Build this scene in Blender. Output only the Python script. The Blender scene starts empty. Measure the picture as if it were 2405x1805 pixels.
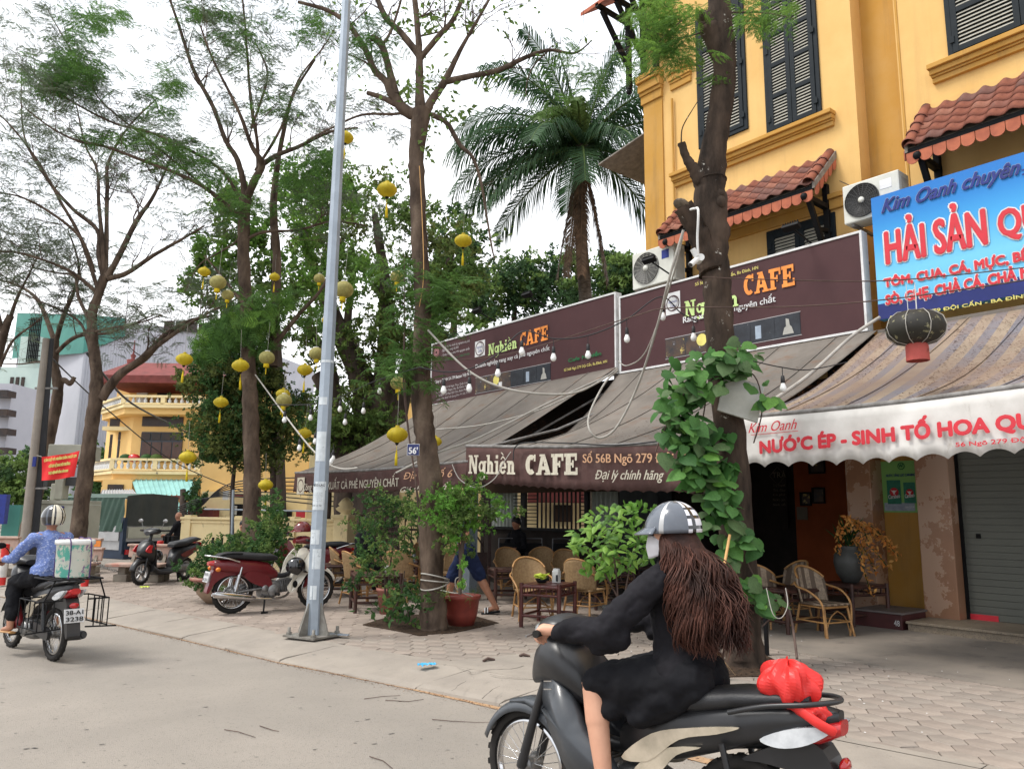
import bpy,math,random
import numpy as np
from math import sin,cos,pi,radians,atan,sqrt
from mathutils import Vector,Matrix,Euler,noise
sc = bpy.context.scene
COL = sc.collection
RNG = random.Random(7)
NR = np.random.default_rng(11)
# ------------------------------------------------------------------ camera
FPX,AZ,PIT,ROLL,EYE = 1800.0,radians(39.6),atan(300 / 1800.0),radians(.7),1.5
cF = Vector((cos(PIT) * sin(AZ),cos(PIT) * cos(AZ),sin(PIT)))
_R0 = Vector((cos(AZ),-sin(AZ),0)); _U0 = Vector((-sin(PIT) * sin(AZ),-sin(PIT) * cos(AZ),cos(PIT)))
cR = _R0 * cos(ROLL) + _U0 * sin(ROLL); cU = _U0 * cos(ROLL) - _R0 * sin(ROLL)
cam = bpy.data.objects.new("camera",bpy.data.cameras.new("camera"))
COL.objects.link(cam)
cam.matrix_world = Matrix(((cR.x,cU.x,-cF.x,0),(cR.y,cU.y,-cF.y,0),(cR.z,cU.z,-cF.z,EYE),(0,0,0,1)))
cam.data.sensor_width = 36; cam.data.lens = 36 * FPX / 2405.0
cam.data.clip_start = .05; cam.data.clip_end = 900
sc.camera = cam
# ------------------------------------------------------------------ light
SUN_EL,SUN_AZ = radians(58),radians(-60)      # soft overcast daylight from behind-left of the camera
world = bpy.data.worlds.new("World"); sc.world = world; world.use_nodes = True
wn = world.node_tree.nodes; wl = world.node_tree.links
bg = wn["Background"]
sky = wn.new("ShaderNodeTexSky"); sky.sky_type = 'NISHITA'; sky.sun_disc = False
sky.sun_elevation = SUN_EL; sky.sun_rotation = SUN_AZ
sky.air_density = 1.6; sky.dust_density = 6.0; sky.ozone_density = 1.0
hs = wn.new("ShaderNodeHueSaturation"); hs.inputs['Saturation'].default_value = .18; hs.inputs['Value'].default_value = 1.0
tc = wn.new("ShaderNodeTexCoord"); ns = wn.new("ShaderNodeTexNoise"); ns.inputs['Scale'].default_value = 1.6; ns.inputs['Detail'].default_value = 5
mp = wn.new("ShaderNodeMapping"); mp.inputs['Scale'].default_value = (1,1,2.6)
rp = wn.new("ShaderNodeValToRGB"); rp.color_ramp.elements[0].position = .35; rp.color_ramp.elements[0].color = (6.6,7.1,7.9,1)
rp.color_ramp.elements[1].position = .62; rp.color_ramp.elements[1].color = (8.7,8.8,9.0,1)
mx = wn.new("ShaderNodeMix"); mx.data_type = 'RGBA'; mx.inputs[0].default_value = .85
wl.new(tc.outputs['Generated'],mp.inputs[0]); wl.new(mp.outputs[0],ns.inputs['Vector']); wl.new(ns.outputs['Fac'],rp.inputs[0])
wl.new(sky.outputs[0],hs.inputs['Color']); wl.new(hs.outputs[0],mx.inputs[6]); wl.new(rp.outputs[0],mx.inputs[7])
wl.new(mx.outputs[2],bg.inputs[0]); bg.inputs[1].default_value = .115
sun = bpy.data.objects.new("sun",bpy.data.lights.new("sun",'SUN')); COL.objects.link(sun)
sun.data.energy = 1.6; sun.data.angle = radians(16); sun.data.color = (1,.955,.89)
_sd = Vector((cos(SUN_EL) * sin(SUN_AZ),cos(SUN_EL) * cos(SUN_AZ),sin(SUN_EL)))
sun.rotation_euler = (-_sd).to_track_quat('-Z','Y').to_euler()
sc.view_settings.view_transform = 'Standard'; sc.view_settings.look = 'None'
sc.view_settings.exposure = .9; sc.view_settings.gamma = 1; sc.view_settings.use_curve_mapping = False
sc.render.engine = 'CYCLES'
sc.cycles.max_bounces = 6; sc.cycles.diffuse_bounces = 3; sc.cycles.transparent_max_bounces = 8
sc.cycles.use_denoising = True
# ------------------------------------------------------------------ from a photo pixel to a place in the street
def ray(px,py): return cF + cR * ((px - 1202.5) / FPX) - cU * ((py - 902.5) / FPX)
def PZ(px,py,z=0.):
 d = ray(px,py); t = (z - EYE) / d.z; return Vector((d.x * t,d.y * t,z))
def PX(px,py,X):
 d = ray(px,py); t = X / d.x; return Vector((X,d.y * t,EYE + d.z * t))
def PY(px,py,Y):
 d = ray(px,py); t = Y / d.y; return Vector((d.x * t,Y,EYE + d.z * t))
def PD(px,py,D):
 """point at horizontal forward distance D"""
 d = ray(px,py); t = D / (d.x * sin(AZ) + d.y * cos(AZ)); return Vector((d.x * t,d.y * t,EYE + d.z * t))
VIEW = Matrix.Rotation(-AZ,4,'Z')       # frame turned square to the view, for the houses down the street
# ------------------------------------------------------------------ mesh builder
class MB:
 def __init__(s,M=None):
  s.v = []; s.f = []; s.mi = []; s.sm = []; s.M = M; s.k = 0
 def add(s,vs,fs,smooth=False):
  b = len(s.v)
  if s.M is not None: vs = [s.M @ Vector(q) for q in vs]
  s.v += [tuple(q) for q in vs]
  for f in fs: s.f.append(tuple(i + b for i in f)); s.mi.append(s.k); s.sm.append(smooth)
  return s
 def box(s,c,d,rz=0,R=None):
  x,y,z = d[0] / 2,d[1] / 2,d[2] / 2
  vs = [Vector(q) for q in ((-x,-y,-z),(x,-y,-z),(x,y,-z),(-x,y,-z),(-x,-y,z),(x,-y,z),(x,y,z),(-x,y,z))]
  m = R if R is not None else (Matrix.Rotation(rz,3,'Z') if rz else None)
  if m is not None: vs = [m @ q for q in vs]
  c = Vector(c)
  return s.add([q + c for q in vs],[(0,3,2,1),(4,5,6,7),(0,1,5,4),(1,2,6,5),(2,3,7,6),(3,0,4,7)])
 def bb(s,a,b):
  return s.box([(a[i] + b[i]) / 2 for i in range(3)],[abs(a[i] - b[i]) for i in range(3)])
 def bar(s,p,q,w,h,up=(0,0,1)):
  p,q = Vector(p),Vector(q); x = (q - p); L = x.length; x.normalize()
  y = Vector(up).cross(x)
  if y.length < 1e-4: y = Vector((0,1,0)).cross(x)
  y.normalize(); z = x.cross(y)
  return s.box((p + q) / 2,(L,w,h),R=Matrix((x,y,z)).transposed())
 def tube(s,pts,r,n=8,cap=True,smooth=True,squash=None):
  pts = [Vector(p) for p in pts]; N = len(pts)
  rs = [r] * N if not hasattr(r,'__len__') else list(r)
  t = [(pts[min(i + 1,N - 1)] - pts[max(i - 1,0)]) for i in range(N)]
  t = [q.normalized() if q.length > 1e-9 else Vector((0,0,1)) for q in t]
  a = Vector((0,0,1)) if abs(t[0].z) < .9 else Vector((1,0,0))
  nrm = (a - t[0] * a.dot(t[0])).normalized(); vs = []
  for i in range(N):
   nrm = nrm - t[i] * nrm.dot(t[i])
   nrm = nrm.normalized() if nrm.length > 1e-6 else t[i].orthogonal().normalized()
   b = t[i].cross(nrm)
   for k in range(n):
    an = 2 * pi * k / n
    vs.append(pts[i] + (nrm * cos(an) + b * sin(an) * (squash or 1)) * rs[i])
  fs = [(i * n + k,i * n + (k + 1) % n,(i + 1) * n + (k + 1) % n,(i + 1) * n + k) for i in range(N - 1) for k in range(n)]
  s.add(vs,fs,smooth)
  if cap: s.add(vs[:n][::-1],[tuple(range(n))]); s.add(vs[-n:],[tuple(range(n))])
  return s
 def lathe(s,prof,c=(0,0,0),n=24,A=None,rib=None,smooth=True,arc=1.0):
  c = Vector(c); vs = []; m = len(prof)
  cl = arc >= 1; nn = n if cl else n + 1
  for r,z in prof:
   for k in range(nn):
    a = 2 * pi * arc * k / n; rr = r * (rib(a) if rib else 1)
    q = Vector((rr * cos(a),rr * sin(a),z))
    if A is not None: q = A @ q
    vs.append(q + c)
  fs = [(i * nn + k,i * nn + (k + 1) % nn,(i + 1) * nn + (k + 1) % nn,(i + 1) * nn + k) for i in range(m - 1) for k in range(n)]
  return s.add(vs,fs,smooth)
 def prism(s,out,O,X,Y,t,smooth=False):
  """outline in the X/Y plane at O, thickened by t along X x Y (centred)"""
  O,X,Y = Vector(O),Vector(X),Vector(Y); Z = X.cross(Y).normalized() * (t / 2); n = len(out)
  a = [O + X * p[0] + Y * p[1] for p in out]
  s.add([q - Z for q in a] + [q + Z for q in a],[tuple(range(n))[::-1],tuple(range(n,2 * n))] + [(i,(i + 1) % n,n + (i + 1) % n,n + i) for i in range(n)],smooth)
  return s
 def loft(s,secs,n=16,e=2.4,smooth=True):
  """sections (x, y, z, half width, half height[, tilt]) strung along x, superellipse rings"""
  vs = []
  for q in secs:
   x,y,z,w,h = q[:5]; tl = q[5] if len(q) > 5 else 0
   for k in range(n):
    a = 2 * pi * k / n; ca,sa = cos(a),sin(a)
    yy = w * math.copysign(abs(ca) ** (2 / e),ca); zz = h * math.copysign(abs(sa) ** (2 / e),sa)
    vs.append((x - zz * sin(tl),y + yy,z + zz * cos(tl)))
  m = len(secs)
  fs = [(i * n + k,(i + 1) * n + k,(i + 1) * n + (k + 1) % n,i * n + (k + 1) % n) for i in range(m - 1) for k in range(n)]
  s.add(vs,fs,smooth); s.add(vs[:n],[tuple(range(n))],smooth); s.add(vs[-n:][::-1],[tuple(range(n))],smooth)
  return s
 def grid(s,fn,nu,nv,smooth=True):
  vs = [fn(i / nu,j / nv) for j in range(nv + 1) for i in range(nu + 1)]
  return s.add(vs,[(j * (nu + 1) + i,j * (nu + 1) + i + 1,(j + 1) * (nu + 1) + i + 1,(j + 1) * (nu + 1) + i) for j in range(nv) for i in range(nu)],smooth)
 def ball(s,c,r,n=14,m=9,A=None):
  r = (r,r,r) if not hasattr(r,'__len__') else r; c = Vector(c); vs = []
  for i in range(m + 1):
   ph = pi * i / m
   for k in range(n):
    a = 2 * pi * k / n; q = Vector((r[0] * sin(ph) * cos(a),r[1] * sin(ph) * sin(a),r[2] * cos(ph)))
    vs.append(c + (A @ q if A is not None else q))
  return s.add(vs,[(i * n + k,(i + 1) * n + k,(i + 1) * n + (k + 1) % n,i * n + (k + 1) % n) for i in range(m) for k in range(n)],True)
 def torus(s,c,R,r,A=None,n=32,m=10,flat=1.0):
  vs = []; c = Vector(c)
  for i in range(n):
   a = 2 * pi * i / n
   for k in range(m):
    b = 2 * pi * k / m; q = Vector(((R + r * cos(b)) * cos(a),(R + r * cos(b)) * sin(a),r * flat * sin(b)))
    vs.append(c + (A @ q if A is not None else q))
  return s.add(vs,[(i * m + k,((i + 1) % n) * m + k,((i + 1) % n) * m + (k + 1) % m,i * m + (k + 1) % m) for i in range(n) for k in range(m)],True)
 def build(s,name,mats,parent=None,world=True,bev=0,**tags):
  me = bpy.data.meshes.new(name)
  off = Vector((0,0,0))
  if parent is not None and world:
   p = parent
   while p: off += p.location; p = p.parent
  me.from_pydata([(q[0] - off.x,q[1] - off.y,q[2] - off.z) for q in s.v],[],s.f)
  mats = mats if isinstance(mats,(list,tuple)) else [mats]
  for m in mats: me.materials.append(m)
  me.polygons.foreach_set('material_index',s.mi); me.polygons.foreach_set('use_smooth',s.sm)
  me.update()
  return link(name,me,parent,bev,**tags)
def link(name,me,parent=None,bev=0,label=None,cat=None,group=None,kind=None):
 o = bpy.data.objects.new(name,me); COL.objects.link(o)
 if parent is not None: o.parent = parent
 if bev:
  b = o.modifiers.new("bevel",'BEVEL'); b.width = bev; b.segments = 2; b.limit_method = 'ANGLE'; b.angle_limit = radians(50)
 return tag(o,label,cat,group,kind)
def tag(o,label=None,cat=None,group=None,kind=None):
 if label: o['label'] = label
 if cat: o['category'] = cat
 if group: o['group'] = group
 if kind: o['kind'] = kind
 return o
def thing(name,label,cat,loc=(0,0,0),rz=0,group=None):
 o = bpy.data.objects.new(name,None); COL.objects.link(o); o.location = loc; o.rotation_euler = (0,0,rz)
 o.empty_display_size = .1
 return tag(o,label,cat,group)
def kids(o): return [c for c in KID.get(o.name,[])] if o.name in KID else list(o.children)
KID = {}
def dup(o,loc=None,rz=None,label=None,parent=None,scale=None,group=None):
 c = o.copy(); COL.objects.link(c)
 if parent is not None: c.parent = parent
 if loc is not None: c.location = loc
 if rz is not None: c.rotation_euler = (0,0,rz)
 if scale is not None: c.scale = (scale,) * 3
 if label: c['label'] = label
 if group: c['group'] = group
 for ch in list(o.children): dup(ch,parent=c)
 return c
# ------------------------------------------------------------------ materials
def srgb(h):
 h = h.lstrip('#'); return tuple(((int(h[i:i + 2],16) / 255) ** 2.2) for i in (0,2,4))
def mat(name,c,rough=.6,c2=None,scale=4,det=6,bump=0,bs=60,metal=0,spec=.4,trans=0,island=0,rot=None,lo=.35,hi=.65,coat=0,stretch=None,alpha=1,glass=0):
 m = bpy.data.materials.new(name); m.use_nodes = True; nt = m.node_tree; N = nt.nodes; L = nt.links
 b = N["Principled BSDF"]; b.inputs['Roughness'].default_value = rough; b.inputs['Metallic'].default_value = metal
 b.inputs['Specular IOR Level'].default_value = spec; b.inputs['Coat Weight'].default_value = coat
 if glass: b.inputs['Transmission Weight'].default_value = glass
 if rough >= .8: b.inputs['Specular IOR Level'].default_value = min(spec,.12)
 c = tuple(c); c2 = c2 or tuple(x * .72 for x in c)
 t = N.new("ShaderNodeTexCoord"); src = t.outputs['Object']
 if stretch:
  q = N.new("ShaderNodeMapping"); q.inputs['Scale'].default_value = stretch; L.new(src,q.inputs[0]); src = q.outputs[0]
 n = N.new("ShaderNodeTexNoise"); n.inputs['Scale'].default_value = scale; n.inputs['Detail'].default_value = det; n.inputs['Roughness'].default_value = .62
 L.new(src,n.inputs['Vector'])
 r = N.new("ShaderNodeValToRGB"); e = r.color_ramp.elements; e[0].position = lo; e[1].position = hi; e[0].color = (*c2,1); e[1].color = (*c,1)
 L.new(n.outputs['Fac'],r.inputs[0]); out = r.outputs[0]
 if island:
  g = N.new("ShaderNodeNewGeometry"); h = N.new("ShaderNodeHueSaturation"); mr = N.new("ShaderNodeMapRange")
  mr.inputs[3].default_value = 1 - island; mr.inputs[4].default_value = 1 + island
  L.new(g.outputs['Random Per Island'],mr.inputs[0]); L.new(mr.outputs[0],h.inputs['Value']); L.new(out,h.inputs['Color']); out = h.outputs[0]
 L.new(out,b.inputs['Base Color'])
 if bump:
  n2 = N.new("ShaderNodeTexNoise"); n2.inputs['Scale'].default_value = bs; n2.inputs['Detail'].default_value = 4; L.new(src,n2.inputs['Vector'])
  bp = N.new("ShaderNodeBump"); bp.inputs['Strength'].default_value = bump; bp.inputs['Distance'].default_value = .01
  L.new(n2.outputs['Fac'],bp.inputs['Height']); L.new(bp.outputs[0],b.inputs['Normal'])
 if trans:
  tb = N.new("ShaderNodeBsdfTranslucent"); L.new(out,tb.inputs[0]); ms = N.new("ShaderNodeMixShader"); ms.inputs[0].default_value = trans
  o = N["Material Output"]; L.new(b.outputs[0],ms.inputs[1]); L.new(tb.outputs[0],ms.inputs[2]); L.new(ms.outputs[0],o.inputs[0])
 return m
def layer(m,c,scale=3,lo=.5,hi=.6,det=8,stretch=None,amount=1.0):
 """a second colour (stain, lichen, dirt) over a material, through a noise mask"""
 nt = m.node_tree; N = nt.nodes; L = nt.links; b = N["Principled BSDF"]; old = b.inputs['Base Color'].links[0].from_socket
 t = N.new("ShaderNodeTexCoord"); src = t.outputs['Object']
 q = N.new("ShaderNodeMapping"); q.inputs['Scale'].default_value = stretch or (1,1,1); q.inputs['Location'].default_value = (3.1,7.7,1.3); L.new(src,q.inputs[0])
 n = N.new("ShaderNodeTexNoise"); n.inputs['Scale'].default_value = scale; n.inputs['Detail'].default_value = det; n.inputs['Roughness'].default_value = .7
 L.new(q.outputs[0],n.inputs['Vector'])
 r = N.new("ShaderNodeMapRange"); r.inputs[1].default_value = lo; r.inputs[2].default_value = hi; r.inputs[4].default_value = amount
 L.new(n.outputs['Fac'],r.inputs[0]); mi = N.new("ShaderNodeMix"); mi.data_type = 'RGBA'; mi.inputs[7].default_value = (*c,1)
 L.new(r.outputs[0],mi.inputs[0]); L.new(old,mi.inputs[6]); L.new(mi.outputs[2],b.inputs['Base Color'])
 for lk in list(nt.links):
  if lk.from_socket == old and lk.to_node.type == 'BSDF_TRANSLUCENT': L.new(mi.outputs[2],lk.to_socket)
 return m
M = {}
M['asphalt'] = layer(layer(mat('asphalt',(.315,.282,.245),.88,(.265,.24,.21),.8,det=9,bump=.8,bs=160),(.235,.215,.19),.35,.5,.7,det=3,amount=.5),(.16,.145,.13),75,.56,.66)
M['sand'] = mat('sand_dust',(.42,.27,.15),.95,(.3,.2,.13),25,bump=.4,bs=90)
M['concrete'] = layer(mat('concrete',(.31,.275,.235),.9,(.25,.222,.192),2.2,bump=.4,bs=70),(.15,.14,.125),9,.62,.7,amount=.7)
M['mortar'] = mat('mortar',(.13,.11,.095),.95,(.08,.07,.06),8)
M['paver'] = layer(mat('paver',(.285,.225,.19),.88,(.215,.18,.155),3.3,bump=.4,bs=90),(.145,.125,.11),.9,.55,.72,amount=.75)
M['soil'] = mat('soil',(.075,.048,.032),.95,(.03,.022,.017),20,bump=1,bs=60)
M['yellow'] = layer(mat('yellow_plaster',(.72,.47,.185),.85,(.66,.41,.15),1.2,bump=.12,bs=40),(.50,.31,.13),2.4,.52,.78,det=10,stretch=(1,1.4,.10),amount=.55)
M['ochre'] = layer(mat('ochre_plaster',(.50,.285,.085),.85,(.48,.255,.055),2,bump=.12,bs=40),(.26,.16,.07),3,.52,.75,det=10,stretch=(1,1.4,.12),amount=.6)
M['cream'] = layer(mat('cream_plaster',(.78,.64,.36),.88,(.68,.55,.31),1.5,bump=.2,bs=30),(.22,.18,.13),2.3,.62,.68,stretch=(1.5,1.5,.6))
M['farcream'] = layer(mat('far_cream',(.80,.54,.22),.85,(.72,.47,.19),1),(.5,.36,.2),1.2,.6,.8,amount=.5)
M['shutter'] = mat('shutter_paint',(.010,.015,.019),.6,(.015,.02,.024),9,spec=.15)
M['louvre'] = mat('louvre_slats',(.44,.42,.36),.6,(.34,.33,.28),12)
M['tile'] = layer(mat('roof_tile',(.26,.095,.06),.8,(.16,.06,.045),9,bump=.4,bs=50,island=.22),(.05,.035,.03),5,.50,.66)
M['scallop'] = mat('scallop_tile',(.46,.15,.085),.8,(.33,.105,.065),6,island=.12)
M['ridgecap'] = mat('ridge_cement',(.28,.25,.22),.9,(.18,.16,.14),9)
M['black'] = mat('black_metal',(.009,.009,.010),.6,spec=.15)
M['signbrown'] = layer(mat('sign_vinyl',(.072,.031,.033),.5,(.06,.026,.028),1.2,spec=.2),(.085,.042,.042),2,.5,.8,amount=.5)
M['signwhite'] = mat('sign_frame',(.72,.72,.72),.4,(.55,.55,.54),5)
M['signblue'] = None
M['navy'] = mat('navy_band',(.012,.022,.16),.4)
M['awning'] = layer(layer(mat('awning_canvas',(.195,.172,.15),.9,(.135,.12,.105),1.5,bump=.25,bs=25),(.17,.105,.072),4.5,.55,.66,det=14,stretch=(1,.5,1),amount=.65),(.11,.09,.075),5,.6,.75,amount=.6)
M['valance'] = layer(mat('brown_valance',(.115,.064,.058),.85,(.085,.05,.046),3),(.19,.13,.115),2.6,.52,.75,amount=.6)
M['whitecanvas'] = layer(mat('white_canvas',(.68,.66,.63),.8,(.54,.52,.49),2.5),(.26,.22,.18),5,.6,.72,stretch=(1,1,.5),amount=.75)
M['rail'] = mat('awning_rail',(.26,.25,.24),.6,(.13,.12,.11),9)
M['txtcream'] = layer(mat('faded_lettering',(.66,.62,.50),.7,(.55,.5,.4),12),(.2,.14,.11),14,.62,.68)
M['txtwhite'] = mat('white_lettering',(.75,.75,.75),.6)
M['txtdull'] = mat('dull_white_lettering',(.52,.5,.5),.6)
M['txtlime'] = mat('lime_lettering',(.60,.78,.30),.6)
M['txtorange'] = mat('orange_lettering',(.90,.30,.055),.6)
M['txtpeach'] = layer(mat('peach_lettering',(.72,.42,.24),.7,(.6,.34,.2),12),(.25,.15,.12),14,.62,.68)
M['txtgreen'] = mat('green_lettering',(.012,.16,.05),.6)
M['txtred'] = mat('red_lettering',(.62,.028,.045),.6,(.52,.03,.045),9)
M['txtyellow'] = mat('yellow_lettering',(.75,.66,.18),.6)
M['txtnavy'] = mat('navy_lettering',(.015,.03,.22),.6)
M['txtblack'] = mat('black_lettering',(.02,.02,.02),.6)
M['bark'] = layer(layer(mat('bark',(.145,.105,.078),.92,(.045,.032,.025),5,bump=1.0,bs=28,stretch=(1,1,.35)),(.21,.165,.12),2.6,.55,.70,amount=.6),(.36,.35,.31),16,.71,.74)
M['bark2'] = layer(mat('bark_dark',(.085,.06,.045),.92,(.022,.017,.014),5,bump=1.0,bs=28,stretch=(1,1,.35)),(.45,.43,.38),8,.645,.67)
M['barkfar'] = mat('bark_far',(.10,.075,.06),.95,(.045,.035,.03),4,bump=.6,bs=20,stretch=(1,1,.3))
M['twig'] = mat('twig',(.13,.09,.075),.9,(.075,.052,.045),4)
M['cutwood'] = mat('cut_wood',(.20,.16,.12),.9,(.06,.05,.04),14)
def leafmat(n,c,c2,isl=.35,tr=.35): return mat(n,c,.6,c2,1.1,island=isl,trans=tr,spec=.18)
M['fern'] = leafmat('feathery_leaf',(.11,.21,.05),(.05,.12,.03),.4,.45)
M['fernlight'] = leafmat('feathery_leaf_light',(.17,.30,.05),(.085,.18,.045),.35,.5)
M['ferngrey'] = leafmat('feathery_leaf_grey',(.14,.175,.11),(.09,.12,.075),.35,.5)
M['leafdark'] = leafmat('leaf_dark',(.055,.11,.04),(.025,.055,.022),.5,.35)
M['leafmid'] = leafmat('leaf_mid',(.17,.25,.065),(.075,.135,.04),.45,.5)
M['leafolive'] = leafmat('leaf_olive',(.14,.165,.045),(.06,.085,.025),.5,.4)
M['leafbright'] = leafmat('leaf_bright',(.16,.34,.055),(.09,.22,.035),.3,.4)
M['vine'] = leafmat('vine_leaf',(.075,.20,.045),(.045,.13,.035),.25,.35)
M['shrub'] = leafmat('shrub_leaf',(.07,.15,.045),(.03,.075,.024),.4,.4)
M['palm'] = leafmat('palm_leaf',(.045,.10,.04),(.025,.06,.026),.3,.3)
M['palmyoung'] = leafmat('palm_leaf_young',(.15,.22,.07),(.09,.15,.05),.3,.4)
M['palmdry'] = leafmat('palm_leaf_dry',(.15,.095,.06),(.07,.045,.03),.3,.1)
M['palmtrunk'] = mat('palm_trunk',(.13,.11,.09),.95,(.05,.04,.033),6,bump=1,bs=14,stretch=(1,1,3))
M['galv'] = layer(mat('galvanised_steel',(.35,.40,.455),.5,(.27,.31,.355),3,metal=.35),(.20,.18,.16),6,.62,.7,stretch=(1,1,.3),amount=.6)
M['galvbase'] = mat('worn_steel_base',(.26,.25,.225),.7,(.15,.135,.115),9,metal=.3)
M['paper'] = layer(mat('paper_flyer',(.62,.66,.68),.8,(.5,.54,.56),12),(.25,.28,.3),20,.6,.7)
M['lantern'] = mat('yellow_silk',(.66,.53,.03),.6,(.48,.38,.02),5,trans=.4)
M['lanternold'] = mat('faded_lantern',(.42,.38,.13),.7,(.30,.27,.09),18,trans=.3,bump=.5,bs=60)
M['tassel'] = mat('yellow_tassel',(.74,.56,.03),.8)
M['whitebulb'] = mat('bulb_glass',(.80,.80,.78),.2,(.75,.75,.74),3,spec=.6)
M['cable'] = mat('black_cable',(.02,.02,.022),.6)
M['conduit'] = mat('grey_conduit',(.42,.40,.36),.6,(.30,.28,.25),5)
M['redwood'] = mat('red_stained_bamboo',(.115,.022,.018),.35,(.05,.014,.012),6,stretch=(3,3,1),coat=.3)
M['darkwood'] = mat('dark_stained_bamboo',(.07,.025,.018),.45,(.03,.013,.01),6,coat=.2)
M['rattan'] = mat('rattan_pole',(.46,.25,.09),.45,(.28,.14,.05),8,bump=.2,bs=20)
M['weave'] = None
M['terracotta'] = layer(mat('red_pot',(.25,.045,.03),.5,(.17,.033,.025),5,bump=.1),(.33,.14,.11),8,.6,.72,amount=.6)
M['pinkpot'] = mat('faded_pot',(.30,.12,.09),.7,(.22,.085,.065),5)
M['clay'] = mat('clay_bowl',(.34,.25,.17),.75,(.25,.17,.12),5)
M['ac'] = mat('ac_casing',(.62,.62,.56),.5,(.52,.52,.47),3)
M['acgrill'] = mat('ac_grille',(.06,.06,.06),.5)
M['acgrill2'] = mat('ac_grille_pale',(.45,.44,.4),.5)
M['marble'] = layer(mat('brown_marble',(.31,.165,.095),.25,(.235,.12,.07),2.5,lo=.2,hi=.8),(.48,.34,.25),1.7,.498,.502,det=14,amount=.5)
M['shutterdoor'] = mat('grey_roller_door',(.12,.125,.105),.5,(.10,.104,.09),2)
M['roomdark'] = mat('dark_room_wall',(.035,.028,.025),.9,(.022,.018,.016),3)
M['roomorange'] = mat('orange_room_wall',(.34,.085,.03),.85,(.24,.06,.022),1.5)
M['roomfloor'] = mat('cafe_floor',(.16,.14,.12),.7,(.11,.10,.085),3)
M['corrugated'] = mat('corrugated_sheet',(.36,.40,.36),.5,(.28,.31,.28),3,metal=.2)
M['tealroof'] = mat('teal_roof_sheet',(.26,.50,.47),.5,(.20,.40,.38),2)
M['redroof'] = mat('red_roof_sheet',(.21,.06,.055),.8,(.14,.045,.04),3)
M['greywall'] = mat('grey_cladding',(.46,.46,.50),.8,(.41,.41,.45),.4)
M['greenmesh'] = mat('green_cladding',(.06,.22,.18),.7,(.045,.18,.15),.6)
M['palegreen'] = mat('pale_green_render',(.50,.60,.55),.8,(.44,.54,.5),.6)
M['tarp'] = mat('green_tarpaulin',(.032,.075,.052),.6,(.022,.055,.038),2,bump=.3,bs=5)
M['tarpdark'] = mat('dark_tarpaulin',(.05,.055,.05),.7,(.035,.04,.036),3)
M['truckblue'] = mat('dark_blue_steel',(.012,.028,.06),.5)
M['alu'] = mat('aluminium_panel',(.44,.44,.44),.5,(.36,.36,.36),4,metal=.4)
M['glassdark'] = mat('dark_window',(.028,.022,.02),.25,(.05,.03,.02),1.5,spec=.3)
M['kiosk'] = mat('kiosk_metal',(.46,.46,.38),.6,(.38,.38,.31),2)
M['banner'] = mat('red_banner',(.80,.02,.02),.6,(.66,.018,.018),2)
M['bench'] = layer(mat('bench_terrazzo',(.48,.34,.27),.7,(.36,.25,.2),8),(.42,.13,.09),3,.55,.6,amount=.6)
M['benchstone'] = mat('bench_stone',(.30,.27,.22),.85,(.2,.17,.14),6)
M['bollardred'] = mat('bollard_red',(.62,.03,.025),.5)
M['bollardwhite'] = mat('bollard_white',(.68,.66,.62),.6,(.5,.48,.45),6)
M['skin'] = mat('skin',(.60,.33,.22),.5,(.52,.27,.18),6,spec=.3)
M['skintan'] = mat('skin_tan',(.40,.19,.115),.5,(.33,.155,.095),6,spec=.3)
M['hair'] = mat('brown_hair',(.06,.024,.016),.6,(.022,.010,.008),6,spec=.2,bump=.8,bs=40)
M['hairblack'] = mat('black_hair',(.01,.009,.009),.5)
M['blackcloth'] = mat('black_cloth',(.013,.013,.015),.85,(.008,.008,.010),9,bump=.3,bs=25,spec=.2)
M['blackjacket'] = mat('black_jacket',(.016,.015,.018),.8,(.010,.0095,.0115),5,bump=.5,bs=14,spec=.25)
M['blueshirt'] = layer(mat('blue_shirt',(.17,.23,.47),.85,(.12,.17,.37),4,bump=.4,bs=14),(.5,.54,.68),40,.61,.63,det=1,stretch=(1,1,2.8),amount=.7)
M['tealshirt'] = mat('grey_teal_shirt',(.085,.115,.12),.9,(.065,.09,.095),4,bump=.3,bs=14)
M['navycloth'] = mat('navy_shorts',(.02,.03,.075),.9,(.014,.02,.05),5,bump=.3,bs=14)
M['mask'] = mat('white_mask',(.72,.70,.72),.9)
M['helmgrey'] = mat('helmet_grey',(.13,.15,.18),.2,(.09,.10,.12),3,coat=.5)
M['helmwhite'] = mat('helmet_white',(.75,.76,.8),.25,(.7,.7,.75),3,coat=.4)
M['helmblack'] = mat('helmet_black',(.012,.012,.014),.12,coat=.8)
M['helmred'] = mat('helmet_red',(.14,.012,.015),.25,(.10,.01,.012),3,coat=.5)
M['rubber'] = mat('tyre_rubber',(.022,.021,.02),.8,(.035,.032,.03),8)
M['chrome'] = mat('chrome',(.62,.62,.63),.16,(.5,.5,.5),6,metal=1)
M['steel'] = mat('engine_alloy',(.30,.30,.30),.42,(.16,.155,.15),14,metal=.7)
M['plasticblack'] = mat('black_plastic',(.02,.02,.022),.38,(.015,.015,.016),5,spec=.5)
M['plasticgrey'] = layer(mat('grey_plastic',(.052,.058,.066),.35,(.04,.045,.052),3,coat=.25),(.13,.12,.11),6,.55,.8,amount=.3)
M['seat'] = mat('seat_vinyl',(.014,.014,.016),.5,(.02,.02,.022),8,bump=.2,bs=120)
M['maroon'] = layer(mat('maroon_paint',(.15,.011,.015),.35,(.11,.009,.012),3,coat=.2),(.17,.11,.09),7,.58,.8,amount=.35)
M['red'] = mat('red_paint',(.55,.02,.025),.3,(.45,.02,.02),4,coat=.4)
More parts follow.
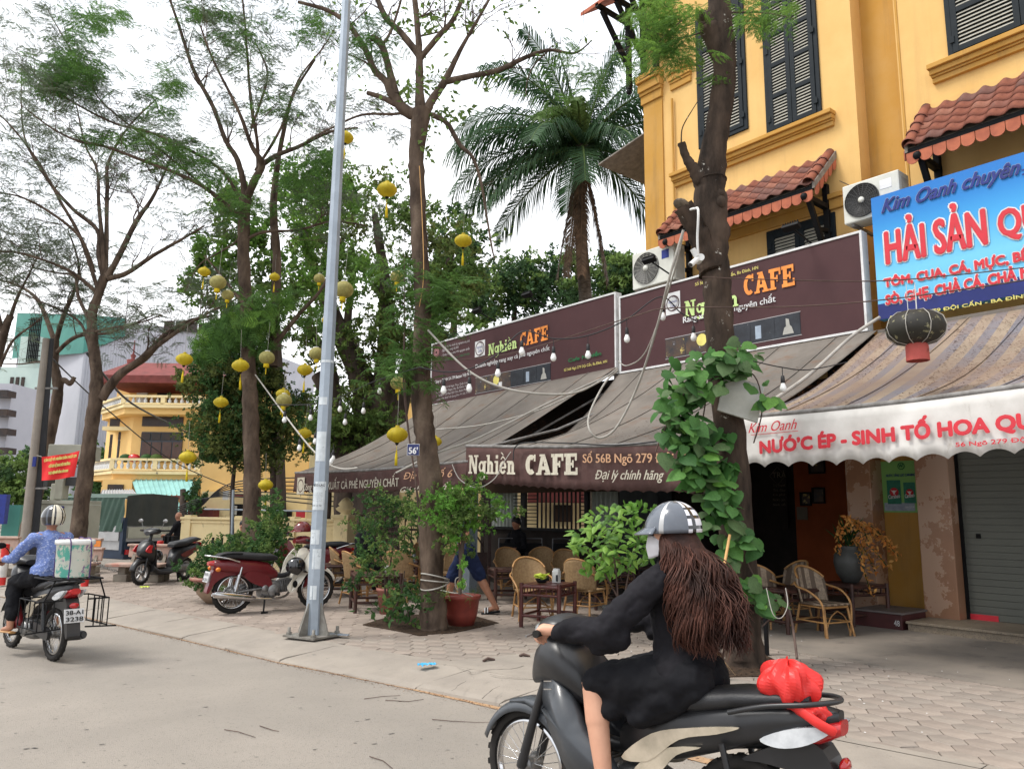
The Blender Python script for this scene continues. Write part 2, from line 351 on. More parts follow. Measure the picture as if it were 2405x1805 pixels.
M['ivory'] = mat('ivory_plastic',(.72,.69,.60),.3,(.64,.60,.52),5,coat=.3)
M['taillight'] = mat('red_lens',(.50,.012,.015),.12,(.35,.01,.012),9,coat=.7)
M['amber'] = mat('amber_lens',(.8,.22,.02),.2)
M['clearlens'] = mat('clear_lens',(.62,.64,.66),.1,(.4,.42,.44),9,coat=.8)
M['silverstripe'] = mat('gold_silver_decal',(.66,.58,.46),.25,(.45,.40,.31),9,metal=.5)
M['plate'] = mat('number_plate',(.68,.68,.68),.5)
M['bag'] = mat('red_plastic_bag',(.85,.055,.05),.35,(.75,.045,.04),5,trans=.3,bump=.6,bs=12)
M['bucket'] = layer(layer(mat('white_bucket',(.68,.70,.62),.4,(.6,.62,.55),3),(.12,.45,.36),8,.52,.56,stretch=(1,1,1)),(.25,.12,.3),11,.60,.63)
M['whiteplastic'] = mat('white_plastic',(.72,.72,.70),.4)
M['bamboo'] = mat('bamboo_handle',(.62,.36,.13),.5,(.5,.28,.10),8)
M['straw'] = mat('broom_straw',(.44,.31,.17),.9,(.3,.2,.11),20)
M['gateiron'] = mat('gate_iron',(.085,.045,.038),.6,(.05,.03,.027),6)
M['poster'] = mat('green_poster',(.22,.48,.13),.6,(.2,.44,.12),3)
M['postergreen'] = mat('poster_can',(.015,.14,.09),.5,(.02,.20,.13),20)
M['posterfoot'] = mat('poster_ice',(.35,.42,.5),.6,(.25,.3,.38),12)
M['stepred'] = mat('maroon_tile_step',(.07,.018,.018),.5,(.05,.015,.015),6)
M['greytile'] = mat('grey_step_top',(.14,.12,.115),.5,(.11,.095,.09),5)
M['granite'] = layer(mat('granite_kerb',(.27,.22,.16),.6,(.20,.16,.115),12),(.09,.08,.07),90,.56,.6)
M['flower'] = mat('orange_petal',(.70,.24,.05),.7,(.62,.36,.10),9,island=.3,trans=.3)
M['vase'] = mat('dark_vase',(.075,.078,.075),.5)
M['litter'] = mat('dry_leaf_litter',(.20,.085,.04),.95,(.11,.055,.03),3,island=.4)
M['cyanpack'] = mat('cyan_wrapper',(.06,.42,.75),.4)
M['glassy'] = mat('drinking_glass',(.75,.8,.8),.08,(.7,.75,.75),3,glass=.85)
M['lime'] = mat('lime_packets',(.62,.72,.08),.6,(.5,.6,.06),8)
M['photo'] = layer(layer(mat('coffee_photo',(.10,.055,.03),.4,(.025,.025,.03),5),(.45,.35,.10),6,.6,.64),(.35,.36,.4),9,.64,.68)
M['photo2'] = layer(mat('dark_photo',(.03,.035,.045),.4,(.012,.013,.018),4),(.35,.33,.32),11,.66,.7)
M['oldlantern'] = layer(mat('old_lantern',(.034,.032,.024),.6,(.018,.016,.013),3,trans=.1),(.25,.23,.13),8,.58,.61)
M['lanternskirt'] = layer(mat('lantern_skirt',(.46,.10,.085),.8,(.38,.09,.075),6),(.12,.04,.03),9,.62,.68)
M['blueboard'] = mat('house_number_plate',(.02,.03,.14),.4)
M['chrometrim'] = M['chrome']
# ------------------------------------------------------------------ lettering (made in one batch)
TXT = []
def text(body,o,xd,yd,w,h,m,parent,bold=0.,shear=0.,ext=.004,name='lettering'):
 TXT.append((body,Vector(o),Vector(xd).normalized(),Vector(yd).normalized(),w,h,m,parent,bold,shear,ext,name))
def ftext(body,a,b,top,X,m,parent,**k):
 """lettering on a street-facing board: a, b = feet of the first and last letter in the photo, top = y of the top above a"""
 A = PX(*a,X); B = PX(*b,X); T = PX(a[0],top,X)
 text(body,A,B - A,(0,0,1),(B - A).length,T.z - A.z,m,parent,**k)
def flush_text():
 obs = []
 for i,(body,o,xd,yd,w,h,m,parent,bold,shear,ext,name) in enumerate(TXT):
  c = bpy.data.curves.new('t%d' % i,'FONT'); c.body = body.replace('Đ','Ð').replace('Ớ','Ó’').replace('ợ','ọ'); c.size = 1; c.shear = shear; c.extrude = 0.0; c.resolution_u = 3
  ob = bpy.data.objects.new('t%d' % i,c); COL.objects.link(ob); obs.append(ob)
 bpy.context.view_layer.update(); dg = bpy.context.evaluated_depsgraph_get()
 for ob,(body,o,xd,yd,w,h,m,parent,bold,shear,ext,name) in zip(obs,TXT):
  me = bpy.data.meshes.new_from_object(ob.evaluated_get(dg))
  co = np.empty(len(me.vertices) * 3); me.vertices.foreach_get('co',co); co = co.reshape(-1,3)
  if len(co) == 0: continue
  mn = co.min(0); mxx = co.max(0); s = np.maximum(mxx - mn,1e-6); n = xd.cross(yd).normalized()
  u = (co[:,0] - mn[0]) / s[0] * w; v = (co[:,1] - mn[1]) / s[1] * h
  off = Vector((0,0,0)); p = parent
  while p: off += p.location; p = p.parent
  q = np.array(o - off)[None] + u[:,None] * np.array(xd)[None] + v[:,None] * np.array(yd)[None] + np.array(n)[None] * ext
  fs = [tuple(p.vertices) for p in me.polygons]; V = []; F = []; k = 0
  b = bold * h * 1.25; ring = [(0,0)] if bold < .004 else [(0,0),(-b,0),(b,0)] if bold < .02 else [(0,0)] + [(b * cos(t),b * sin(t)) for t in np.arange(8) * pi / 4]
  for dx,dy in ring:
   V.append(q + np.array(xd)[None] * dx + np.array(yd)[None] * dy - np.array(n)[None] * .00025 * k); F += [tuple(i + k * len(q) for i in f) for f in fs]; k += 1
  m2 = bpy.data.meshes.new(name); m2.from_pydata(np.concatenate(V).tolist(),[],F); m2.materials.append(m); m2.update()
  link(name,m2,parent); bpy.data.objects.remove(ob); bpy.data.meshes.remove(me)
# slab-serif letters of the cafe signs, drawn from strokes
def slab_word(mb,word,o,xd,yd,w,h,asc=1.0,weight=.2):
 t = weight; x = 0; pieces = []
 def R(a,b,c,d): pieces.append([(a,b),(c,b),(c,d),(a,d)])
 def Q(*p): pieces.append(list(p))
 def arc(cx,cy,rx,ry,a0,a1,th):
  n = 10
  for i in range(n):
   p,q = radians(a0 + (a1 - a0) * i / n),radians(a0 + (a1 - a0) * (i + 1.03) / n)
   Q((cx + rx * cos(p),cy + ry * sin(p)),(cx + rx * cos(q),cy + ry * sin(q)),(cx + (rx - th) * cos(q),cy + (ry - th * .8) * sin(q)),(cx + (rx - th) * cos(p),cy + (ry - th * .8) * sin(p)))
 xh = .68; s = .1
 for ch in word:
  if ch == 'C': arc(x + .40,.5,.40,.5,52,308,t * 1.15); R(x + .60,.66,x + .72,1.0); W = .76
  elif ch == 'A':
   Q((x + .08,.05),(x + .08 + t,.05),(x + .52,1),(x + .34,1)); Q((x + .66,.05),(x + .66 + t * 1.2,.05),(x + .58,1),(x + .38,1)); R(x + .2,.24,x + .72,.24 + t * .7)
   R(x - .02,0,x + .36,s); R(x + .54,0,x + .98,s); R(x + .22,1 - s,x + .6,1); W = 1.0
  elif ch == 'F': R(x + .1,0,x + .1 + t * 1.2,1); R(x,0,x + .46,s); R(x,1 - s * 1.6,x + .8,1); R(x + .68,.66,x + .8,1); R(x + .1,.44,x + .58,.44 + s * 1.3); R(x + .5,.36,x + .6,.66); W = .84
  elif ch == 'E': R(x + .1,0,x + .1 + t * 1.2,1); R(x,0,x + .84,s * 1.6); R(x,1 - s * 1.6,x + .8,1); R(x + .68,.66,x + .8,1); R(x + .72,0,x + .84,.34); R(x + .1,.44,x + .58,.44 + s * 1.3); R(x + .5,.34,x + .6,.68); W = .88
  elif ch == 'N': R(x + .08,0,x + .08 + t * .8,1); R(x + .62,0,x + .62 + t * .8,1); Q((x + .06,1),(x + .06 + t * 1.3,1),(x + .8,0),(x + .8 - t * 1.2,0)); R(x,0,x + .34,s); R(x,1 - s,x + .3,1); R(x + .5,1 - s,x + .9,1); W = .92
  elif ch == 'g': arc(x + .27,xh * .5 + .04,.27,xh * .46,0,360,t * .8); R(x + .44,-.12,x + .44 + t,xh); R(x + .44,xh - s,x + .72,xh); arc(x + .33,-.12,.31,.2,180,360,t * .7); W = .72
  elif ch == 'h': R(x + .08,0,x + .08 + t,1); R(x,0,x + .38,s); R(x,1 - s,x + .2,1); arc(x + .38,xh * .62,.22,xh * .38,0,150,t); R(x + .6 - t,0,x + .6,xh * .66); R(x + .42,0,x + .7,s); W = .72
  elif ch == 'n': R(x + .08,0,x + .08 + t,xh); R(x,0,x + .38,s); R(x,xh - s,x + .2,xh); arc(x + .38,xh * .62,.22,xh * .38,0,150,t); R(x + .6 - t,0,x + .6,xh * .66); R(x + .42,0,x + .7,s); W = .72
  elif ch == 'i': R(x + .1,0,x + .1 + t,xh); R(x,0,x + .42,s); R(x,xh - s,x + .2,xh); R(x + .1,xh + .12,x + .1 + t,xh + .3); W = .42
  elif ch in 'eề':
   arc(x + .29,xh * .5,.29,xh * .5,0,325,t * .85); R(x + .1,xh * .42,x + .56,xh * .42 + s)
   if ch == 'ề': Q((x + .08,xh + .08),(x + .18,xh + .08),(x + .33,xh + .24),(x + .25,xh + .24)); Q((x + .42,xh + .08),(x + .52,xh + .08),(x + .33,xh + .24),(x + .25,xh + .24)); Q((x + .10,xh + .44),(x + .2,xh + .44),(x + .36,xh + .3),(x + .28,xh + .3))
   W = .62
  elif ch == ' ': W = .35
  else: W = .5
  x += W + .02
 o,xd,yd = Vector(o),Vector(xd).normalized(),Vector(yd).normalized(); nrm = xd.cross(yd).normalized(); sx,sy = w / x,h
 for i,pc in enumerate(pieces):
  e = .004 + .00035 * i
  vs = [o + xd * (p[0] * sx) + yd * (p[1] * sy) + nrm * e for p in pc]
  mb.add(vs,[tuple(range(len(vs)))])
def fslab(word,a,b,top,X,m,parent,**k):
 A = PX(*a,X); B = PX(*b,X); T = PX(a[0],top,X); mb = MB()
 slab_word(mb,word,A,B - A,(0,0,1),(B - A).length,T.z - A.z,**k)
 return mb.build('lettering',m,parent)
# ------------------------------------------------------------------ ground
KY = [-9,0,2.4,3.4,4.8,5.66,7.61,8.8,11.91,14.05,17,19,20.6]
KX = [5.6,4.7,4.3,4.18,3.98,3.80,3.31,3.11,2.52,2.26,1.6,.8,-.6]
def kerb(y): return float(np.interp(y,KY,KX))
W_ = .62                                           # width of the sloping concrete kerb
mb = MB(); mb.add([(-160,-60,0),(300,-60,0),(300,420,0),(-160,420,0)],[(0,1,2,3)])
mb.build('road',M['asphalt'],kind='structure')
road_top = None
ys = np.linspace(-9,20.4,60)
mb = MB()
for y0,y1 in zip(ys[:-1],ys[1:]):
 mb.add([(kerb(y0) + W_ - .03,y0,.082),(24,y0,.082),(24,y1,.082),(kerb(y1) + W_ - .03,y1,.082)],[(0,1,2,3)])
mb.add([(kerb(20.4) + W_ - .03,20.4,.082),(24,20.4,.082),(24,20.4,.0),(kerb(20.4) + W_ - .03,20.4,.0)],[(0,1,2,3)])
pavement = mb.build('pavement',M['mortar'],kind='structure')
def inpoly(x,y,P):
 c = False; n = len(P)
 for i in range(n):
  a,b = P[i],P[i - 1]
  if (a[1] > y) != (b[1] > y) and x < (b[0] - a[0]) * (y - a[1]) / (b[1] - a[1]) + a[0]: c = not c
 return c
# sloping kerb in cast lengths
yy = -5.0
while yy < 20.2:
 L = RNG.uniform(.85,1.1); n = 6; mb = MB(); z0 = .02 + RNG.uniform(-.006,.008)
 pr = [(0,-.02),(.012,z0),(.08,z0 + .018),(W_ * .6,.074),(W_ - .04,.100),(W_ + .11,.1035),(W_ + .11,.05)]
 vs = []
 for j in (0,1):
  y = yy + (.004 if j == 0 else L - .004); k0 = kerb(y)
  for px_,pz_ in pr: vs.append((k0 + px_ + RNG.uniform(-.012,.012) * (px_ < .1) ,y,pz_ + RNG.uniform(-.003,.003)))
 m_ = len(pr); mb.add(vs,[(i,m_ + i,m_ + i + 1,i + 1) for i in range(m_ - 1)])
 mb.add(vs[:m_],[tuple(range(m_))]); mb.add(vs[m_:],[tuple(range(m_))[::-1]])
 mb.build('kerb_slab',M['concrete'],pavement,bev=.006); yy += L
# cast concrete patches between the pavers
patch = [tuple(PZ(*p,.1))[:2] for p in ((1010,1556),(1130,1545),(1300,1527),(1500,1560),(1700,1590),(1790,1605),(1905,1720),(1950,1805))]
patch = patch + [(kerb(.2) + W_ + .5,.2),(kerb(.2) + W_ - .02,.2)] + [(kerb(y) + W_ - .02,y) for y in (3,4,5,6)]
dust = [(8.0,-6),(7.5,3.0),(7.7,6.3),(9.6,6.6),(10.0,9.1),(23,9.1),(23,-6)]
pit1 = [tuple(PZ(*p,.1))[:2] for p in ((852,1467),(985,1492),(1060,1487),(1172,1463),(1110,1445),(930,1443))]
pit2 = [tuple(PZ(*p,.1))[:2] for p in ((1640,1565),(1700,1590),(1795,1588),(1830,1555),(1780,1530),(1680,1535))]
def sheet(name,P,m,z,jit=.0,**k):
 mb = MB(); n = len(P)
 mb.prism([(p[0],p[1]) for p in P],(0,0,z - .02),(1,0,0),(0,1,0),.04)
 return mb.build(name,m,**k)
sheet('concrete_patch',patch,M['concrete'],.1045,parent=pavement)
M['dustfloor'] = layer(mat('dusty_paving',(.275,.238,.20),.9,(.21,.185,.16),1.4,bump=.3,bs=60),(.12,.105,.095),2.2,.55,.7,amount=.6)
sheet('dusty_paving',dust,M['dustfloor'],.106,parent=pavement)
def cracks():
 mb = MB(); R = random.Random(3)
 def crk(pts,w):
  for i in range(len(pts) - 1):
   a,b = pts[i],pts[i + 1]; d = (b - a).normalized(); n = Vector((-d.y,d.x,0)) * w * R.uniform(.5,1.2)
   mb.add([a - n,b - n * .8,b + n * .8,a + n],[(0,1,2,3)])
 for P in (((1075,1566),(1110,1578),(1150,1571),(1200,1570),(1245,1558)),((1150,1583),(1220,1592),(1290,1596)),((1060,1622),(1082,1604),(1100,1594)),((1130,1640),(1160,1617),(1185,1607))):
  pts = []
  for i in range(len(P) - 1):
   a = PZ(*P[i],.107); b = PZ(*P[i + 1],.107)
   for t in (0,.33,.66): pts.append(a.lerp(b,t) + Vector((R.uniform(-.012,.012),R.uniform(-.012,.012),0)))
  crk(pts,.004)
 mb.build('crack',M['mortar'],pavement)
cracks()
# hexagonal pavers: the nearest ones singly, the rest as one mass
HA,HE,HH = .062,.048,.225
def paver_geo(s=1.0):
 out = [(-HA,-HH / 2),(HA,-HH / 2),(HA + HE,0),(HA,HH / 2),(-HA,HH / 2),(-HA - HE,0)]
 g = .972; o2 = .93; vs = [(x * g,y * g,-.03) for x,y in out] + [(x * g,y * g,-.004) for x,y in out] + [(x * o2,y * o2,0) for x,y in out]
 fs = [(i,(i + 1) % 6,6 + (i + 1) % 6,6 + i) for i in range(6)] + [(6 + i,6 + (i + 1) % 6,12 + (i + 1) % 6,12 + i) for i in range(6)] + [tuple(range(12,18))]
 return vs,fs
pv,pf = paver_geo()
pme = []
for k,c in enumerate(((.32,.275,.235),(.29,.25,.215),(.335,.282,.24),(.30,.252,.215))):
 m_ = layer(mat('paver',c,.88,tuple(q * .8 for q in c),3.3,bump=.4,bs=90),(.145,.125,.11),.9,.55,.72,amount=.75)
 me = bpy.data.meshes.new('paver'); me.from_pydata(pv,[],pf); me.materials.append(m_); pme.append(me)
cand = []; rot = radians(39.6 - 8); cr,sr = cos(rot),sin(rot)
for i in range(-90,120):
 for j in range(-70,90):
  u = i * (2 * HA + HE); v = j * HH + (i % 2) * HH / 2
  x = 6 + u * cr + v * sr; y = 6 - u * sr + v * cr
  if y < -3 or y > 20.1 or x < kerb(y) + W_ + .06 or x > 10.0: continue
  if any(all(inpoly(x + a,y + b,P) for a,b in ((.12,0),(-.12,0),(0,.14),(0,-.14))) for P in (patch,dust,pit1,pit2)): continue
  dv = Vector((x,y,.1 - EYE)); w = dv.dot(cF)
  if w < 1: continue
  ix,iy = dv.dot(cR) / w * FPX + 1202,902 - dv.dot(cU) / w * FPX
  if -120 < ix < 2520 and iy < 1900: cand.append((w,x,y))
cand.sort()
mb = MB()
for k,(w,x,y) in enumerate(cand):
 z = .1 + NR.normal() * .0018; rz = -rot + NR.normal() * .012; tx,ty = NR.normal(size=2) * .006
 if k < 298:
  o = bpy.data.objects.new('paver',pme[RNG.randrange(4)]); COL.objects.link(o); o.parent = pavement
  o.location = (x,y,z); o.rotation_euler = (tx,ty,rz)
 else:
  c,s_ = cos(rz),sin(rz)
  mb.add([(x + a * c - b * s_,y + a * s_ + b * c,z + q + a * ty * .6 - b * tx * .6) for a,b,q in pv],pf)
mb.build('paver_field',layer(mat('paver',(.315,.262,.222),.88,(.26,.215,.183),3.3,bump=.4,bs=90,island=.1),(.15,.13,.115),.9,.55,.72,amount=.7),pavement,kind='stuff')
sheet('soil',pit1,M['soil'],.109,kind='structure'); sheet('soil',pit2,M['soil'],.109,kind='structure')
# dust gathered along the kerb, specks and twigs on the road
def litter():
 mb = MB(); R = random.Random(9)
 for _ in range(2600):
  y = R.uniform(2.0,16); x = kerb(y) - abs(R.gauss(0,.05 + .05 * max(0,6.5 - y) / 4)) + .004; s = R.uniform(.003,.010); a = R.uniform(0,pi)
  z = .003 + R.uniform(0,.004)
  mb.add([(x - s * cos(a),y - s * sin(a),z),(x + s * .4 * sin(a),y - s * .4 * cos(a),z + .003),(x + s * cos(a),y + s * sin(a),z),(x - s * .4 * sin(a),y + s * .4 * cos(a),z + .002)],[(0,1,2,3)])
 mb.build('kerb_dust',M['litter'],kind='stuff')
 mb = MB()
 for y0,y1 in zip(np.arange(1,16,.35)[:-1],np.arange(1,16,.35)[1:]):
  f = lambda y: .012 + .09 * max(0,min(1,(6.3 - y) / 3)) + .008 * sin(y * 7)
  mb.add([(kerb(y0) - f(y0),y0,.004),(kerb(y0) + .02,y0,.004),(kerb(y1) + .02,y1,.004),(kerb(y1) - f(y1),y1,.004)],[(0,1,2,3)])
 mb.build('kerb_sand',M['sand'],kind='stuff')
 mb = MB()
 for _ in range(85):
  p = PZ(R.uniform(0,1250),R.uniform(1540,1800),.004); s = R.uniform(.004,.014)
  if p.x > kerb(p.y) - .05: continue
  a_ = R.gauss(-.5,.4); pts = [(p.x + (s * 1.7 * cos(k * pi / 3.5) * cos(a_) - s * .6 * sin(k * pi / 3.5) * sin(a_)) * R.uniform(.4,1.5),p.y + (s * 1.7 * cos(k * pi / 3.5) * sin(a_) + s * .6 * sin(k * pi / 3.5) * cos(a_)) * R.uniform(.5,1.2),.004) for k in range(7)]
  mb.add(pts,[tuple(range(7))])
 mb.build('tar_specks',mat('tar_speck',(.10,.095,.09),.9),kind='stuff')
 labs = ['thin twig lying on the road left of the black motorbike front wheel','long thin twig on the road near the middle of the lane','curved twig lying on the road below the kerb','short twig on the road beside a longer twig','thin dry twig near the kerb behind the sandy edge','twig lying at the bottom edge of the picture']
 for P,lb in zip((((1015,1688),(1060,1692),(1120,1695),(1170,1694)),((527,1712),(560,1717),(600,1730)),((855,1640),(900,1634),(940,1632)),((610,1703),(640,1713),(655,1716)),((905,1643),(960,1646),(995,1641)),((868,1775),(900,1785),(922,1803))),labs):
  MB().tube([PZ(*q,.008) for q in P],[.003,.0026,.002,.0012][:len(P)],5).build('twig',M['twig'],label=lb,cat='twig')
 for (a,b),lb in zip((((1135,1551),(1162,1548)),((1220,1539),(1245,1540))),('dark crooked stick on the concrete in front of the red table','dark stick right of another stick on the concrete patch')):
  A,B = PZ(*a,.115),PZ(*b,.112); MB().tube([A,A.lerp(B,.5) + Vector((0,.02,.012)),B],[.012,.016,.010],6).build('stick',M['twig'],label=lb,cat='stick')
 p = PZ(1003,1562,.11); mb = MB(); mb.grid(lambda u,v: (p.x + (u - .5) * .16,p.y + (v - .5) * .09 + .02 * sin(u * 6),.112 + .02 * abs(sin(u * 9 + v * 4))),8,5,smooth=False)
 mb.build('wrapper',M['cyanpack'],label='small crumpled cyan wrapper lying on the pavement by the kerb',cat='litter')
 p = PZ(340,1380,.11); mb = MB(); mb.grid(lambda u,v: (p.x + (u - .5) * .14,p.y + (v - .5) * .12,.115 + .03 * abs(sin(u * 9 + v * 4))),7,6,smooth=False)
 mb.build('wrapper',M['lime'],label='yellow crumpled wrapper by the black scooter front wheel',cat='litter')
 mb = MB()
 for _ in range(90):
  p = PZ(R.uniform(700,2400),R.uniform(1480,1790),.1075); s = R.uniform(.004,.012); a = R.uniform(0,pi)
  if p.x < kerb(p.y) + W_: continue
  mb.add([(p.x - s * cos(a),p.y - s * sin(a),p.z),(p.x + s * .4 * sin(a),p.y - s * .4 * cos(a),p.z + .004),(p.x + s * cos(a),p.y + s * sin(a),p.z)],[(0,1,2)])
 mb.build('paper_scraps',M['whiteplastic'],kind='stuff')
 mb = MB()
 for P in (pit1,pit2):
  for _ in range(420):
   x,y = R.uniform(min(q[0] for q in P),max(q[0] for q in P)),R.uniform(min(q[1] for q in P),max(q[1] for q in P))
   if inpoly(x,y,P): s = R.uniform(.006,.022); mb.ball((x,y,.106),(s,s * .8,s * .6),5,3)
 mb.build('soil_clods',M['soil'],kind='stuff')
litter()
# ------------------------------------------------------------------ the yellow corner building
WX = 10.9
bld = thing('yellow_building','tall yellow building with dark louvred shutters and red tiled canopies','building',(12,4,0))
mb = MB()
mb.bb((WX,5.02,3.42),(WX + 7,9.15,15)); mb.bb((WX,-6,3.42),(WX + 7,4.38,15)); mb.bb((WX + 3.2,4.4,0),(WX + 7,9.1,3.4))
mb.build('wall',M['yellow'],bld)
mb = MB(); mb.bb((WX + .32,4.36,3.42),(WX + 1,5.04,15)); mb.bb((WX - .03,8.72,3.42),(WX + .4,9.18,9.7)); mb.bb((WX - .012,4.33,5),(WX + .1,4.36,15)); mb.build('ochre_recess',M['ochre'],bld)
PX_ = lambda x,y: PX(x,y,WX)
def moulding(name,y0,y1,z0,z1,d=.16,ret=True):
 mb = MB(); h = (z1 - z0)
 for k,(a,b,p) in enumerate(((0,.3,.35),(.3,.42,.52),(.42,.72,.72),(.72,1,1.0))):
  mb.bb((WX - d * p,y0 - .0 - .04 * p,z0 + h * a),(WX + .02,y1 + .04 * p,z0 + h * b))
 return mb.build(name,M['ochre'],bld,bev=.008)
s1 = PX_(1705,392); s2 = PX_(1958,262)
moulding('window_sill',PX_(1958,290).y,8.45,PX_(1958,297).z,PX_(1958,262).z,.17)
moulding('window_sill',1.0,PX_(2196,190).y,PX_(2196,200).z,PX_(2196,160).z,.17)
c0 = PX_(1514,225); moulding('capital_moulding',8.72,9.2,PX_(1560,215).z - .1,PX_(1560,165).z + .02,.2)
moulding('string_moulding',8.05,8.5,9.45,9.85,.12)
MB().bb((WX - .03,8.72,9.6),(WX + .4,9.18,15)).build('corner_pier',M['yellow'],bld)
def shutter_window(y0,y1,z0,z1,rows,closed=True):
 """window: frame (part) > two leaves > louvre panels"""
 X = WX; mb = MB(); t = .07
 mb.bb((X - .035,y0,z0),(X + .02,y0 + t,z1)); mb.bb((X - .035,y1 - t,z0),(X + .02,y1,z1)); mb.bb((X - .036,y0 + t,z0),(X + .02,y1 - t,z0 + t)); mb.bb((X - .036,y0 + t,z1 - t),(X + .02,y1 - t,z1))
 w = mb.build('window',M['shutter'],bld,bev=.006)
 ym = (y0 + y1) / 2
 for a,b in ((y0 + t + .004,ym - .004),(ym + .004,y1 - t - .004)):
  mb = MB(); st = .075; za,zb = z0 + t + .004,z1 - t - .004; X1 = X - .05
  mb.bb((X1,a,za),(X - .004,a + st,zb)); mb.bb((X1,b - st,za),(X - .004,b,zb))
  H = (zb - za - st * (rows + 1)) ; hs = H / rows
  for r in range(rows + 1): z = za + r * (hs + st); mb.bb((X1 + .002,a + st,z),(X - .004,b - st,z + st))
  for z in (za + .2,zb - .2,(za + zb) / 2): mb.bb((X1 - .014,a - .03 if a == y0 + t + .004 else b - .03,z - .05),(X1,a + .03 if a == y0 + t + .004 else b + .03,z + .05))
  mb.bb((X - .012,a + st,za),(X - .008,b - st,zb)); mb.build('shutter_leaf',M['shutter'],w,bev=.005)
  mb = MB()
  for r in range(rows):
   z = za + st + r * (hs + st); n = max(3,int(hs / .052))
   for i in range(n):
    zz = z + (i + .5) * hs / n; mb.box((X - .026,(a + b) / 2,zz),(.050,b - a - 2 * st + .004,.007),R=Matrix.Rotation(radians(-52),3,'Y'))
  mb.build('louvre_panel',M['louvre'],w,kind='stuff')
 return w
shutter_window(PX_(1760,332).y,PX_(1643,350).y,PX_(1643,352).z,10.6,4)
shutter_window(PX_(1932,270).y,PX_(1803,318).y,PX_(1932,272).z,10.75,5)
shutter_window(1.9,PX_(2230,145).y,PX_(2230,145).z,9.75,3)
shutter_window(5.45,6.62,4.45,PX_(1955,500).z,2); shutter_window(7.0,8.0,4.3,5.35,2)
MB().bb((WX - .05,5.3,6.14),(WX + .02,8.3,6.3)).bb((WX - .09,5.3,6.3),(WX + .02,8.3,6.38)).build('lintel_moulding',M['ochre'],bld,bev=.01)
# tiled canopies: every tile its own piece
def tile_geo(w=.235,l=.30):
 vs = []; n = 8
 for j,(yy,dz) in enumerate(((0,0),(l,0))):
  for i in range(n + 1):
   u = i / n; x = (u - .5) * w; z = .022 * (1 + cos(2 * pi * (u - .28))) ** 1.3 * .8
   vs.append((x,yy,z + (.018 if j == 0 else 0)))
 m = n + 1
 vs += [(a,b,c - .014) for a,b,c in vs]; k = 2 * m
 fs = [(i,i + 1,m + i + 1,m + i) for i in range(n)] + [(i,k + i,k + i + 1,i + 1) for i in range(n)] + [(i,m + i,k + m + i,k + i) for i in (0,)] + [(n,k + n,k + m + n,m + n)]
 return vs,fs
tv,tf = tile_geo(); tile_me = bpy.data.meshes.new('tile'); tile_me.from_pydata(tv,[],tf); tile_me.materials.append(M['tile'])
for p in tile_me.polygons: p.use_smooth = True
tile_mes = [tile_me]
for c in ((.22,.075,.048),(.30,.115,.07),(.17,.07,.052)):
 t_ = tile_me.copy(); t_.materials.clear(); t_.materials.append(layer(mat('roof_tile',c,.75,tuple(q * .7 for q in c),9,bump=.4,bs=50),(.07,.05,.04),7,.58,.7)); tile_mes.append(t_)
def cap_geo():
 mb = MB(); mb.lathe([(.085,0),(.092,.02),(.075,.05),(.07,.34),(.0,.34)],n=14,A=Matrix.Rotation(-pi / 2,3,'X')); return mb
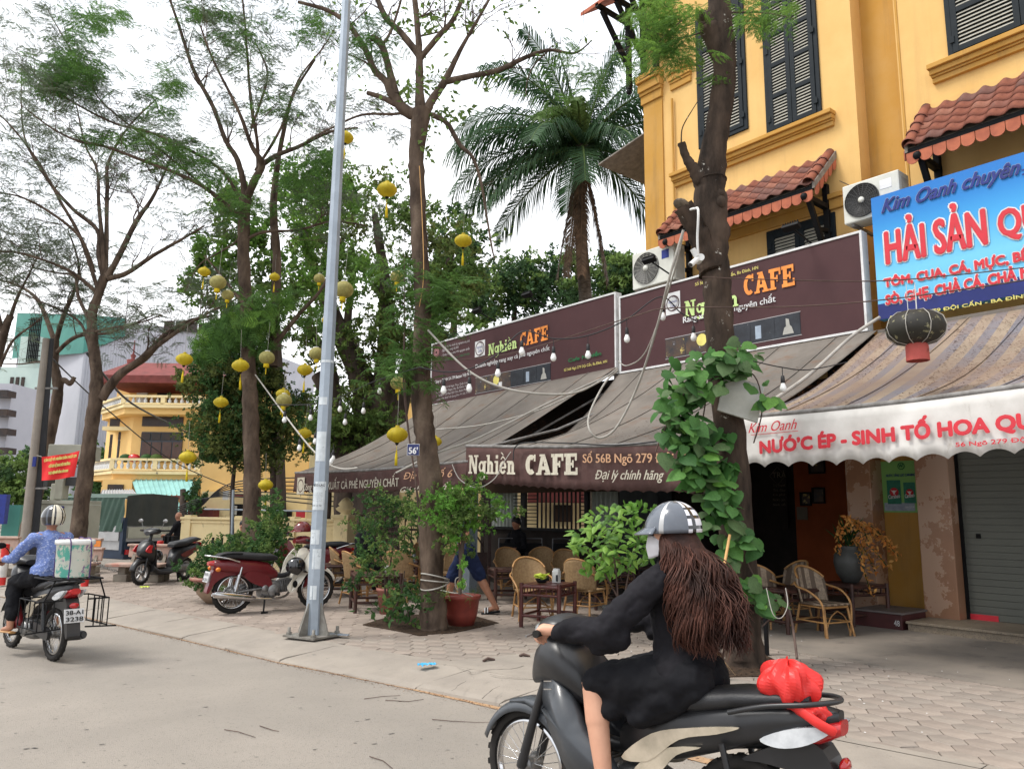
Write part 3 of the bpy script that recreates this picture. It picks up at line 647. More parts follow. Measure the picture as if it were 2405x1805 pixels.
def canopy(y0,y1,eX,eZ,rZ,ends=(True,True),name='canopy'):
 rows = 5; dx = WX - eX; sl = math.atan2(rZ - eZ,dx); L = sqrt(dx * dx + (rZ - eZ) ** 2)
 base = MB(); th = .05
 base.add([(eX,y0,eZ),(WX,y0,rZ),(WX,y1,rZ),(eX,y1,eZ),(eX,y0,eZ - th),(WX,y0,rZ - th),(WX,y1,rZ - th),(eX,y1,eZ - th)],
             [(0,3,2,1),(4,5,6,7),(0,1,5,4),(3,7,6,2),(0,4,7,3)])
 cp = base.build(name,M['ridgecap'],bld)
 w = .232; n = int((y1 - y0) / w); w = (y1 - y0) / n; rot = Matrix.Rotation(-sl,4,'Y') @ Matrix.Rotation(-pi / 2,4,'Z')
 for r in range(rows):
  for i in range(n):
   o = bpy.data.objects.new('tile',tile_mes[RNG.choice((0,0,1,2,3))]); COL.objects.link(o); o.parent = cp
   s = r * (L - .05) / rows - .035; p = Vector((eX + s * cos(sl) - .02 * sin(sl) - .0,y1 - (i + .5) * w,eZ + s * sin(sl) + .02 + .0)) - bld.location
   p.z += .012
   o.matrix_local = Matrix.Translation(p) @ rot @ Matrix.Rotation(RNG.gauss(0,.012),4,'Z') @ Matrix.Diagonal((w / .235,1,1,1))
 # barrel caps down the sloping ends and a cement line along the wall
 for e,yy in ((ends[0],y0 + .05),(ends[1],y1 - .05)):
  if not e: continue
  for k in range(4):
   s = k * (L - .1) / 4 - .05; mb = cap_geo(); me_o = mb.build('ridge_tile',M['tile'],cp,world=False)
   me_o.matrix_local = Matrix.Translation(Vector((eX + s * cos(sl),yy,eZ + s * sin(sl) + .085)) - bld.location) @ rot
  MB().add([(eX - .02,yy - .05 if yy < (y0 + y1) / 2 else yy + .02,eZ - .05),(WX,yy - .05 if yy < (y0 + y1) / 2 else yy + .02,rZ - .05),(WX,yy - .05 if yy < (y0 + y1) / 2 else yy + .02,rZ + .07),(eX - .02,yy - .05 if yy < (y0 + y1) / 2 else yy + .02,eZ + .05),
                  (eX - .02,yy - .09 if yy < (y0 + y1) / 2 else yy + .06,eZ - .05),(WX,yy - .09 if yy < (y0 + y1) / 2 else yy + .06,rZ - .05),(WX,yy - .09 if yy < (y0 + y1) / 2 else yy + .06,rZ + .07),(eX - .02,yy - .09 if yy < (y0 + y1) / 2 else yy + .06,eZ + .05)],
                 [(0,1,2,3),(4,7,6,5),(3,2,6,7),(0,3,7,4),(0,4,5,1)]).build('verge',M['ridgecap'],cp)
 MB().bb((WX - .06,y0 + .1,rZ - .02),(WX + .01,y1 - .1,rZ + .06)).build('flashing',M['yellow'],cp)
 MB().bb((eX - .01,y0,eZ - .07),(eX + .03,y1,eZ - .0)).build('eave_board',M['black'],cp)
 # scalloped tiles hanging under the eave and up the ends
 q = .165
 out = [(-q / 2,0)] + [(q / 2 * cos(a),-.09 + .075 * sin(a)) for a in np.linspace(pi,2 * pi,9)] + [(q / 2,0)]
 def sc_(p,xd):
  mb = MB(); mb.prism([(a * .97,b) for a,b in out],p,xd,(0,0,1),.016); mb.build('scallop_tile',M['scallop'],cp)
 m_ = int((y1 - y0) / q)
 for i in range(m_): sc_((eX - .005,y0 + (i + .5) * (y1 - y0) / m_,eZ - .065),(0,-1,0))
 for e,yy in ((ends[0],y0 - .03),(ends[1],y1 + .03)):
  if e:
   for i in range(5): s = (i + .5) / 5; sc_((eX + dx * s,yy,eZ - .03 + (rZ - eZ) * s),Vector((cos(sl),0,sin(sl))))
 # black timber brackets
 for yy in ([y0 + .14] if ends[0] else []) + ([y1 - .14] if ends[1] else []):
  mb = MB(); b = .085
  mb.bar((WX - .05,yy,eZ - 1.35),(WX - .05,yy,eZ + .25),b,b); mb.bar((WX,yy,eZ - .12),(eX + .02,yy,eZ - .12),b,b)
  mb.bar((WX - .04,yy,eZ - 1.1),(eX + .12,yy,eZ - .14),b * .9,b * .9); mb.bar((WX - .05,yy,eZ - .5),(eX + .35,yy,eZ - .55),b * .8,b * .8)
  mb.ball((eX + .0,yy,eZ - .13),.06,8,6); mb.ball((WX - .05,yy,eZ - 1.4),.055,8,6)
  mb.build('bracket',M['black'],cp,bev=.008)
 return cp
eX = 10.2; e1 = PX(1909,440,eX)
canopy(e1.y,PX(1548,548,eX).y,eX,e1.z + .03,PX_(1972,352).z - .06)
e2 = PX(2129,372,eX)
canopy(.2,e2.y,eX,PX(2129,352,eX).z,PX_(2192,258).z,ends=(False,True))
# upper brackets and a corner of tiled roof at the top left
e3 = PX(1500,90,10.2)
mb = MB()
for yy in (8.8,9.12,9.5):
 z = 11.35; mb.bar((WX - .08,yy,z - 1.45),(WX - .08,yy,z + .4),.09,.09); mb.bar((WX - .05,yy,z - 1.0),(WX - .85,yy,z - .05),.08,.08); mb.bar((WX,yy,z),(WX - 1.0,yy,z),.08,.08); mb.ball((WX - .08,yy,z - 1.5),.06,8,6)
mb.build('bracket',M['black'],bld)
cp3 = MB().add([(9.9,8.6,11.42),(WX,8.6,12.2),(WX,9.95,12.2),(9.9,9.95,11.42),(9.9,8.6,11.34),(WX,8.6,12.1),(WX,9.95,12.1),(9.9,9.95,11.34)],[(0,3,2,1),(4,5,6,7),(0,4,7,3),(0,1,5,4),(3,7,6,2)]).build('canopy',M['scallop'],bld)
# metal sheet canopy on the hidden side
MB().add([(10.95,9.2,8.9),(10.75,10.3,8.55),(16,10.3,8.55),(16,9.2,8.9),(10.95,9.2,8.93),(10.75,10.3,8.58),(16,10.3,8.58),(16,9.2,8.93)],[(0,1,2,3),(4,7,6,5),(0,4,5,1),(1,5,6,2)]).build('side_canopy',M['ridgecap'],bld)
MB().tube([PX(1578,232,WX - .05),PX(1584,480,WX - .05),PX(1588,650,WX - .05)],.022,8).build('downpipe',M['ochre'],bld)
MB().tube([PX(1972,425,10.3),PX(2060,465,10.35),PX(2130,478,10.4)],.006,5).build('facade_wire',M['cable'],bld)
# ground floor: marble piers, poster bay, roller door, dark cafe room
mb = MB(); mb.bb((WX - .02,PX_(2050,1200).y,.1),(WX + .35,PX_(1992,1200).y,3.42)); mb.build('marble_pier',M['marble'],bld,bev=.01)
yA,yB = PX(2238,1250,WX - .1).y,PX(2158,1250,WX - .1).y
MB().bb((WX - .1,yA,.2),(WX + .35,yB,3.42)).build('marble_pier',M['marble'],bld,bev=.012)
MB().bb((WX + .36,yB - .2,.1),(WX + .5,PX_(1992,1200).y,3.42)).build('poster_bay',M['ochre'],bld)
rd = MB(); nsl = 34
for i in range(nsl):
 z = .23 + i * .085; rd.bb((WX + .16,.5,z),(WX + .2,yA,z + .078)); rd.bb((WX + .175,.5,z + .077),(WX + .2,yA,z + .086))
rdo = rd.build('roller_door',M['shutterdoor'],bld)
MB().bb((WX + .12,yA - .035,.22),(WX + .19,yA + .005,3.4)).build('door_track',M['black'],bld)
_a = PX(2280,1453,WX + .15); MB().bb((WX + .145,_a.y - .32,_a.z),(WX + .153,_a.y,_a.z + .07)).build('door_sticker',M['txtred'],bld)
_a = PX(2293,1258,WX + .15); MB().bb((WX + .14,_a.y - .05,_a.z - .03),(WX + .155,_a.y,_a.z + .03)).build('door_lock',M['black'],bld)
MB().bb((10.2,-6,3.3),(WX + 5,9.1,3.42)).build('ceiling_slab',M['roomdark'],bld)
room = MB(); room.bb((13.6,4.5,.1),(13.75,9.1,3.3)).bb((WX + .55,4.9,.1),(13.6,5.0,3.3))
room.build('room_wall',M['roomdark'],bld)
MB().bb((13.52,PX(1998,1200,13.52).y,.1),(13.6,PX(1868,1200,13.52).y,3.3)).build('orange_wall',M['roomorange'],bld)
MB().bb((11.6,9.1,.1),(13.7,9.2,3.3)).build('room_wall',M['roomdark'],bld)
def wallbox(name,px0,px1,py0,py1,X,t,m,**k):
 A = PX(px0,(py0 + py1) / 2,X); B = PX(px1,(py0 + py1) / 2,X); c = (px0 + px1) / 2; T = PX(c,py0,X); Bo = PX(c,py1,X)
 mb = MB().bb((X - t,B.y,Bo.z),(X,A.y,T.z)); return mb.build(name,m,**k)
# framed pictures and notice on the orange wall
for (a,b,c,d),lb in zip(((1900,1938,1075,1112),(1908,1938,1144,1182),(1880,1906,1155,1187)),('framed picture of yellow fruit high on the orange cafe wall','framed coffee cup picture on the orange cafe wall','dark framed picture on the wall left of the coffee cup picture')):
 o = wallbox('framed_picture',a,b,c,d,13.50,.03,M['black'],label=lb,cat='picture')
 wallbox('print',a + 4,b - 4,c + 4,d - 4,13.468,.004,M['photo'],parent=o)
wallbox('wall_notice',1872,1897,1190,1220,13.50,.008,mat('dull_paper',(.2,.17,.13),.8),label='pale paper notice on the orange wall below the framed pictures',cat='notice')
cb = wallbox('menu_board',1795,1850,1085,1240,13.50,.03,M['roomdark'],label='black chalk menu board on the dark cafe back wall',cat='menu board')
chalk = mat('chalk',(.22,.19,.15),.9)
a_ = PX(1814,1122,13.46); text('TRÀ',a_,(0,-1,0),(0,0,1),.3,.14,chalk,cb)
for k in range(5): a_ = PX(1816,1143 + k * 11,13.46); text(['Trà chanh','Trà đào','Cà phê','Nước cam','Sinh tố'][k],a_,(0,-1,0),(0,0,1),.26,.055,chalk,cb)
mbd = MB(); ce = PX(1826,1117,13.462); r_ = .17
for i in range(4):
 a,b = i * pi / 2,(i + 1) * pi / 2; mbd.bar(ce + Vector((0,r_ * cos(a),r_ * sin(a))),ce + Vector((0,r_ * cos(b),r_ * sin(b))),.012,.004)
mbd.build('chalk_frame',chalk,cb)
# poster with green cans
P_ = WX + .35
po = wallbox('wall_poster',2073,2152,1082,1203,P_,.012,M['poster'],label='green drink poster with two dark green cans in the ochre bay',cat='poster')
wallbox('poster_foot',2078,2149,1180,1199,P_ - .013,.003,M['posterfoot'],parent=po)
for a,b,t,bo in ((2084,2116,1127,1183),(2123,2150,1132,1181)):
 o = wallbox('poster_can',a,b,t,bo,P_ - .013,.005,M['postergreen'],parent=po)
 c = PX((a + b) / 2,(t + bo) / 2,P_ - .02); d = .062 * (b - a) / 32
 MB().lathe([(0,0),(d,0),(d,.002)],c,20,Matrix.Rotation(-pi / 2,3,'Y')).build('can_disc',M['txtred'],o)
 mbh = MB(); mbh.prism([(0,-.04),(.018,.0),(.045,.03),(.02,.02),(0,.025),(-.02,.02),(-.045,.03),(-.018,0)],c - Vector((.006,0,0)),(0,-d / .062,0),(0,0,d / .062),.002); mbh.build('bull_head',M['txtwhite'],o)
 ftext('Carabao',(a + 3,bo - 12),(b - 2,bo - 15),bo - 21,P_ - .022,M['txtwhite'],po,bold=.02)
ftext('NƯỚC TĂNG LỰC CARABAO',(2081,1121),(2150,1118),1112,P_ - .016,M['txtnavy'],po,bold=.02,shear=.3)
c = PX(2116,1094,P_ - .016); MB().torus(c,.045,.006,Matrix.Rotation(pi / 2,3,'Y'),24,6).build('poster_emblem',M['txtgreen'],po); ftext('W',(2111,1098),(2121,1097),1090,P_ - .018,M['txtgreen'],po,bold=.04)
ftext('GIÁ CỰC RẺ',(2126,1194),(2149,1193),1187,P_ - .018,M['txtwhite'],po)
# steps
st = thing('doorstep','maroon tiled step block with grey top beside the marble pier','step',(10.5,4.8,.1))
c0 = PZ(2124,1481,.1); c1 = PZ(2018,1473,.1)
MB().bb((10.12,4.52,.1),(10.88,5.12,.29)).build('riser',M['stepred'],st,bev=.006); MB().bb((10.09,4.49,.291),(10.88,5.14,.315)).build('step_top',M['greytile'],st,bev=.006)
_s = PX(2130,1448,10.105); text('48',(10.119,4.62,.15),(0,-1,0),(0,0,1),.07,.07,M['txtwhite'],st)
gp = thing('granite_step','low speckled granite step running under the grey roller door','step',(10.6,2,.1))
MB().bb((10.16,-6,.1),(11.05,4.47,.19)).build('riser',M['granite'],gp); MB().bb((10.13,-6,.192),(11.06,4.485,.222)).build('slab',M['granite'],gp,bev=.005)
# ------------------------------------------------------------------ the one-storey cafe beside it
cafe = thing('cafe_building','dark open fronted cafe shed with barred rear window under brown signs','building',(11.6,12,.1))
BX = 11.75
yl,yr = PX(1150,1200,BX).y,PX(1452,1200,BX).y
zt,zb = PX(1300,1154,BX).z,PX(1300,1240,BX).z
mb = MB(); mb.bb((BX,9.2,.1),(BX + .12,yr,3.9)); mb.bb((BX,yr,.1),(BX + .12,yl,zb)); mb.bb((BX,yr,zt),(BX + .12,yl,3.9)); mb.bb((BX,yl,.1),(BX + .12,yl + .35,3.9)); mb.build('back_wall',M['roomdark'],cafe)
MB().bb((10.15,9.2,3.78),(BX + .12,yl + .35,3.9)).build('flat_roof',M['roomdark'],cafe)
cd = PX(1385,1120,BX - .5)
MB().bb((BX - .7,PX(1545,1200,BX - .7).y,.1),(BX - .3,PX(1455,1200,BX - .7).y,3.78)).build('column',mat('grey_column',(.045,.05,.052),.8),cafe)
w = MB()
def wy(px): return PX(px,1200,BX).y
w.bb((BX - .05,wy(1236),zb),(BX + .03,wy(1226),zt)); w.bb((BX - .05,wy(1384),zb),(BX + .03,wy(1376),zt)); w.bb((BX - .06,yr,zb - .06),(BX + .05,yl,zb)); w.bb((BX - .06,yr,zt),(BX + .05,yl,zt + .05))
win = w.build('window',M['black'],cafe)
for px in np.linspace(1262,1362,11): MB().bb((BX - .01,wy(px) - .016,zb),(BX + .02,wy(px) + .016,zt)).build('window_bar',M['black'],win)
for a,b in ((1236,1262),(1362,1376),(1206,1226)):
 for z in np.linspace(zb + .08,zt - .08,9): MB().bb((BX - .008,wy(b),z - .01),(BX + .015,wy(a),z + .01)).build('window_bar',M['black'],win)
for a,b in ((1150,1212),(1385,1452)):
 ya,yb_ = wy(a),wy(b); mb = MB(); n = int((ya - yb_) / .02)
 mb.grid(lambda u,v: (BX + .04 + .02 * sin(u * (ya - yb_) / .13 * 2 * pi),yb_ + (ya - yb_) * u,zb + (zt - zb) * v),max(n,40),1)
 mb.build('corrugated_sheet',M['corrugated'],cafe)
MB().bb((BX - .16,yr - .1,zt - .02),(BX - .1,yl,zt + .38)).build('bamboo_blind',mat('dark_blind',(.06,.035,.02),.8,stretch=(1,1,20)),cafe)
# slim grey post at the awning corner
A = PX(1104,1140,7.6)
MB().bb((7.55,A.y - .1,.1),(7.7,A.y + .1,2.35)).build('corner_post',mat('grey_blue_post',(.16,.19,.22),.7),cafe)
# ------------------------------------------------------------------ sign boards
SX = 10.1
def board(name,label,y0,y1,z0,z1,m,frame=True,t=.14):
 th = thing(name,label,'sign',(SX + .05,(y0 + y1) / 2,z0))
 MB().bb((SX,y0 + .03,z0 + .03),(SX + t,y1 - .03,z1 - .03)).build('panel',m,th)
 if frame:
  b = .035; mb = MB(); mb.bb((SX - .015,y0,z0),(SX + t + .01,y1,z0 + b)); mb.bb((SX - .015,y0,z1 - b),(SX + t + .01,y1,z1)); mb.bb((SX - .016,y0,z0 + b),(SX + t + .012,y0 + b,z1 - b)); mb.bb((SX - .016,y1 - b,z0 + b),(SX + t + .012,y1,z1 - b))
  mb.build('frame',M['signwhite'],th,bev=.004)
 return th
def pxs(x,y): return PX(x,y,SX - .004)
S1 = board('sign_board','long brown cafe sign left of the other, with company address text',pxs(1447,750).y,pxs(1013,850).y,pxs(1013,953).z,pxs(1013,808).z,M['signbrown'])
S2 = board('sign_board','brown cafe sign behind the vine covered tree, right of the long one',pxs(2030,640).y,pxs(1455,800).y,pxs(1462,878).z + .01,pxs(1455,697).z,M['signbrown'])
# blue sign: printed gradient
bm = mat('blue_print',(.02,.18,.55),.45); N_ = bm.node_tree.nodes; L_ = bm.node_tree.links
t_ = N_.new("ShaderNodeTexCoord"); sp = N_.new("ShaderNodeSeparateXYZ"); L_.new(t_.outputs['Object'],sp.inputs[0])
mr = N_.new("ShaderNodeMapRange"); mr.inputs[1].default_value = 0.0; mr.inputs[2].default_value = 1.8; L_.new(sp.outputs[2],mr.inputs[0])
cr_ = N_.new("ShaderNodeValToRGB"); e = cr_.color_ramp.elements; e[0].position = 0; e[0].color = (.10,.42,.72,1); e[1].position = 1; e[1].color = (.008,.15,.50,1)
for p_,c_ in ((.35,(.16,.52,.78,1)),(.62,(.045,.33,.68,1)),(.8,(.012,.20,.56,1))): q = e.new(p_); q.color = c_
L_.new(mr.outputs[0],cr_.inputs[0]); L_.new(cr_.outputs[0],N_["Principled BSDF"].inputs['Base Color'])
S3 = board('sign_board','bright blue seafood sign with red and white lettering at right',.4,pxs(2042,500).y,pxs(2062,757).z,pxs(2042,462).z,bm,frame=False)
MB().bb((SX - .006,.42,pxs(2062,757).z + .03),(SX,pxs(2042,500).y - .03,pxs(2058,716).z)).build('address_band',M['navy'],S3)
FT = lambda body,a,b,top,m,p,**k: ftext(body,a,b,top,SX - .018,m,p,**k)
# sign 1
fslab('Nghiền',(1147,835),(1217,817),809,SX - .004,M['txtlime'],S1)
fslab('CAFE',(1222,815),(1289,797),782,SX - .004,M['txtorange'],S1,weight=.22)
FT('Doanh nghiệp rang xay cà phê nguyên chất',(1117,868),(1291,825),853,M['txtwhite'],S1,bold=.012)
FT('Công ty TNHH SX-TM Bazzan Việt Nam',(1021,903),(1108,882),893,M['txtwhite'],S1,bold=.01)
for k,s_ in enumerate(('Cơ sở SX: số 409/120 Ngọc Thụy, Quận Long Biên','Trụ sở: 56 Tứ Ngọc Hà, Ba Đình, Hà Nội','Cơ sở BMT: 20 Phan Bội Châu, Buôn Ma Thuột','Cơ sở HCM: 18/2B Trần Quang Diệu, P14, Q3, TP.HCM')):
 FT(s_,(1023 + k,918 + k * 8),(1107,899 + k * 8),911 + k * 8,M['txtdull'],S1)
for k,s_ in enumerate(('Nhập khẩu thiết bị nghành cà phê','Bán máy rang cà phê','Cung cấp cà phê VN nguyên chất')):
 FT('- ' + s_,(1037,820 + k * 9),(1103 - (26 if k == 1 else 0),804 + k * 9 + (6 if k == 1 else 0)),812 + k * 9,M['txtdull'],S1)
FT('www.cafenghien.com  0988.279.056',(1040,850),(1103,834),844,M['txtgreen'],S1)
FT('Cafe Nghiền',(1335,853),(1412,836),840,M['txtgreen'],S1,bold=.03)
FT('Số 56B Ngõ 279 Đội Cấn, Ba Đình, HN',(1325,874),(1426,853),864,M['txtyellow'],S1,bold=.008)
# sign 2
fslab('Nghiền',(1609,745),(1738,718),708,SX - .004,M['txtlime'],S2)
fslab('CAFE',(1748,696),(1870,669),648,SX - .004,M['txtorange'],S2,weight=.22)
FT('Rang xay cà phê nguyên chất',(1605,763),(1822,713),740,M['txtwhite'],S2,bold=.012)
FT('Số 56B Ngõ 279 Đội Cấn, Ba Đình, HN',(1633,674),(1781,634),662,M['txtyellow'],S2,bold=.008)
def sq(px0,px1,ytop,ybot,X,m,parent,name='photo_print',t=.004,skew=0):
 A = PX(px0,ytop,X); B = PX(px1,ytop,X); C = PX(px0,ybot,X); return MB().bb((X - t,B.y,C.z),(X,A.y,A.z)).build(name,m,parent)
for S,x0,x1,y0,yb_ in ((S1,1117,1293,888,924),(S2,1563,1882,797,843)):
 n = 6; Ya = pxs(x0,y0).y; Yb = pxs(x1,y0).y; zt_,zb_ = pxs(x0,y0).z,pxs(x0,yb_).z
 MB().bb((SX - .004,Yb,zb_),(SX,Ya,zt_)).build('photo_strip',M['photo2'],S)
 for i in range(n):
  a,b = Ya + (Yb - Ya) * i / n,Ya + (Yb - Ya) * (i + 1) / n
  o = MB().bb((SX - .007,b + .008,zb_ + .01),(SX - .0035,a - .008,zt_ - .01)).build('photo_print',M['photo'] if i < 3 else M['photo2'],S)
 fy = lambda u: Ya + (Yb - Ya) * u; h_ = zt_ - zb_
 mb = MB(); mb.lathe([(0,0),(.10 * h_ / .33,0)],(SX - .0085,fy(.30),zb_ + h_ * .62),12,Matrix.Rotation(-pi / 2,3,'Y')); mb.build('printed_yolk',M['txtyellow'],S)
 mb = MB(); mb.prism([(-.05,0),(.05,0),(.06,.12),(-.06,.12)],(SX - .0095,fy(.36),zb_ + h_ * .1),(0,-1,0),(0,0,1),.001); mb.build('printed_cup',M['txtwhite'],S)
 mb = MB(); mb.prism([(-.05,0),(.05,0),(.05,h_ * .6),(-.05,h_ * .6)],(SX - .0095,fy(.72),zb_ + h_ * .15),(0,-1,0),(0,0,1),.001); mb.build('printed_glass',M['posterfoot'],S)
 mb = MB(); mb.prism([(-.09,0),(.09,0),(.06,.1),(.03,.13),(.02,.22),(-.03,.24),(-.03,.12),(-.06,.1)],(SX - .0095,fy(.92),zb_ + h_ * .12),(0,-1,0),(0,0,1),.001); mb.build('printed_figure',M['acgrill2'],S)
 zt2,zb2 = zt_ + .01,zb_ - .01; mb = MB()
 for a,b,c,d in ((Yb - .01,Ya + .01,zt_,zt_ + .008),(Yb - .01,Ya + .01,zb_ - .008,zb_)): mb.bb((SX - .005,a,c),(SX,b,d))
 mb.build('strip_border',M['txtdull'],S)
for S,x0,x1,y0,y1 in ((S1,1116,1139,803,839),(S2,1563,1597,691,742)):
 A = pxs(x0,y0); B = pxs(x1,y0); C = pxs(x0,y1)
 o = MB().bb((SX - .005,B.y,C.z),(SX,A.y,A.z)).build('logo_panel',M['signwhite'],S)
 cc = Vector((SX - .007,(A.y + B.y) / 2,(A.z + C.z) / 2)); r_ = abs(A.y - B.y) * .42
 mb = MB(); mb.torus(cc,r_,r_ * .08,Matrix.Rotation(pi / 2,3,'Y'),30,5,flat=.1); mb.torus(cc + Vector((-.001,0,0)),r_ * .9,r_ * .05,Matrix.Rotation(pi / 2,3,'Y') @ Matrix.Rotation(.2,3,'X'),30,5,flat=.1); mb.build('logo_ring',M['signbrown'],o)
 text('Nghiền',(SX - .008,cc.y + r_ * .75,cc.z - r_ * .02),(0,-1,0),(0,0,1),r_ * 1.45,r_ * .5,M['txtnavy'],o,shear=.4); text('Coffee',(SX - .008,cc.y + r_ * .4,cc.z - r_ * .55),(0,-1,0),(0,0,1),r_ * .9,r_ * .4,M['txtnavy'],o,shear=.4)
cc = pxs(1025,828); mb = MB(); mb.torus(cc,.10,.014,Matrix.Rotation(pi / 2,3,'Y'),24,5,flat=.2); mb.torus(cc,.055,.02,Matrix.Rotation(pi / 2,3,'Y'),20,5,flat=.2)
mb.build('round_emblem',mat('emblem_pink',(.42,.2,.2),.6),S1)
# sign 3
def outlined(body,a,b,top,m,m2,p,bold,shear=0,e=.024):
 ftext(body,a,b,top,SX - .006,m2,p,bold=bold + e,shear=shear)
 ftext(body,a,b,top,SX - .014,m,p,bold=bold,shear=shear)
outlined('Kim Oanh chuyên',(2072,510),(2398,418),470,M['txtnavy'],M['posterfoot'],S3,.024,shear=.45,e=.012)
FT(':',(2400,412),(2410,410),398,M['txtnavy'],S3,bold=.022)
outlined('HẢI SẢN',(2083,620),(2318,572),518,M['txtred'],M['txtwhite'],S3,.022)
outlined('QUÁN',(2350,568),(2560,528),478,M['txtred'],M['txtwhite'],S3,.022)
outlined('TÔM, CUA, CÁ, MỰC, BỀ BỀ',(2078,680),(2470,605),644,M['txtred'],M['txtwhite'],S3,.03,e=.035)
outlined('SÒ, GHẸ, CHẢ CÁ, CHẢ MỰC',(2082,722),(2470,648),686,M['txtred'],M['txtwhite'],S3,.03,e=.035)
FT('ĐC: NGÕ 279 ĐỘI CẤN - BA ĐÌNH - HÀ NỘI',(2090,752),(2530,682),738,M['txtyellow'],S3,bold=.02)
for S,y0,y1 in ((S1,9.6,14.8),(S2,5.0,8.9),(S3,1,4.3)):
 mb = MB(); z = S.location.z
 for y in (y0,(y0 + y1) / 2,y1): mb.bar((SX + .15,y,z + .1),(WX if y < 9.1 else 11.8,y,z + .1),.05,.05); mb.bar((SX + .15,y,z + 1.2),(WX if y < 9.1 else 11.8,y,z + .3 if y > 9.1 else z + 1.2),.04,.04)
 mb.build('support',M['black'],S)
# posts holding the long sign over the yard
MB().tube([(SX + .2,14.9,.1),(SX + .2,14.9,5.2)],.045,10).tube([(SX + .2,12,3.9),(SX + .2,12,5.2)],.045,10).build('post',M['rail'],S1)
# ------------------------------------------------------------------ awnings
def awning(name,label,fl,fr,bl,br,drop,vm,cm,sc=.2,sag=.12,scal=.035,arms=True,e0=0.,e1=0.):
 """fl/fr front rail ends (far, near), bl/br ends along the wall"""
 th = thing(name,label,'awning',(fl + fr) / 2)
 R = random.Random(len(name) + int(fl.y * 10)); ph = R.uniform(0,6)
 def f(u,v):
  a = fl.lerp(fr,u); b = bl.lerp(br,u); p = a.lerp(b,v)
  p.z -= (sag + e0 * (1 - u) ** 4 + e1 * u ** 4) * sin(pi * v) * (1 - .25 * sin(u * 9 + ph)) + .012 * sin(u * 26 + v * 5) * sin(pi * v) + .02 * sin(u * pi) * (1 - v) * 1.5
  return p
 mb = MB(); mb.grid(f,60,14); o = mb.build('canopy_sheet',cm,th)
 s = o.modifiers.new('thick','SOLIDIFY'); s.thickness = .006
 mb = MB()
 for u in np.arange(.12,1,.19): mb.tube([Vector(f(u,v)) + Vector((0,0,.008)) for v in np.linspace(0,1,9)],.007,4)
 mb.build('seams',cm,th)
 L = (fr - fl).length; n = int(L / sc); d = (fr - fl).normalized(); nrm = d.cross(Vector((0,0,1))); nrm = nrm if nrm.x < 0 else -nrm
 def g(u,v):
  p = fl.lerp(fr,u) + Vector((0,0,.0)); bot = drop(u) - scal * (1 - abs(cos(u * n * pi))) * -1
  p.z -= v * (drop(u) + scal * (1 - abs(sin(u * n * pi)) ** .8)) + .03 * sin(u * pi) * 1.5 * (1 - 0)
  p += nrm * (v * (.012 * sin(u * 31 + ph) + .018 * sin(u * 13 + 1)) + .015)
  return p
 mb = MB(); mb.grid(g,n * 8,5); o = mb.build('valance',vm,th); s = o.modifiers.new('thick','SOLIDIFY'); s.thickness = .003
 mid = fl.lerp(fr,.5) - Vector((0,0,.045))
 MB().tube([fl - d * .02,fl.lerp(fr,.25) - Vector((0,0,.03)),mid,fl.lerp(fr,.75) - Vector((0,0,.03)),fr + d * .02],.028,10).build('front_rail',M['rail'],th)
 if arms:
  for u in (.06,.5,.94):
   a = fl.lerp(fr,u) - Vector((0,0,.05)); b = bl.lerp(br,u) - Vector((0,0,.45)); m_ = a.lerp(b,.5) - Vector((0,0,.12)); MB().tube([a,m_,b],.02,8).build('folding_arm',M['rail'],th)
 return th,g
AX = 7.4
def valance_text(body,a,b,top,m,parent,fl,fr,slab=False,off=.062,**k):
 """lettering that follows the rail line of an awning"""
 d = (fr - fl);
 def hit(px,py):
  r = ray(px,py); t = AX / r.x; return Vector((r.x * t,r.y * t,EYE + r.z * t))
 A,B,T = hit(*a),hit(*b),hit(a[0],top); xd = (B - A); A = A - Vector((off,0,0))
 if slab: mb = MB(); slab_word(mb,body,A,xd,(0,0,1),xd.length,T.z - A.z,**k); mb.build('lettering',m,parent)
 else: text(body,A,xd,(0,0,1),xd.length,T.z - A.z,m,parent,**k)
stripe = layer(mat('striped_canvas',(.32,.255,.19),.9,(.27,.215,.16),3),(.235,.165,.125),1.1,.34,.62,det=14,stretch=(1,.7,1),amount=.88)
N_ = stripe.node_tree.nodes; L_ = stripe.node_tree.links; rmp = [n for n in N_ if n.type == 'VALTORGB'][0]
t_ = N_.new("ShaderNodeTexCoord"); sp = N_.new("ShaderNodeSeparateXYZ"); L_.new(t_.outputs['Object'],sp.inputs[0])
mm = N_.new("ShaderNodeMath"); mm.operation = 'MULTIPLY'; mm.inputs[1].default_value = 2 * pi / .27; L_.new(sp.outputs[1],mm.inputs[0])
sn = N_.new("ShaderNodeMath"); sn.operation = 'SINE'; L_.new(mm.outputs[0],sn.inputs[0]); gt = N_.new("ShaderNodeMath"); gt.operation = 'GREATER_THAN'; gt.inputs[1].default_value = .1; L_.new(sn.outputs[0],gt.inputs[0])
mi = N_.new("ShaderNodeMix"); mi.data_type = 'RGBA'; mi.inputs[7].default_value = (.18,.17,.185,1)
for lk in list(stripe.node_tree.links):
 if lk.from_node == rmp: L_.new(rmp.outputs[0],mi.inputs[6]); L_.new(gt.outputs[0],mi.inputs[0]); L_.new(mi.outputs[2],lk.to_socket); break
a1l,a1r = PX(695,1110,AX),PX(1100,1083,AX)
a1b0,a1b1 = PX(1010,952,SX - .03),PX(1450,861,SX - .03)
AW1,g1 = awning('awning','grey brown fabric awning over the yard tables, farthest from the street corner',a1l,a1r,a1b0,a1b1,lambda u: .42 - .02 * u,M['valance'],M['awning'],sc=.16,sag=.22,scal=.02,e1=-.20)
a2l,a2r = PX(1097,1047,AX),PX(1660,1035,AX)
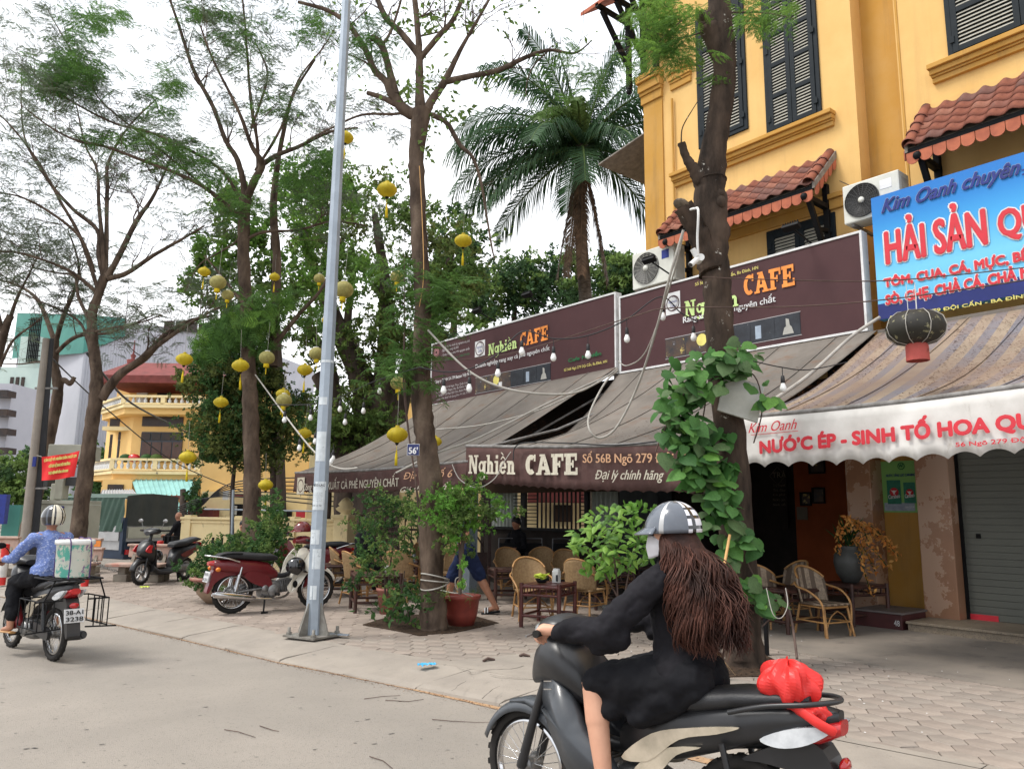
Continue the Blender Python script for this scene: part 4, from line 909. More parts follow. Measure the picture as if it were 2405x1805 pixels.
AW2,g2 = awning('awning','grey brown awning with large faded cafe lettering on its front flap',a2l,a2r,PX(1452,880,SX - .03),PX(2060,775,SX - .03),lambda u: .55 + .03 * u,M['valance'],M['awning'],sc=.19,sag=.16,scal=.025,e0=.36)
a3l = PX(1748,979,AX - .1); a3r = a3l + Vector((0,-3.6,.08))
b3l = PX(2062,782,SX - .02)
AW3,g3 = awning('awning','striped awning with white scalloped flap and red juice lettering',a3l,a3r,b3l,Vector((b3l.x,1.0,b3l.z)),lambda u: .50,M['whitecanvas'],stripe,sc=.245,sag=.14,scal=.055)
MB().bb((SX - .03,1.0,b3l.z - .05),(SX + .06,b3l.y,b3l.z + .04)).build('back_box',M['awning'],AW3)
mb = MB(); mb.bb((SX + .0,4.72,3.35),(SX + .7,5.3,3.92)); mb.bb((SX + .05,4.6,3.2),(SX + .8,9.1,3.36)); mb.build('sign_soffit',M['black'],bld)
vt = valance_text
vt('Nghiền',(1108,1112),(1222,1114),1069,M['txtcream'],AW2,a2l,a2r,slab=True)
vt('CAFE',(1242,1115),(1368,1115),1068,M['txtcream'],AW2,a2l,a2r,slab=True,weight=.26)
vt('Số 56B Ngõ 279 Đội Cấn',(1377,1093),(1650,1094),1060,M['txtpeach'],AW2,a2l,a2r,bold=.012)
vt('Đại lý chính hãng',(1406,1132),(1568,1134),1104,M['txtcream'],AW2,a2l,a2r,bold=.01,shear=.4)
vt('Công ty SẢN XUẤT CÀ PHÊ NGUYÊN CHẤT',(717,1157),(943,1148),1126,M['txtcream'],AW1,a1l,a1r,bold=.005)
vt('Địa chỉ số 6',(955,1130),(1070,1125),1104,M['txtpeach'],AW1,a1l,a1r,shear=.3)
vt('Giá thực phẩm',(947,1160),(1073,1153),1140,M['txtcream'],AW1,a1l,a1r,shear=.4)
A = PX(697,1160,AX - .04); B = PX(716,1120,AX - .04); o = MB().bb((AX - .045,B.y,A.z),(AX - .035,A.y,B.z)).build('logo_panel',M['txtcream'],AW1)
MB().torus(((AX - .047),(A.y + B.y) / 2,(A.z + B.z) / 2),abs(A.y - B.y) * .36,.012,Matrix.Rotation(pi / 2,3,'Y'),20,5,flat=.2).build('logo_ring',M['valance'],AW1)
AX = 7.3
vt('NƯỚC ÉP - SINH TỐ HOA QUẢ',(1794,1070),(2480,1008),1022,M['txtred'],AW3,a3l,a3r,bold=.036)
vt('Kim Oanh',(1766,1018),(1880,1008),995,M['txtred'],AW3,a3l,a3r,bold=.01,shear=.45)
vt('56 Ngõ 279 Đội Cấn',(2252,1053),(2480,1036),1037,M['txtred'],AW3,a3l,a3r,bold=.02)
MB().bar(PX(1769,1022,AX) - Vector((.045,0,0)),PX(1880,1012,AX) - Vector((.045,0,0)),.002,.006).build('underline',M['txtred'],AW3)
AX = 7.4
# leaf litter lying on the awnings
def awning_litter():
 mb = MB(); R = random.Random(5)
 for (fl,fr,bl,br,sag,n) in ((a1l,a1r,a1b0,a1b1,.22,500),(a2l,a2r,PX(1452,888,SX - .05),PX(2060,785,SX - .05),.16,1000),(a3l,a3r,b3l,Vector((b3l.x,1.0,b3l.z)),.14,5200)):
  for _ in range(n):
   u = R.random(); v = abs(R.gauss(0,.35)) if n < 2000 else R.random() ** .8
   if v > .95: continue
   p = fl.lerp(fr,u).lerp(bl.lerp(br,u),v); p.z -= sag * sin(pi * v) * .95 + .045 * sin(u * pi) * (1 - v); p.z += .014
   a = R.uniform(0,pi); s = R.uniform(.008,.035); t = .003
   mb.add([p + Vector((-s * cos(a),-s * sin(a),0)),p + Vector((t,-t,.004)),p + Vector((s * cos(a),s * sin(a),.004)),p + Vector((-t,t,.004))],[(0,1,2,3)])
 mb.build('dry_leaf_litter',M['litter'],kind='stuff')
awning_litter()
# ------------------------------------------------------------------ bodies grown from tapered capsules into one skin
def cap(mb,p,q,r0,r1=None,sq=None,n=14):
 p,q = Vector(p),Vector(q); r1 = r0 if r1 is None else r1; d = (q - p); L = d.length; d.normalize() if L > 1e-6 else None
 if L < 1e-6: mb.ball(p,r0,n,8); return
 pts = []; rs = []
 for a in (5,30,60): pts.append(p - d * r0 * cos(radians(a))); rs.append(r0 * sin(radians(a)))
 pts += [p,q]; rs += [r0,r1]
 for a in (60,30,5): pts.append(q + d * r1 * cos(radians(a))); rs.append(r1 * sin(radians(a)))
 mb.tube(pts,rs,n,squash=sq)
def flesh(name,caps,m,parent,vox=.012,sm=6,world=False,balls=(),extra=None,wr=0,ws=.13):
 mb = MB()
 for c in caps: cap(mb,*c)
 for b in balls: mb.ball(b[0],b[1],14,10)
 if extra: extra(mb)
 o = mb.build(name,m,parent,world=world)
 r = o.modifiers.new('skin','REMESH'); r.mode = 'VOXEL'; r.voxel_size = vox; r.use_smooth_shade = True
 s = o.modifiers.new('smooth','SMOOTH'); s.factor = .5; s.iterations = sm
 if name in ('jacket','shirt','trousers','shorts','skirt'):
  t = bpy.data.textures.new('folds','CLOUDS'); t.noise_scale = ws; t.noise_depth = 2; t.noise_type = 'HARD_NOISE'
  d = o.modifiers.new('folds','DISPLACE'); d.texture = t; d.strength = .03; d.mid_level = .5; d.texture_coords = 'LOCAL'
 return o
AXY = Matrix.Rotation(pi / 2,3,'X')      # wheel axis along local y
def wheel(root,u,r=.28,w=.045,rim=None,spokes=True,z=None,hub=.05,lean=0):
 z = r if z is None else z; c = (u,0,z)
 wh = MB().torus(c,r - w * .62,w * .62,AXY,40,12,flat=1.05);
 for k in range(44):
  a = 2 * pi * k / 44; wh.box((u + (r - .004) * cos(a),.012 * (1 if k % 2 else -1),z + (r - .004) * sin(a)),(.012,.02,.028),R=Matrix.Rotation(-a,3,'Y'))
 t = wh.build('wheel',M['rubber'],root,world=False)
 rr = r - w * 1.35
 MB().lathe([(rr - .012,-.022),(rr + .012,-.02),(rr + .004,0),(rr + .012,.02),(rr - .012,.022),(rr - .018,0),(rr - .012,-.022)],c,40,AXY).build('rim',rim or M['chrome'],t,world=False)
 MB().lathe([(0,-.05),(hub,-.05),(hub * .7,-.02),(hub * .7,.02),(hub,.05),(0,.05)],c,20,AXY).build('hub',M['steel'],t,world=False)
 mb = MB()
 if spokes:
  for k in range(28):
   a = 2 * pi * k / 28; b = a + (.35 if k % 2 else -.35); s = .03 * (1 if (k // 2) % 2 else -1)
   mb.tube([(u + hub * .8 * cos(b),s,z + hub * .8 * sin(b)),(u + rr * cos(a),0,z + rr * sin(a))],.0022,4)
 else:
  for k in range(5):
   a = 2 * pi * k / 5 + .3
   for e in (-.13,.13): mb.bar((u + hub * .6 * cos(a),0,z + hub * .6 * sin(a)),(u + rr * cos(a + e),0,z + rr * sin(a + e)),.022,.022,up=(0,1,0))
 mb.build('spokes',rim or M['chrome'],t,world=False)
 return t
def P2(mb,out,t,y=0,smooth=False): return mb.prism(out,(0,y,0),(1,0,0),(0,0,1),t,smooth)
def smoothpoly(pts,n=4):
 """closed Catmull-Rom outline"""
 out = []; N = len(pts)
 for i in range(N):
  p0,p1,p2,p3 = [np.array(pts[(i + k - 1) % N],float) for k in range(4)]
  for j in range(n):
   t = j / n; out.append(tuple(.5 * ((2 * p1) + (-p0 + p2) * t + (2 * p0 - 5 * p1 + 4 * p2 - p3) * t * t + (-p0 + 3 * p1 - 3 * p2 + p3) * t ** 3)))
 return out
def crv(pts,n=5):
 pts = [Vector(p) for p in pts]; out = []
 for i in range(len(pts) - 1):
  p0,p1,p2,p3 = pts[max(i - 1,0)],pts[i],pts[i + 1],pts[min(i + 2,len(pts) - 1)]
  for j in range(n):
   t = j / n; out.append(.5 * ((2 * p1) + (-p0 + p2) * t + (2 * p0 - 5 * p1 + 4 * p2 - p3) * t * t + (-p0 + 3 * p1 - 3 * p2 + p3) * t ** 3))
 return out + [pts[-1]]
def fender(root,u,z,r,a0,a1,w,m,name):
 mb = MB(); n = 18
 def f(i,j):
  a = radians(a0 + (a1 - a0) * i); b = (j - .5) * 2
  rr = r - .03 * b * b - (.02 if abs(b) > .95 else 0); return (u + rr * cos(a),b * w,z + rr * sin(a))
 mb.grid(f,n,8); o = mb.build(name,m,root,world=False); s = o.modifiers.new('t','SOLIDIFY'); s.thickness = .005; return o
def underbone(root,sp):
 """step-through motorbike; x forward from the rear axle, y left, z up"""
 B = lambda mb,n,m,p=None,**k: mb.build(n,m,p or root,world=False,**k)
 body = sp['body']; wb = 1.21
 steer = sp.get('steer',0)
 wheel(root,0,.28,.05,rim=sp.get('rim'));
 wheel(root,wb,.28,.045,rim=sp.get('rim'))
 # fork, fender
 for s in (-1,1):
  mb = MB(); mb.tube([(wb + .0,s * .075,.28),(wb - .09,s * .075,.55),(wb - .15,s * .07,.72)],[.026,.022,.02],12); B(mb,'fork_leg',M[sp.get('fork','steel')])
 fender(root,wb,.28,.315,20,165,.062,M[sp.get('fender','plasticgrey')],'front_fender')
 mb = MB(); mb.loft([(wb - .20,0,.60,.06,.05),(wb - .10,0,.585,.075,.035),(wb,0,.60,.06,.02),(wb + .12,0,.575,.035,.012)],14,2.2); B(mb,'fender_top',M[sp.get('fender','plasticgrey')])
 # engine, chain case, swing arm
 mb = MB(); mb.loft([(.36,0,.30,.10,.10),(.44,0,.30,.125,.125),(.54,0,.30,.13,.125),(.62,0,.31,.10,.10),(.66,0,.31,.06,.07)],18,3)
 mb.tube([(.62,0,.33),(.84,0,.36)],[.075,.065],14)
 for k in range(7): mb.box((.66 + k * .026,0,.335 + k * .004),(.008,.19,.17))
 for s in (-1,1): mb.lathe([(0,0),(.085,0),(.08,.02),(.05,.03),(0,.032)],(.52,s * .12,.29),20,Matrix.Rotation(-s * pi / 2,3,'X')); mb.lathe([(0,0),(.05,0),(.045,.02),(0,.022)],(.40,s * .12,.32),16,Matrix.Rotation(-s * pi / 2,3,'X'))
 B(mb,'engine',M['steel'])
 mb = MB()
 for s in (-1,1): mb.tube([(.0,s * .09,.28),(.40,s * .09,.33)],.018,8)
 P2(mb,smoothpoly([(-.07,.23),(-.07,.33),(.1,.365),(.42,.38),(.45,.30),(.1,.24)]),.035,.095); B(mb,'chain_case',M[sp.get('chain','plasticblack')])
 for s in (-1,1):
  mb = MB(); mb.tube([(-.01,s * .125,.30),(.06,s * .13,.62)],.014,10); mb.tube([(-.005,s * .125,.33),(.035,s * .128,.52)],.028 if sp.get('shock') else .024,12); B(mb,'shock_absorber',M['chrome' if sp.get('shock') else 'plasticblack'])
 # exhaust on the right
 mb = MB(); ex = sp.get('exside',-1) * .15
 mb.tube(crv([(.80,ex * .3,.27),(.70,ex * .7,.20),(.50,ex,.18),(.22,ex,.20)]),.016,10); mb.tube([(.26,ex,.20),(.18,ex,.21),(-.22,ex * 1.05,.27),(-.30,ex * 1.05,.28)],[.022,.048,.05,.042],18); mb.tube([(-.29,ex * 1.05,.279),(-.33,ex * 1.05,.285)],[.03,.026],14)
 B(mb,'exhaust',M[sp.get('exm','chrome')])
 # frame spine & footpegs
 mb = MB(); mb.tube(crv([(1.03,0,.80),(.92,0,.62),(.72,0,.48),(.42,0,.52),(.1,0,.60),(-.2,0,.66)]),.035,12); mb.tube([(.55,-.24,.24),(.55,.24,.24)],.012,8); mb.tube([(.38,-.10,.25),(.38,.10,.25)],.014,8)
 B(mb,'frame',M['plasticblack'])
 for s in (-1,1): B(MB().tube([(.55,s * .16,.245),(.55,s * .26,.245)],.02,10),'footpeg',M['rubber'])
 # side panels and tail, rising rearward
 mb = MB()
 t = sp.get('tail','sporty')
 if t == 'sporty': secs = [(.62,0,.52,.05,.06),(.48,0,.56,.10,.12),(.28,0,.62,.125,.125),(.05,0,.68,.12,.10),(-.15,0,.73,.10,.075),(-.32,0,.765,.07,.05),(-.40,0,.785,.035,.022)]
 else: secs = [(.60,0,.50,.05,.05),(.45,0,.54,.11,.13),(.25,0,.56,.125,.15),(.02,0,.62,.125,.10),(-.15,0,.64,.115,.085),(-.28,0,.645,.09,.07),(-.30,0,.645,.07,.05)]
 mb.loft(secs,18,2.8); sd = B(mb,'side_panel',M[body])
 for s in (-1,1):
  mb = MB()
  if t == 'sporty':
   P2(mb,smoothpoly([(.56,.47),(.40,.60),(.20,.66),(-.02,.70),(.08,.655),(.26,.60),(.42,.48)]),.012,s * .128); B(mb,'decal_panel',M['silverstripe'])
   mb = MB(); P2(mb,smoothpoly([(.50,.42),(.36,.54),(.16,.585),(.28,.53),(.38,.43)]),.012,s * .125); B(mb,'decal_panel',M['silverstripe'])
  else:
   P2(mb,smoothpoly([(.50,.36),(.42,.50),(.20,.56),(.10,.50),(.22,.40),(.40,.34)]),.02,s * .125); B(mb,'cover_panel',M[body])
 # seat
 mb = MB(); zs = .80 if t == 'sporty' else .775
 if t == 'sporty': secs = [(.60,0,.69,.06,.03),(.52,0,.72,.10,.05),(.36,0,.745,.135,.055),(.18,0,.765,.135,.05),(.02,0,.80,.125,.045),(-.16,0,.825,.11,.035),(-.30,0,.84,.08,.02)]
 else: secs = [(.58,0,.72,.08,.03),(.50,0,.735,.12,.05),(.30,0,.745,.135,.055),(.10,0,.765,.135,.055),(-.10,0,.775,.13,.05),(-.22,0,.77,.11,.035),(-.25,0,.765,.08,.02)]
 mb.loft(secs,20,2.6); B(mb,'seat',M['seat'])
 # grab rail
 mb = MB(); zr = .835 if t == 'sporty' else .77
 mb.tube(crv([(.02,.14,zr - .08),(-.14,.14,zr - .03),(-.32,.11,zr),(-.40,0,zr + .01),(-.32,-.11,zr),(-.14,-.14,zr - .03),(.02,-.14,zr - .08)]),.011,8); B(mb,'grab_rail',M['plasticblack' if t == 'sporty' else 'chrome'])
 # tail light, indicators, rear fender, plate
 if t == 'sporty':
  mb = MB(); mb.loft([(-.24,0,.70,.095,.04),(-.33,0,.715,.085,.045),(-.41,0,.745,.05,.03)],14,2.6); B(mb,'tail_light',M['taillight'])
  for s in (-1,1): mb = MB(); P2(mb,smoothpoly([(-.10,.665),(-.24,.73),(-.40,.755),(-.30,.68),(-.18,.645)]),.03,s * .095); B(mb,'indicator',M['clearlens'])
  mb = MB(); P2(mb,smoothpoly([(.0,.56),(-.2,.66),(-.34,.66),(-.42,.46),(-.46,.30),(-.41,.30),(-.30,.52),(-.12,.56)]),.13); B(mb,'rear_fender',M['plasticblack'])
  mb = MB(); mb.box((-.425,0,.50),(.012,.19,.14),R=Matrix.Rotation(radians(14),3,'Y')); B(mb,'number_plate',M['plate'])
  mb = MB(); mb.ball((-.405,0,.60),(.02,.05,.03),10,6); B(mb,'reflector',M['taillight'])
 else:
  mb = MB(); mb.loft([(-.24,0,.67,.07,.035),(-.33,0,.672,.065,.035),(-.36,0,.672,.045,.025)],14,3); B(mb,'tail_light',M['taillight'])
  mb = MB(); P2(mb,smoothpoly([(.10,.52),(-.08,.60),(-.28,.60),(-.33,.45),(-.37,.30),(-.33,.30),(-.26,.42),(-.12,.50)]),.12); B(mb,'rear_fender',M[body])
  mb = MB(); mb.box((-.365,0,.50),(.012,.19,.14),R=Matrix.Rotation(radians(14),3,'Y')); B(mb,'number_plate',M['plate'])
  for s in (-1,1): B(MB().ball((-.27,s * .16,.60),(.035,.03,.03),10,8),'indicator',M['amber'])
 # front: leg shield, cowl
 sh = M[sp['shield']]
 mb = MB()
 for s in (-1,1):
  if t == 'sporty':
   out = smoothpoly([(1.06,.62),(1.08,.72),(.98,.76),(.84,.70),(.74,.56),(.62,.46),(.56,.34),(.66,.28),(.80,.34),(.92,.50),(1.0,.58)])
   mb = MB(); mb.grid(lambda i,j,s=s: (0,0,0),1,1) if False else None
   n = len(out); c = np.mean(out,0)
   vs = [(p[0],s * (.165 + .03 * (p[1] < .6) - .10 * max(0,(p[0] - .92) / .18)),p[1]) for p in out] + [(c[0],s * .215,c[1])] + [(p[0] - .01,s * (.13 - .09 * max(0,(p[0] - .92) / .18)),p[1]) for p in out]
   mb.add(vs,[(i,(i + 1) % n,n) if s < 0 else ((i + 1) % n,i,n) for i in range(n)] + [(i,(i + 1) % n,n + 1 + (i + 1) % n,n + 1 + i) for i in range(n)] + [tuple(range(n + 1,2 * n + 1))],True)
   B(mb,'leg_shield',sh)
  else:
   out = [(.98,.86),(1.02,.78),(.99,.60),(.90,.42),(.80,.28),(.72,.26),(.68,.34),(.74,.44),(.78,.55),(.80,.70),(.88,.84)]
   out = smoothpoly(out); mb = MB(); n = len(out)
   f = lambda p: s * (.10 + .14 * min(1,max(0,(.86 - p[1]) / .25)) - .02 * (p[1] < .35))
   vs = [(p[0],f(p),p[1]) for p in out] + [(p[0] + .006,f(p) - s * .022,p[1]) for p in out]
   mb.add(vs,[tuple(range(n)),tuple(range(2 * n - 1,n - 1,-1))] + [(i,(i + 1) % n,n + (i + 1) % n,n + i) for i in range(n)]); B(mb,'leg_shield',sh)
   o = [(.79 + .035 * cos(a),s * .226,.37 + .05 * sin(a)) for a in np.linspace(0,2 * pi,14)[:-1]]
   mb = MB(); mb.add(o,[tuple(range(13))]); mb.add([(a,b + s * .004,c) for a,b,c in o],[tuple(range(13))]); B(mb,'shield_vent',M['black'])
 mb = MB()
 if t == 'sporty':
  mb.loft([(.72,0,.66,.10,.05),(.80,0,.76,.16,.10),(.92,0,.83,.175,.13),(1.03,0,.84,.15,.13),(1.11,0,.80,.10,.10),(1.16,0,.75,.05,.06)],18,2.6); B(mb,'front_cowl',M[sp.get('cowl','plasticgrey')])
 else:
  mb.grid(lambda i,j: (.80 + .20 * j - .02 * sin(pi * i),(i - .5) * 2 * (.22 - .10 * j),.44 + .40 * j),10,6); o = B(mb,'front_apron',sh); s_ = o.modifiers.new('t','SOLIDIFY'); s_.thickness = .01
  mb = MB(); mb.loft([(.90,0,.66,.06,.06),(.98,0,.74,.09,.09),(1.06,0,.76,.07,.08),(1.10,0,.76,.04,.05)],16,2.4); B(mb,'front_cowl',M[body])
 # handlebar with cowl, grips, levers, mirrors
 hb = MB(); hz = 1.0 if t == 'sporty' else .97
 hb.loft([(.84,0,hz - .02,.07,.03),(.92,0,hz,.15,.055),(1.0,0,hz,.16,.06),(1.08,0,hz - .02,.10,.055),(1.12,0,hz - .03,.06,.04)],18,2.4); cw = B(hb,'handlebar_cowl',M[sp.get('hcowl','plasticgrey')])
 B(MB().loft([(1.09,0,hz - .02,.085,.045),(1.135,0,hz - .03,.06,.035),(1.15,0,hz - .03,.03,.02)],16,2.4),'headlight',M['clearlens'],cw)
 B(MB().tube([(1.0,0,hz - .1),(1.04,0,.70)],.035,12),'steering_tube',M['plasticblack'])
 for s in (-1,1):
  B(MB().tube([(.97,s * .12,hz),(.93,s * .22,hz + .005)],.012,8),'handlebar',M['black'],cw); B(MB().tube([(.935,s * .21,hz + .005),(.905,s * .345,hz)],.018,12),'grip',M['rubber'])
  B(MB().tube([(.99,s * .20,hz - .01),(.96,s * .35,hz - .015)],.006,6),'brake_lever',M['steel'])
  if sp.get('mirror',True):
   mb = MB().tube(crv([(.96,s * .17,hz + .02),(.98,s * .22,hz + .12),(.96,s * .27,hz + .16)]),.005,6); mb.ball((.965,s * .30,hz + .17),(.012,.055,.035),12,8); B(mb,'mirror',M['black'])
 return root
def plate_text(root,l1,l2,u,z,w=.16):
 R_ = Matrix.Rotation(radians(14),3,'Y');
 for t_,dz in ((l1,.012),(l2,-.052)):
  o = Vector((u - .012 + dz * .25,w / 2,z + dz))
  PLQ.append((t_,root,o,w))
PLQ = []
def flush_plates():
 for t_,root,o,w in PLQ:
  c = bpy.data.curves.new('p','FONT'); c.body = t_; c.offset = .02; ob = bpy.data.objects.new('p',c); COL.objects.link(ob); bpy.context.view_layer.update()
  me = bpy.data.meshes.new_from_object(ob.evaluated_get(bpy.context.evaluated_depsgraph_get())); bpy.data.objects.remove(ob)
  co = np.empty(len(me.vertices) * 3); me.vertices.foreach_get('co',co); co = co.reshape(-1,3); mn,mxx = co.min(0),co.max(0)
  u = (co[:,0] - mn[0]) / (mxx[0] - mn[0]) * w; v = (co[:,1] - mn[1]) / (mxx[1] - mn[1]) * .045
  co = np.stack([o.x + v * .25 + 0 * u,o.y - u,o.z + v * .97],1); me.vertices.foreach_set('co',co.ravel()); me.materials.clear(); me.materials.append(M['txtblack']); link('lettering',me,root)
# ---- black motorbike in front with the woman
BH = atan(.173)
moto1 = thing('motorbike','black and grey step-through motorbike in the foreground ridden by the long haired woman','motorbike',(2.894,1.949,0),radians(99.85)); moto1.scale = (.95,) * 3
underbone(moto1,dict(body='plasticblack',shield='plasticgrey',fender='plasticgrey',cowl='plasticblack',hcowl='plasticblack',tail='sporty',exm='plasticblack',mirror=False,fork='plasticblack'))
MB().loft([(.70,0,.66,.09,.05),(.82,0,.74,.15,.10),(.94,0,.84,.15,.10),(1.02,0,.90,.08,.06)],16,2.4).build('inner_panel',M['plasticblack'],moto1,world=False)
for z in (.762,.80): MB().box((.965,.168,z - .05),(.05,.004,.006),R=Matrix.Rotation(.15,3,'Y')).build('shield_trim',M['chrome'],moto1,world=False)
plate_text(moto1,'29-X1','347.18',-.43,.50)
bag = thing('plastic_bag','bright red plastic bag tied on the rear rack of the black motorbike','bag',moto1.matrix_basis @ Vector((-.20,.02,.795)),radians(99.85))
RB = random.Random(4)
def bagmesh(mb,c,r,seed):
 R = random.Random(seed); ph = [R.uniform(0,6) for _ in range(6)]; vs = []; n,m = 36,22
 for i in range(m + 1):
  t = pi * i / m
  for k in range(n):
   a = 2 * pi * k / n; f = 1 + .10 * sin(5 * a + ph[0] + 2 * t) + .07 * sin(9 * a + ph[1] - 3 * t) + .06 * sin(4 * t + ph[2] + a * 3) + .035 * sin(17 * a + ph[3])
   vs.append((c[0] + r[0] * f * sin(t) * cos(a),c[1] + r[1] * f * sin(t) * sin(a),c[2] + r[2] * f * cos(t)))
 mb.add(vs,[(i * n + k,(i + 1) * n + k,(i + 1) * n + (k + 1) % n,i * n + (k + 1) % n) for i in range(m) for k in range(n)],False)
mb = MB(); bagmesh(mb,(0,0,.085),(.115,.10,.085),1); mb.build('bag_body',M['bag'],bag,world=False)
mb = MB(); bagmesh(mb,(-.08,.02,.0),(.08,.045,.03),3); mb.tube(crv([(-.06,.09,.02),(-.14,.10,-.02),(-.20,.08,-.05)]),[.02] * 10 + [.012],8,squash=.4); mb.build('bag_handle',M['bag'],bag,world=False)
def head(root,c,face,skin,hair=None,hairm=None,r=.092,name='head'):
 """face: unit vector the nose points along (local)"""
 f = Vector(face).normalized(); sd = Vector((0,0,1)).cross(f).normalized(); c = Vector(c); up = f.cross(sd).normalized() * -1 if f.cross(sd).z < 0 else f.cross(sd).normalized()
 W = lambda a,b,z: c + f * a + sd * b + up * z
 return W
# woman: one continuous body, clothes as children
wm = thing('person','woman in black jacket with long wavy brown hair and grey white helmet riding past','person',(2.894,1.949,0),radians(99.85)); wm.scale = (.95,) * 3
hc = Vector((.345,.01,1.475)); fdir = Vector((.93,.30,-.05)).normalized(); sdv = Vector((0,0,1)).cross(fdir).normalized()
Wd = lambda a,b,z: hc + fdir * a + sdv * b + Vector((0,0,z))
def body_caps(hip,sh,hands,knees,feet,neck,hd,f,tk=1.0):
 c = []
 hip,sh,neck,hd = map(Vector,(hip,sh,neck,hd)); side = Vector((0,0,1)).cross(f).normalized()
 c += [(hip - side * .07,hip + side * .07,.11 * tk,.11 * tk),(hip,hip.lerp(sh,.5),.125 * tk,.115 * tk),(hip.lerp(sh,.5),sh - Vector((0,0,.03)),.115 * tk,.12 * tk),(sh - side * .12,sh + side * .12,.065,.065),(sh,neck,.055,.048),(neck,hd,.048,.05)]
 for s,(el,ha) in hands.items(): a = sh + side * .165 * s; c += [(a,el,.05 * tk,.038),(el,ha,.038,.026)]
 for s,(kn,ft,toe) in zip((1,-1),zip(knees,feet[0],feet[1])): a = hip + side * .085 * s; c += [(a,kn,.085 * tk,.058),(kn,Vector(kn).lerp(Vector(ft),.35),.056,.058),(Vector(kn).lerp(Vector(ft),.35),ft,.055,.034),(ft,toe,.036,.026)]
 return c
def head_extra(c,f,s=1.0):
 sd = Vector((0,0,1)).cross(f).normalized()
 def ex(mb):
  A = Matrix((f,sd,Vector((0,0,1)))).transposed()
  mb.ball(c,(.092 * s,.076 * s,.112 * s),18,12,A); mb.ball(c + f * .02 * s - Vector((0,0,.055 * s)),(.062 * s,.052 * s,.06 * s),14,10,A)
  mb.tube([c + f * .085 * s + Vector((0,0,.012)) * s,c + f * .108 * s - Vector((0,0,.022)) * s],[.009 * s,.016 * s],8)
  for k in (-1,1): mb.ball(c + sd * k * .078 * s - f * .005 - Vector((0,0,.005)),(.018 * s,.012 * s,.03 * s),8,6,A)
 return ex
def fingers(mb,wrist,d,dn,out,n=4):
 """hand closed round a grip: palm, four curled fingers, thumb"""
 w = Vector(wrist); d = Vector(d).normalized(); dn = Vector(dn).normalized(); out = Vector(out).normalized()
 cap(mb,w,w + d * .06,.026,.03)
 for k in range(4):
  o = w + d * .065 + out * (-.033 + .022 * k); L = (.034,.04,.037,.028)[k]
  cap(mb,o,o + d * L * .8 + dn * .012,.0105,.0095); cap(mb,o + d * L * .8 + dn * .012,o + d * L * .7 + dn * (.012 + L),.0095,.009); cap(mb,o + d * L * .7 + dn * (.012 + L),o + d * .0 + dn * (.03 + L),.009,.008)
 o = w + d * .03 + out * -.03; cap(mb,o,o + d * .03 - out * .018 + dn * .02,.013,.011); cap(mb,o + d * .03 - out * .018 + dn * .02,o + d * .045 - out * .006 + dn * .045,.011,.009)
wcaps = body_caps((.26,0,.84),(.355,0,1.27),{1: (Vector((.56,.26,1.07)),Vector((.83,.28,1.02))),-1: (Vector((.56,-.26,1.07)),Vector((.83,-.28,1.02)))},
                  [Vector((.70,.155,.78)),Vector((.70,-.155,.78))],([Vector((.60,.20,.30)),Vector((.60,-.20,.30))],[Vector((.75,.20,.27)),Vector((.75,-.20,.27))]),(.365,0,1.36),hc,Vector((1,0,0)),.82)
def wext(mb):
 head_extra(hc,fdir)(mb)
 for s in (1,-1): fingers(mb,(.84,s * .285,1.02),(1,s * .05,-.05),(0,0,-1),(0,s,0))
flesh('body',wcaps,M['skin'],wm,.0085,5,extra=wext)
# jacket
side = Vector((0,1,0)); jc = []
jc += [(( .30,-.07,.86),(.30,.07,.86),.135,.135),((.29,0,.90),(.31,0,1.05),.15,.142),((.31,0,1.05),(.345,0,1.22),.142,.135),((.345,-.12,1.255),(.345,.12,1.255),.088,.088),((.35,0,1.28),(.362,0,1.345),.09,.072),((.35,-.1,1.29),(.35,.1,1.29),.07,.07)]
for s in (1,-1): jc += [((.35,s * .165,1.265),(.55,s * .265,1.05),.082,.075),((.55,s * .265,1.05),(.70,s * .275,1.03),.075,.07),((.70,s * .275,1.03),(.81,s * .28,1.01),.07,.055),((.50,s * .24,1.02),(.60,s * .26,.98),.07,.06)]
flesh('jacket',jc,M['blackjacket'],wm,.010,9)
# skirt over the thighs
sk = []
for s in (1,-1): sk += [((.24,s * .075,.84),(.52,s * .13,.82),.128,.10),((.52,s * .13,.82),(.68,s * .15,.785),.10,.082),((.50,s * .13,.78),(.60,s * .15,.68),.085,.06),((.30,s * .11,.78),(.46,s * .14,.66),.10,.06)]
sk += [((.30,0,.83),(.62,0,.80),.09,.07)]
flesh('skirt',sk,M['blackcloth'],wm,.012,5)
# sandals
for s in (1,-1): MB().loft([(.50,s * .20,.255,.034,.012),(.62,s * .20,.25,.036,.012),(.74,s * .20,.247,.044,.012),(.80,s * .20,.25,.03,.01)],12,2.6).build('sandal',M['blackcloth'],wm,world=False)
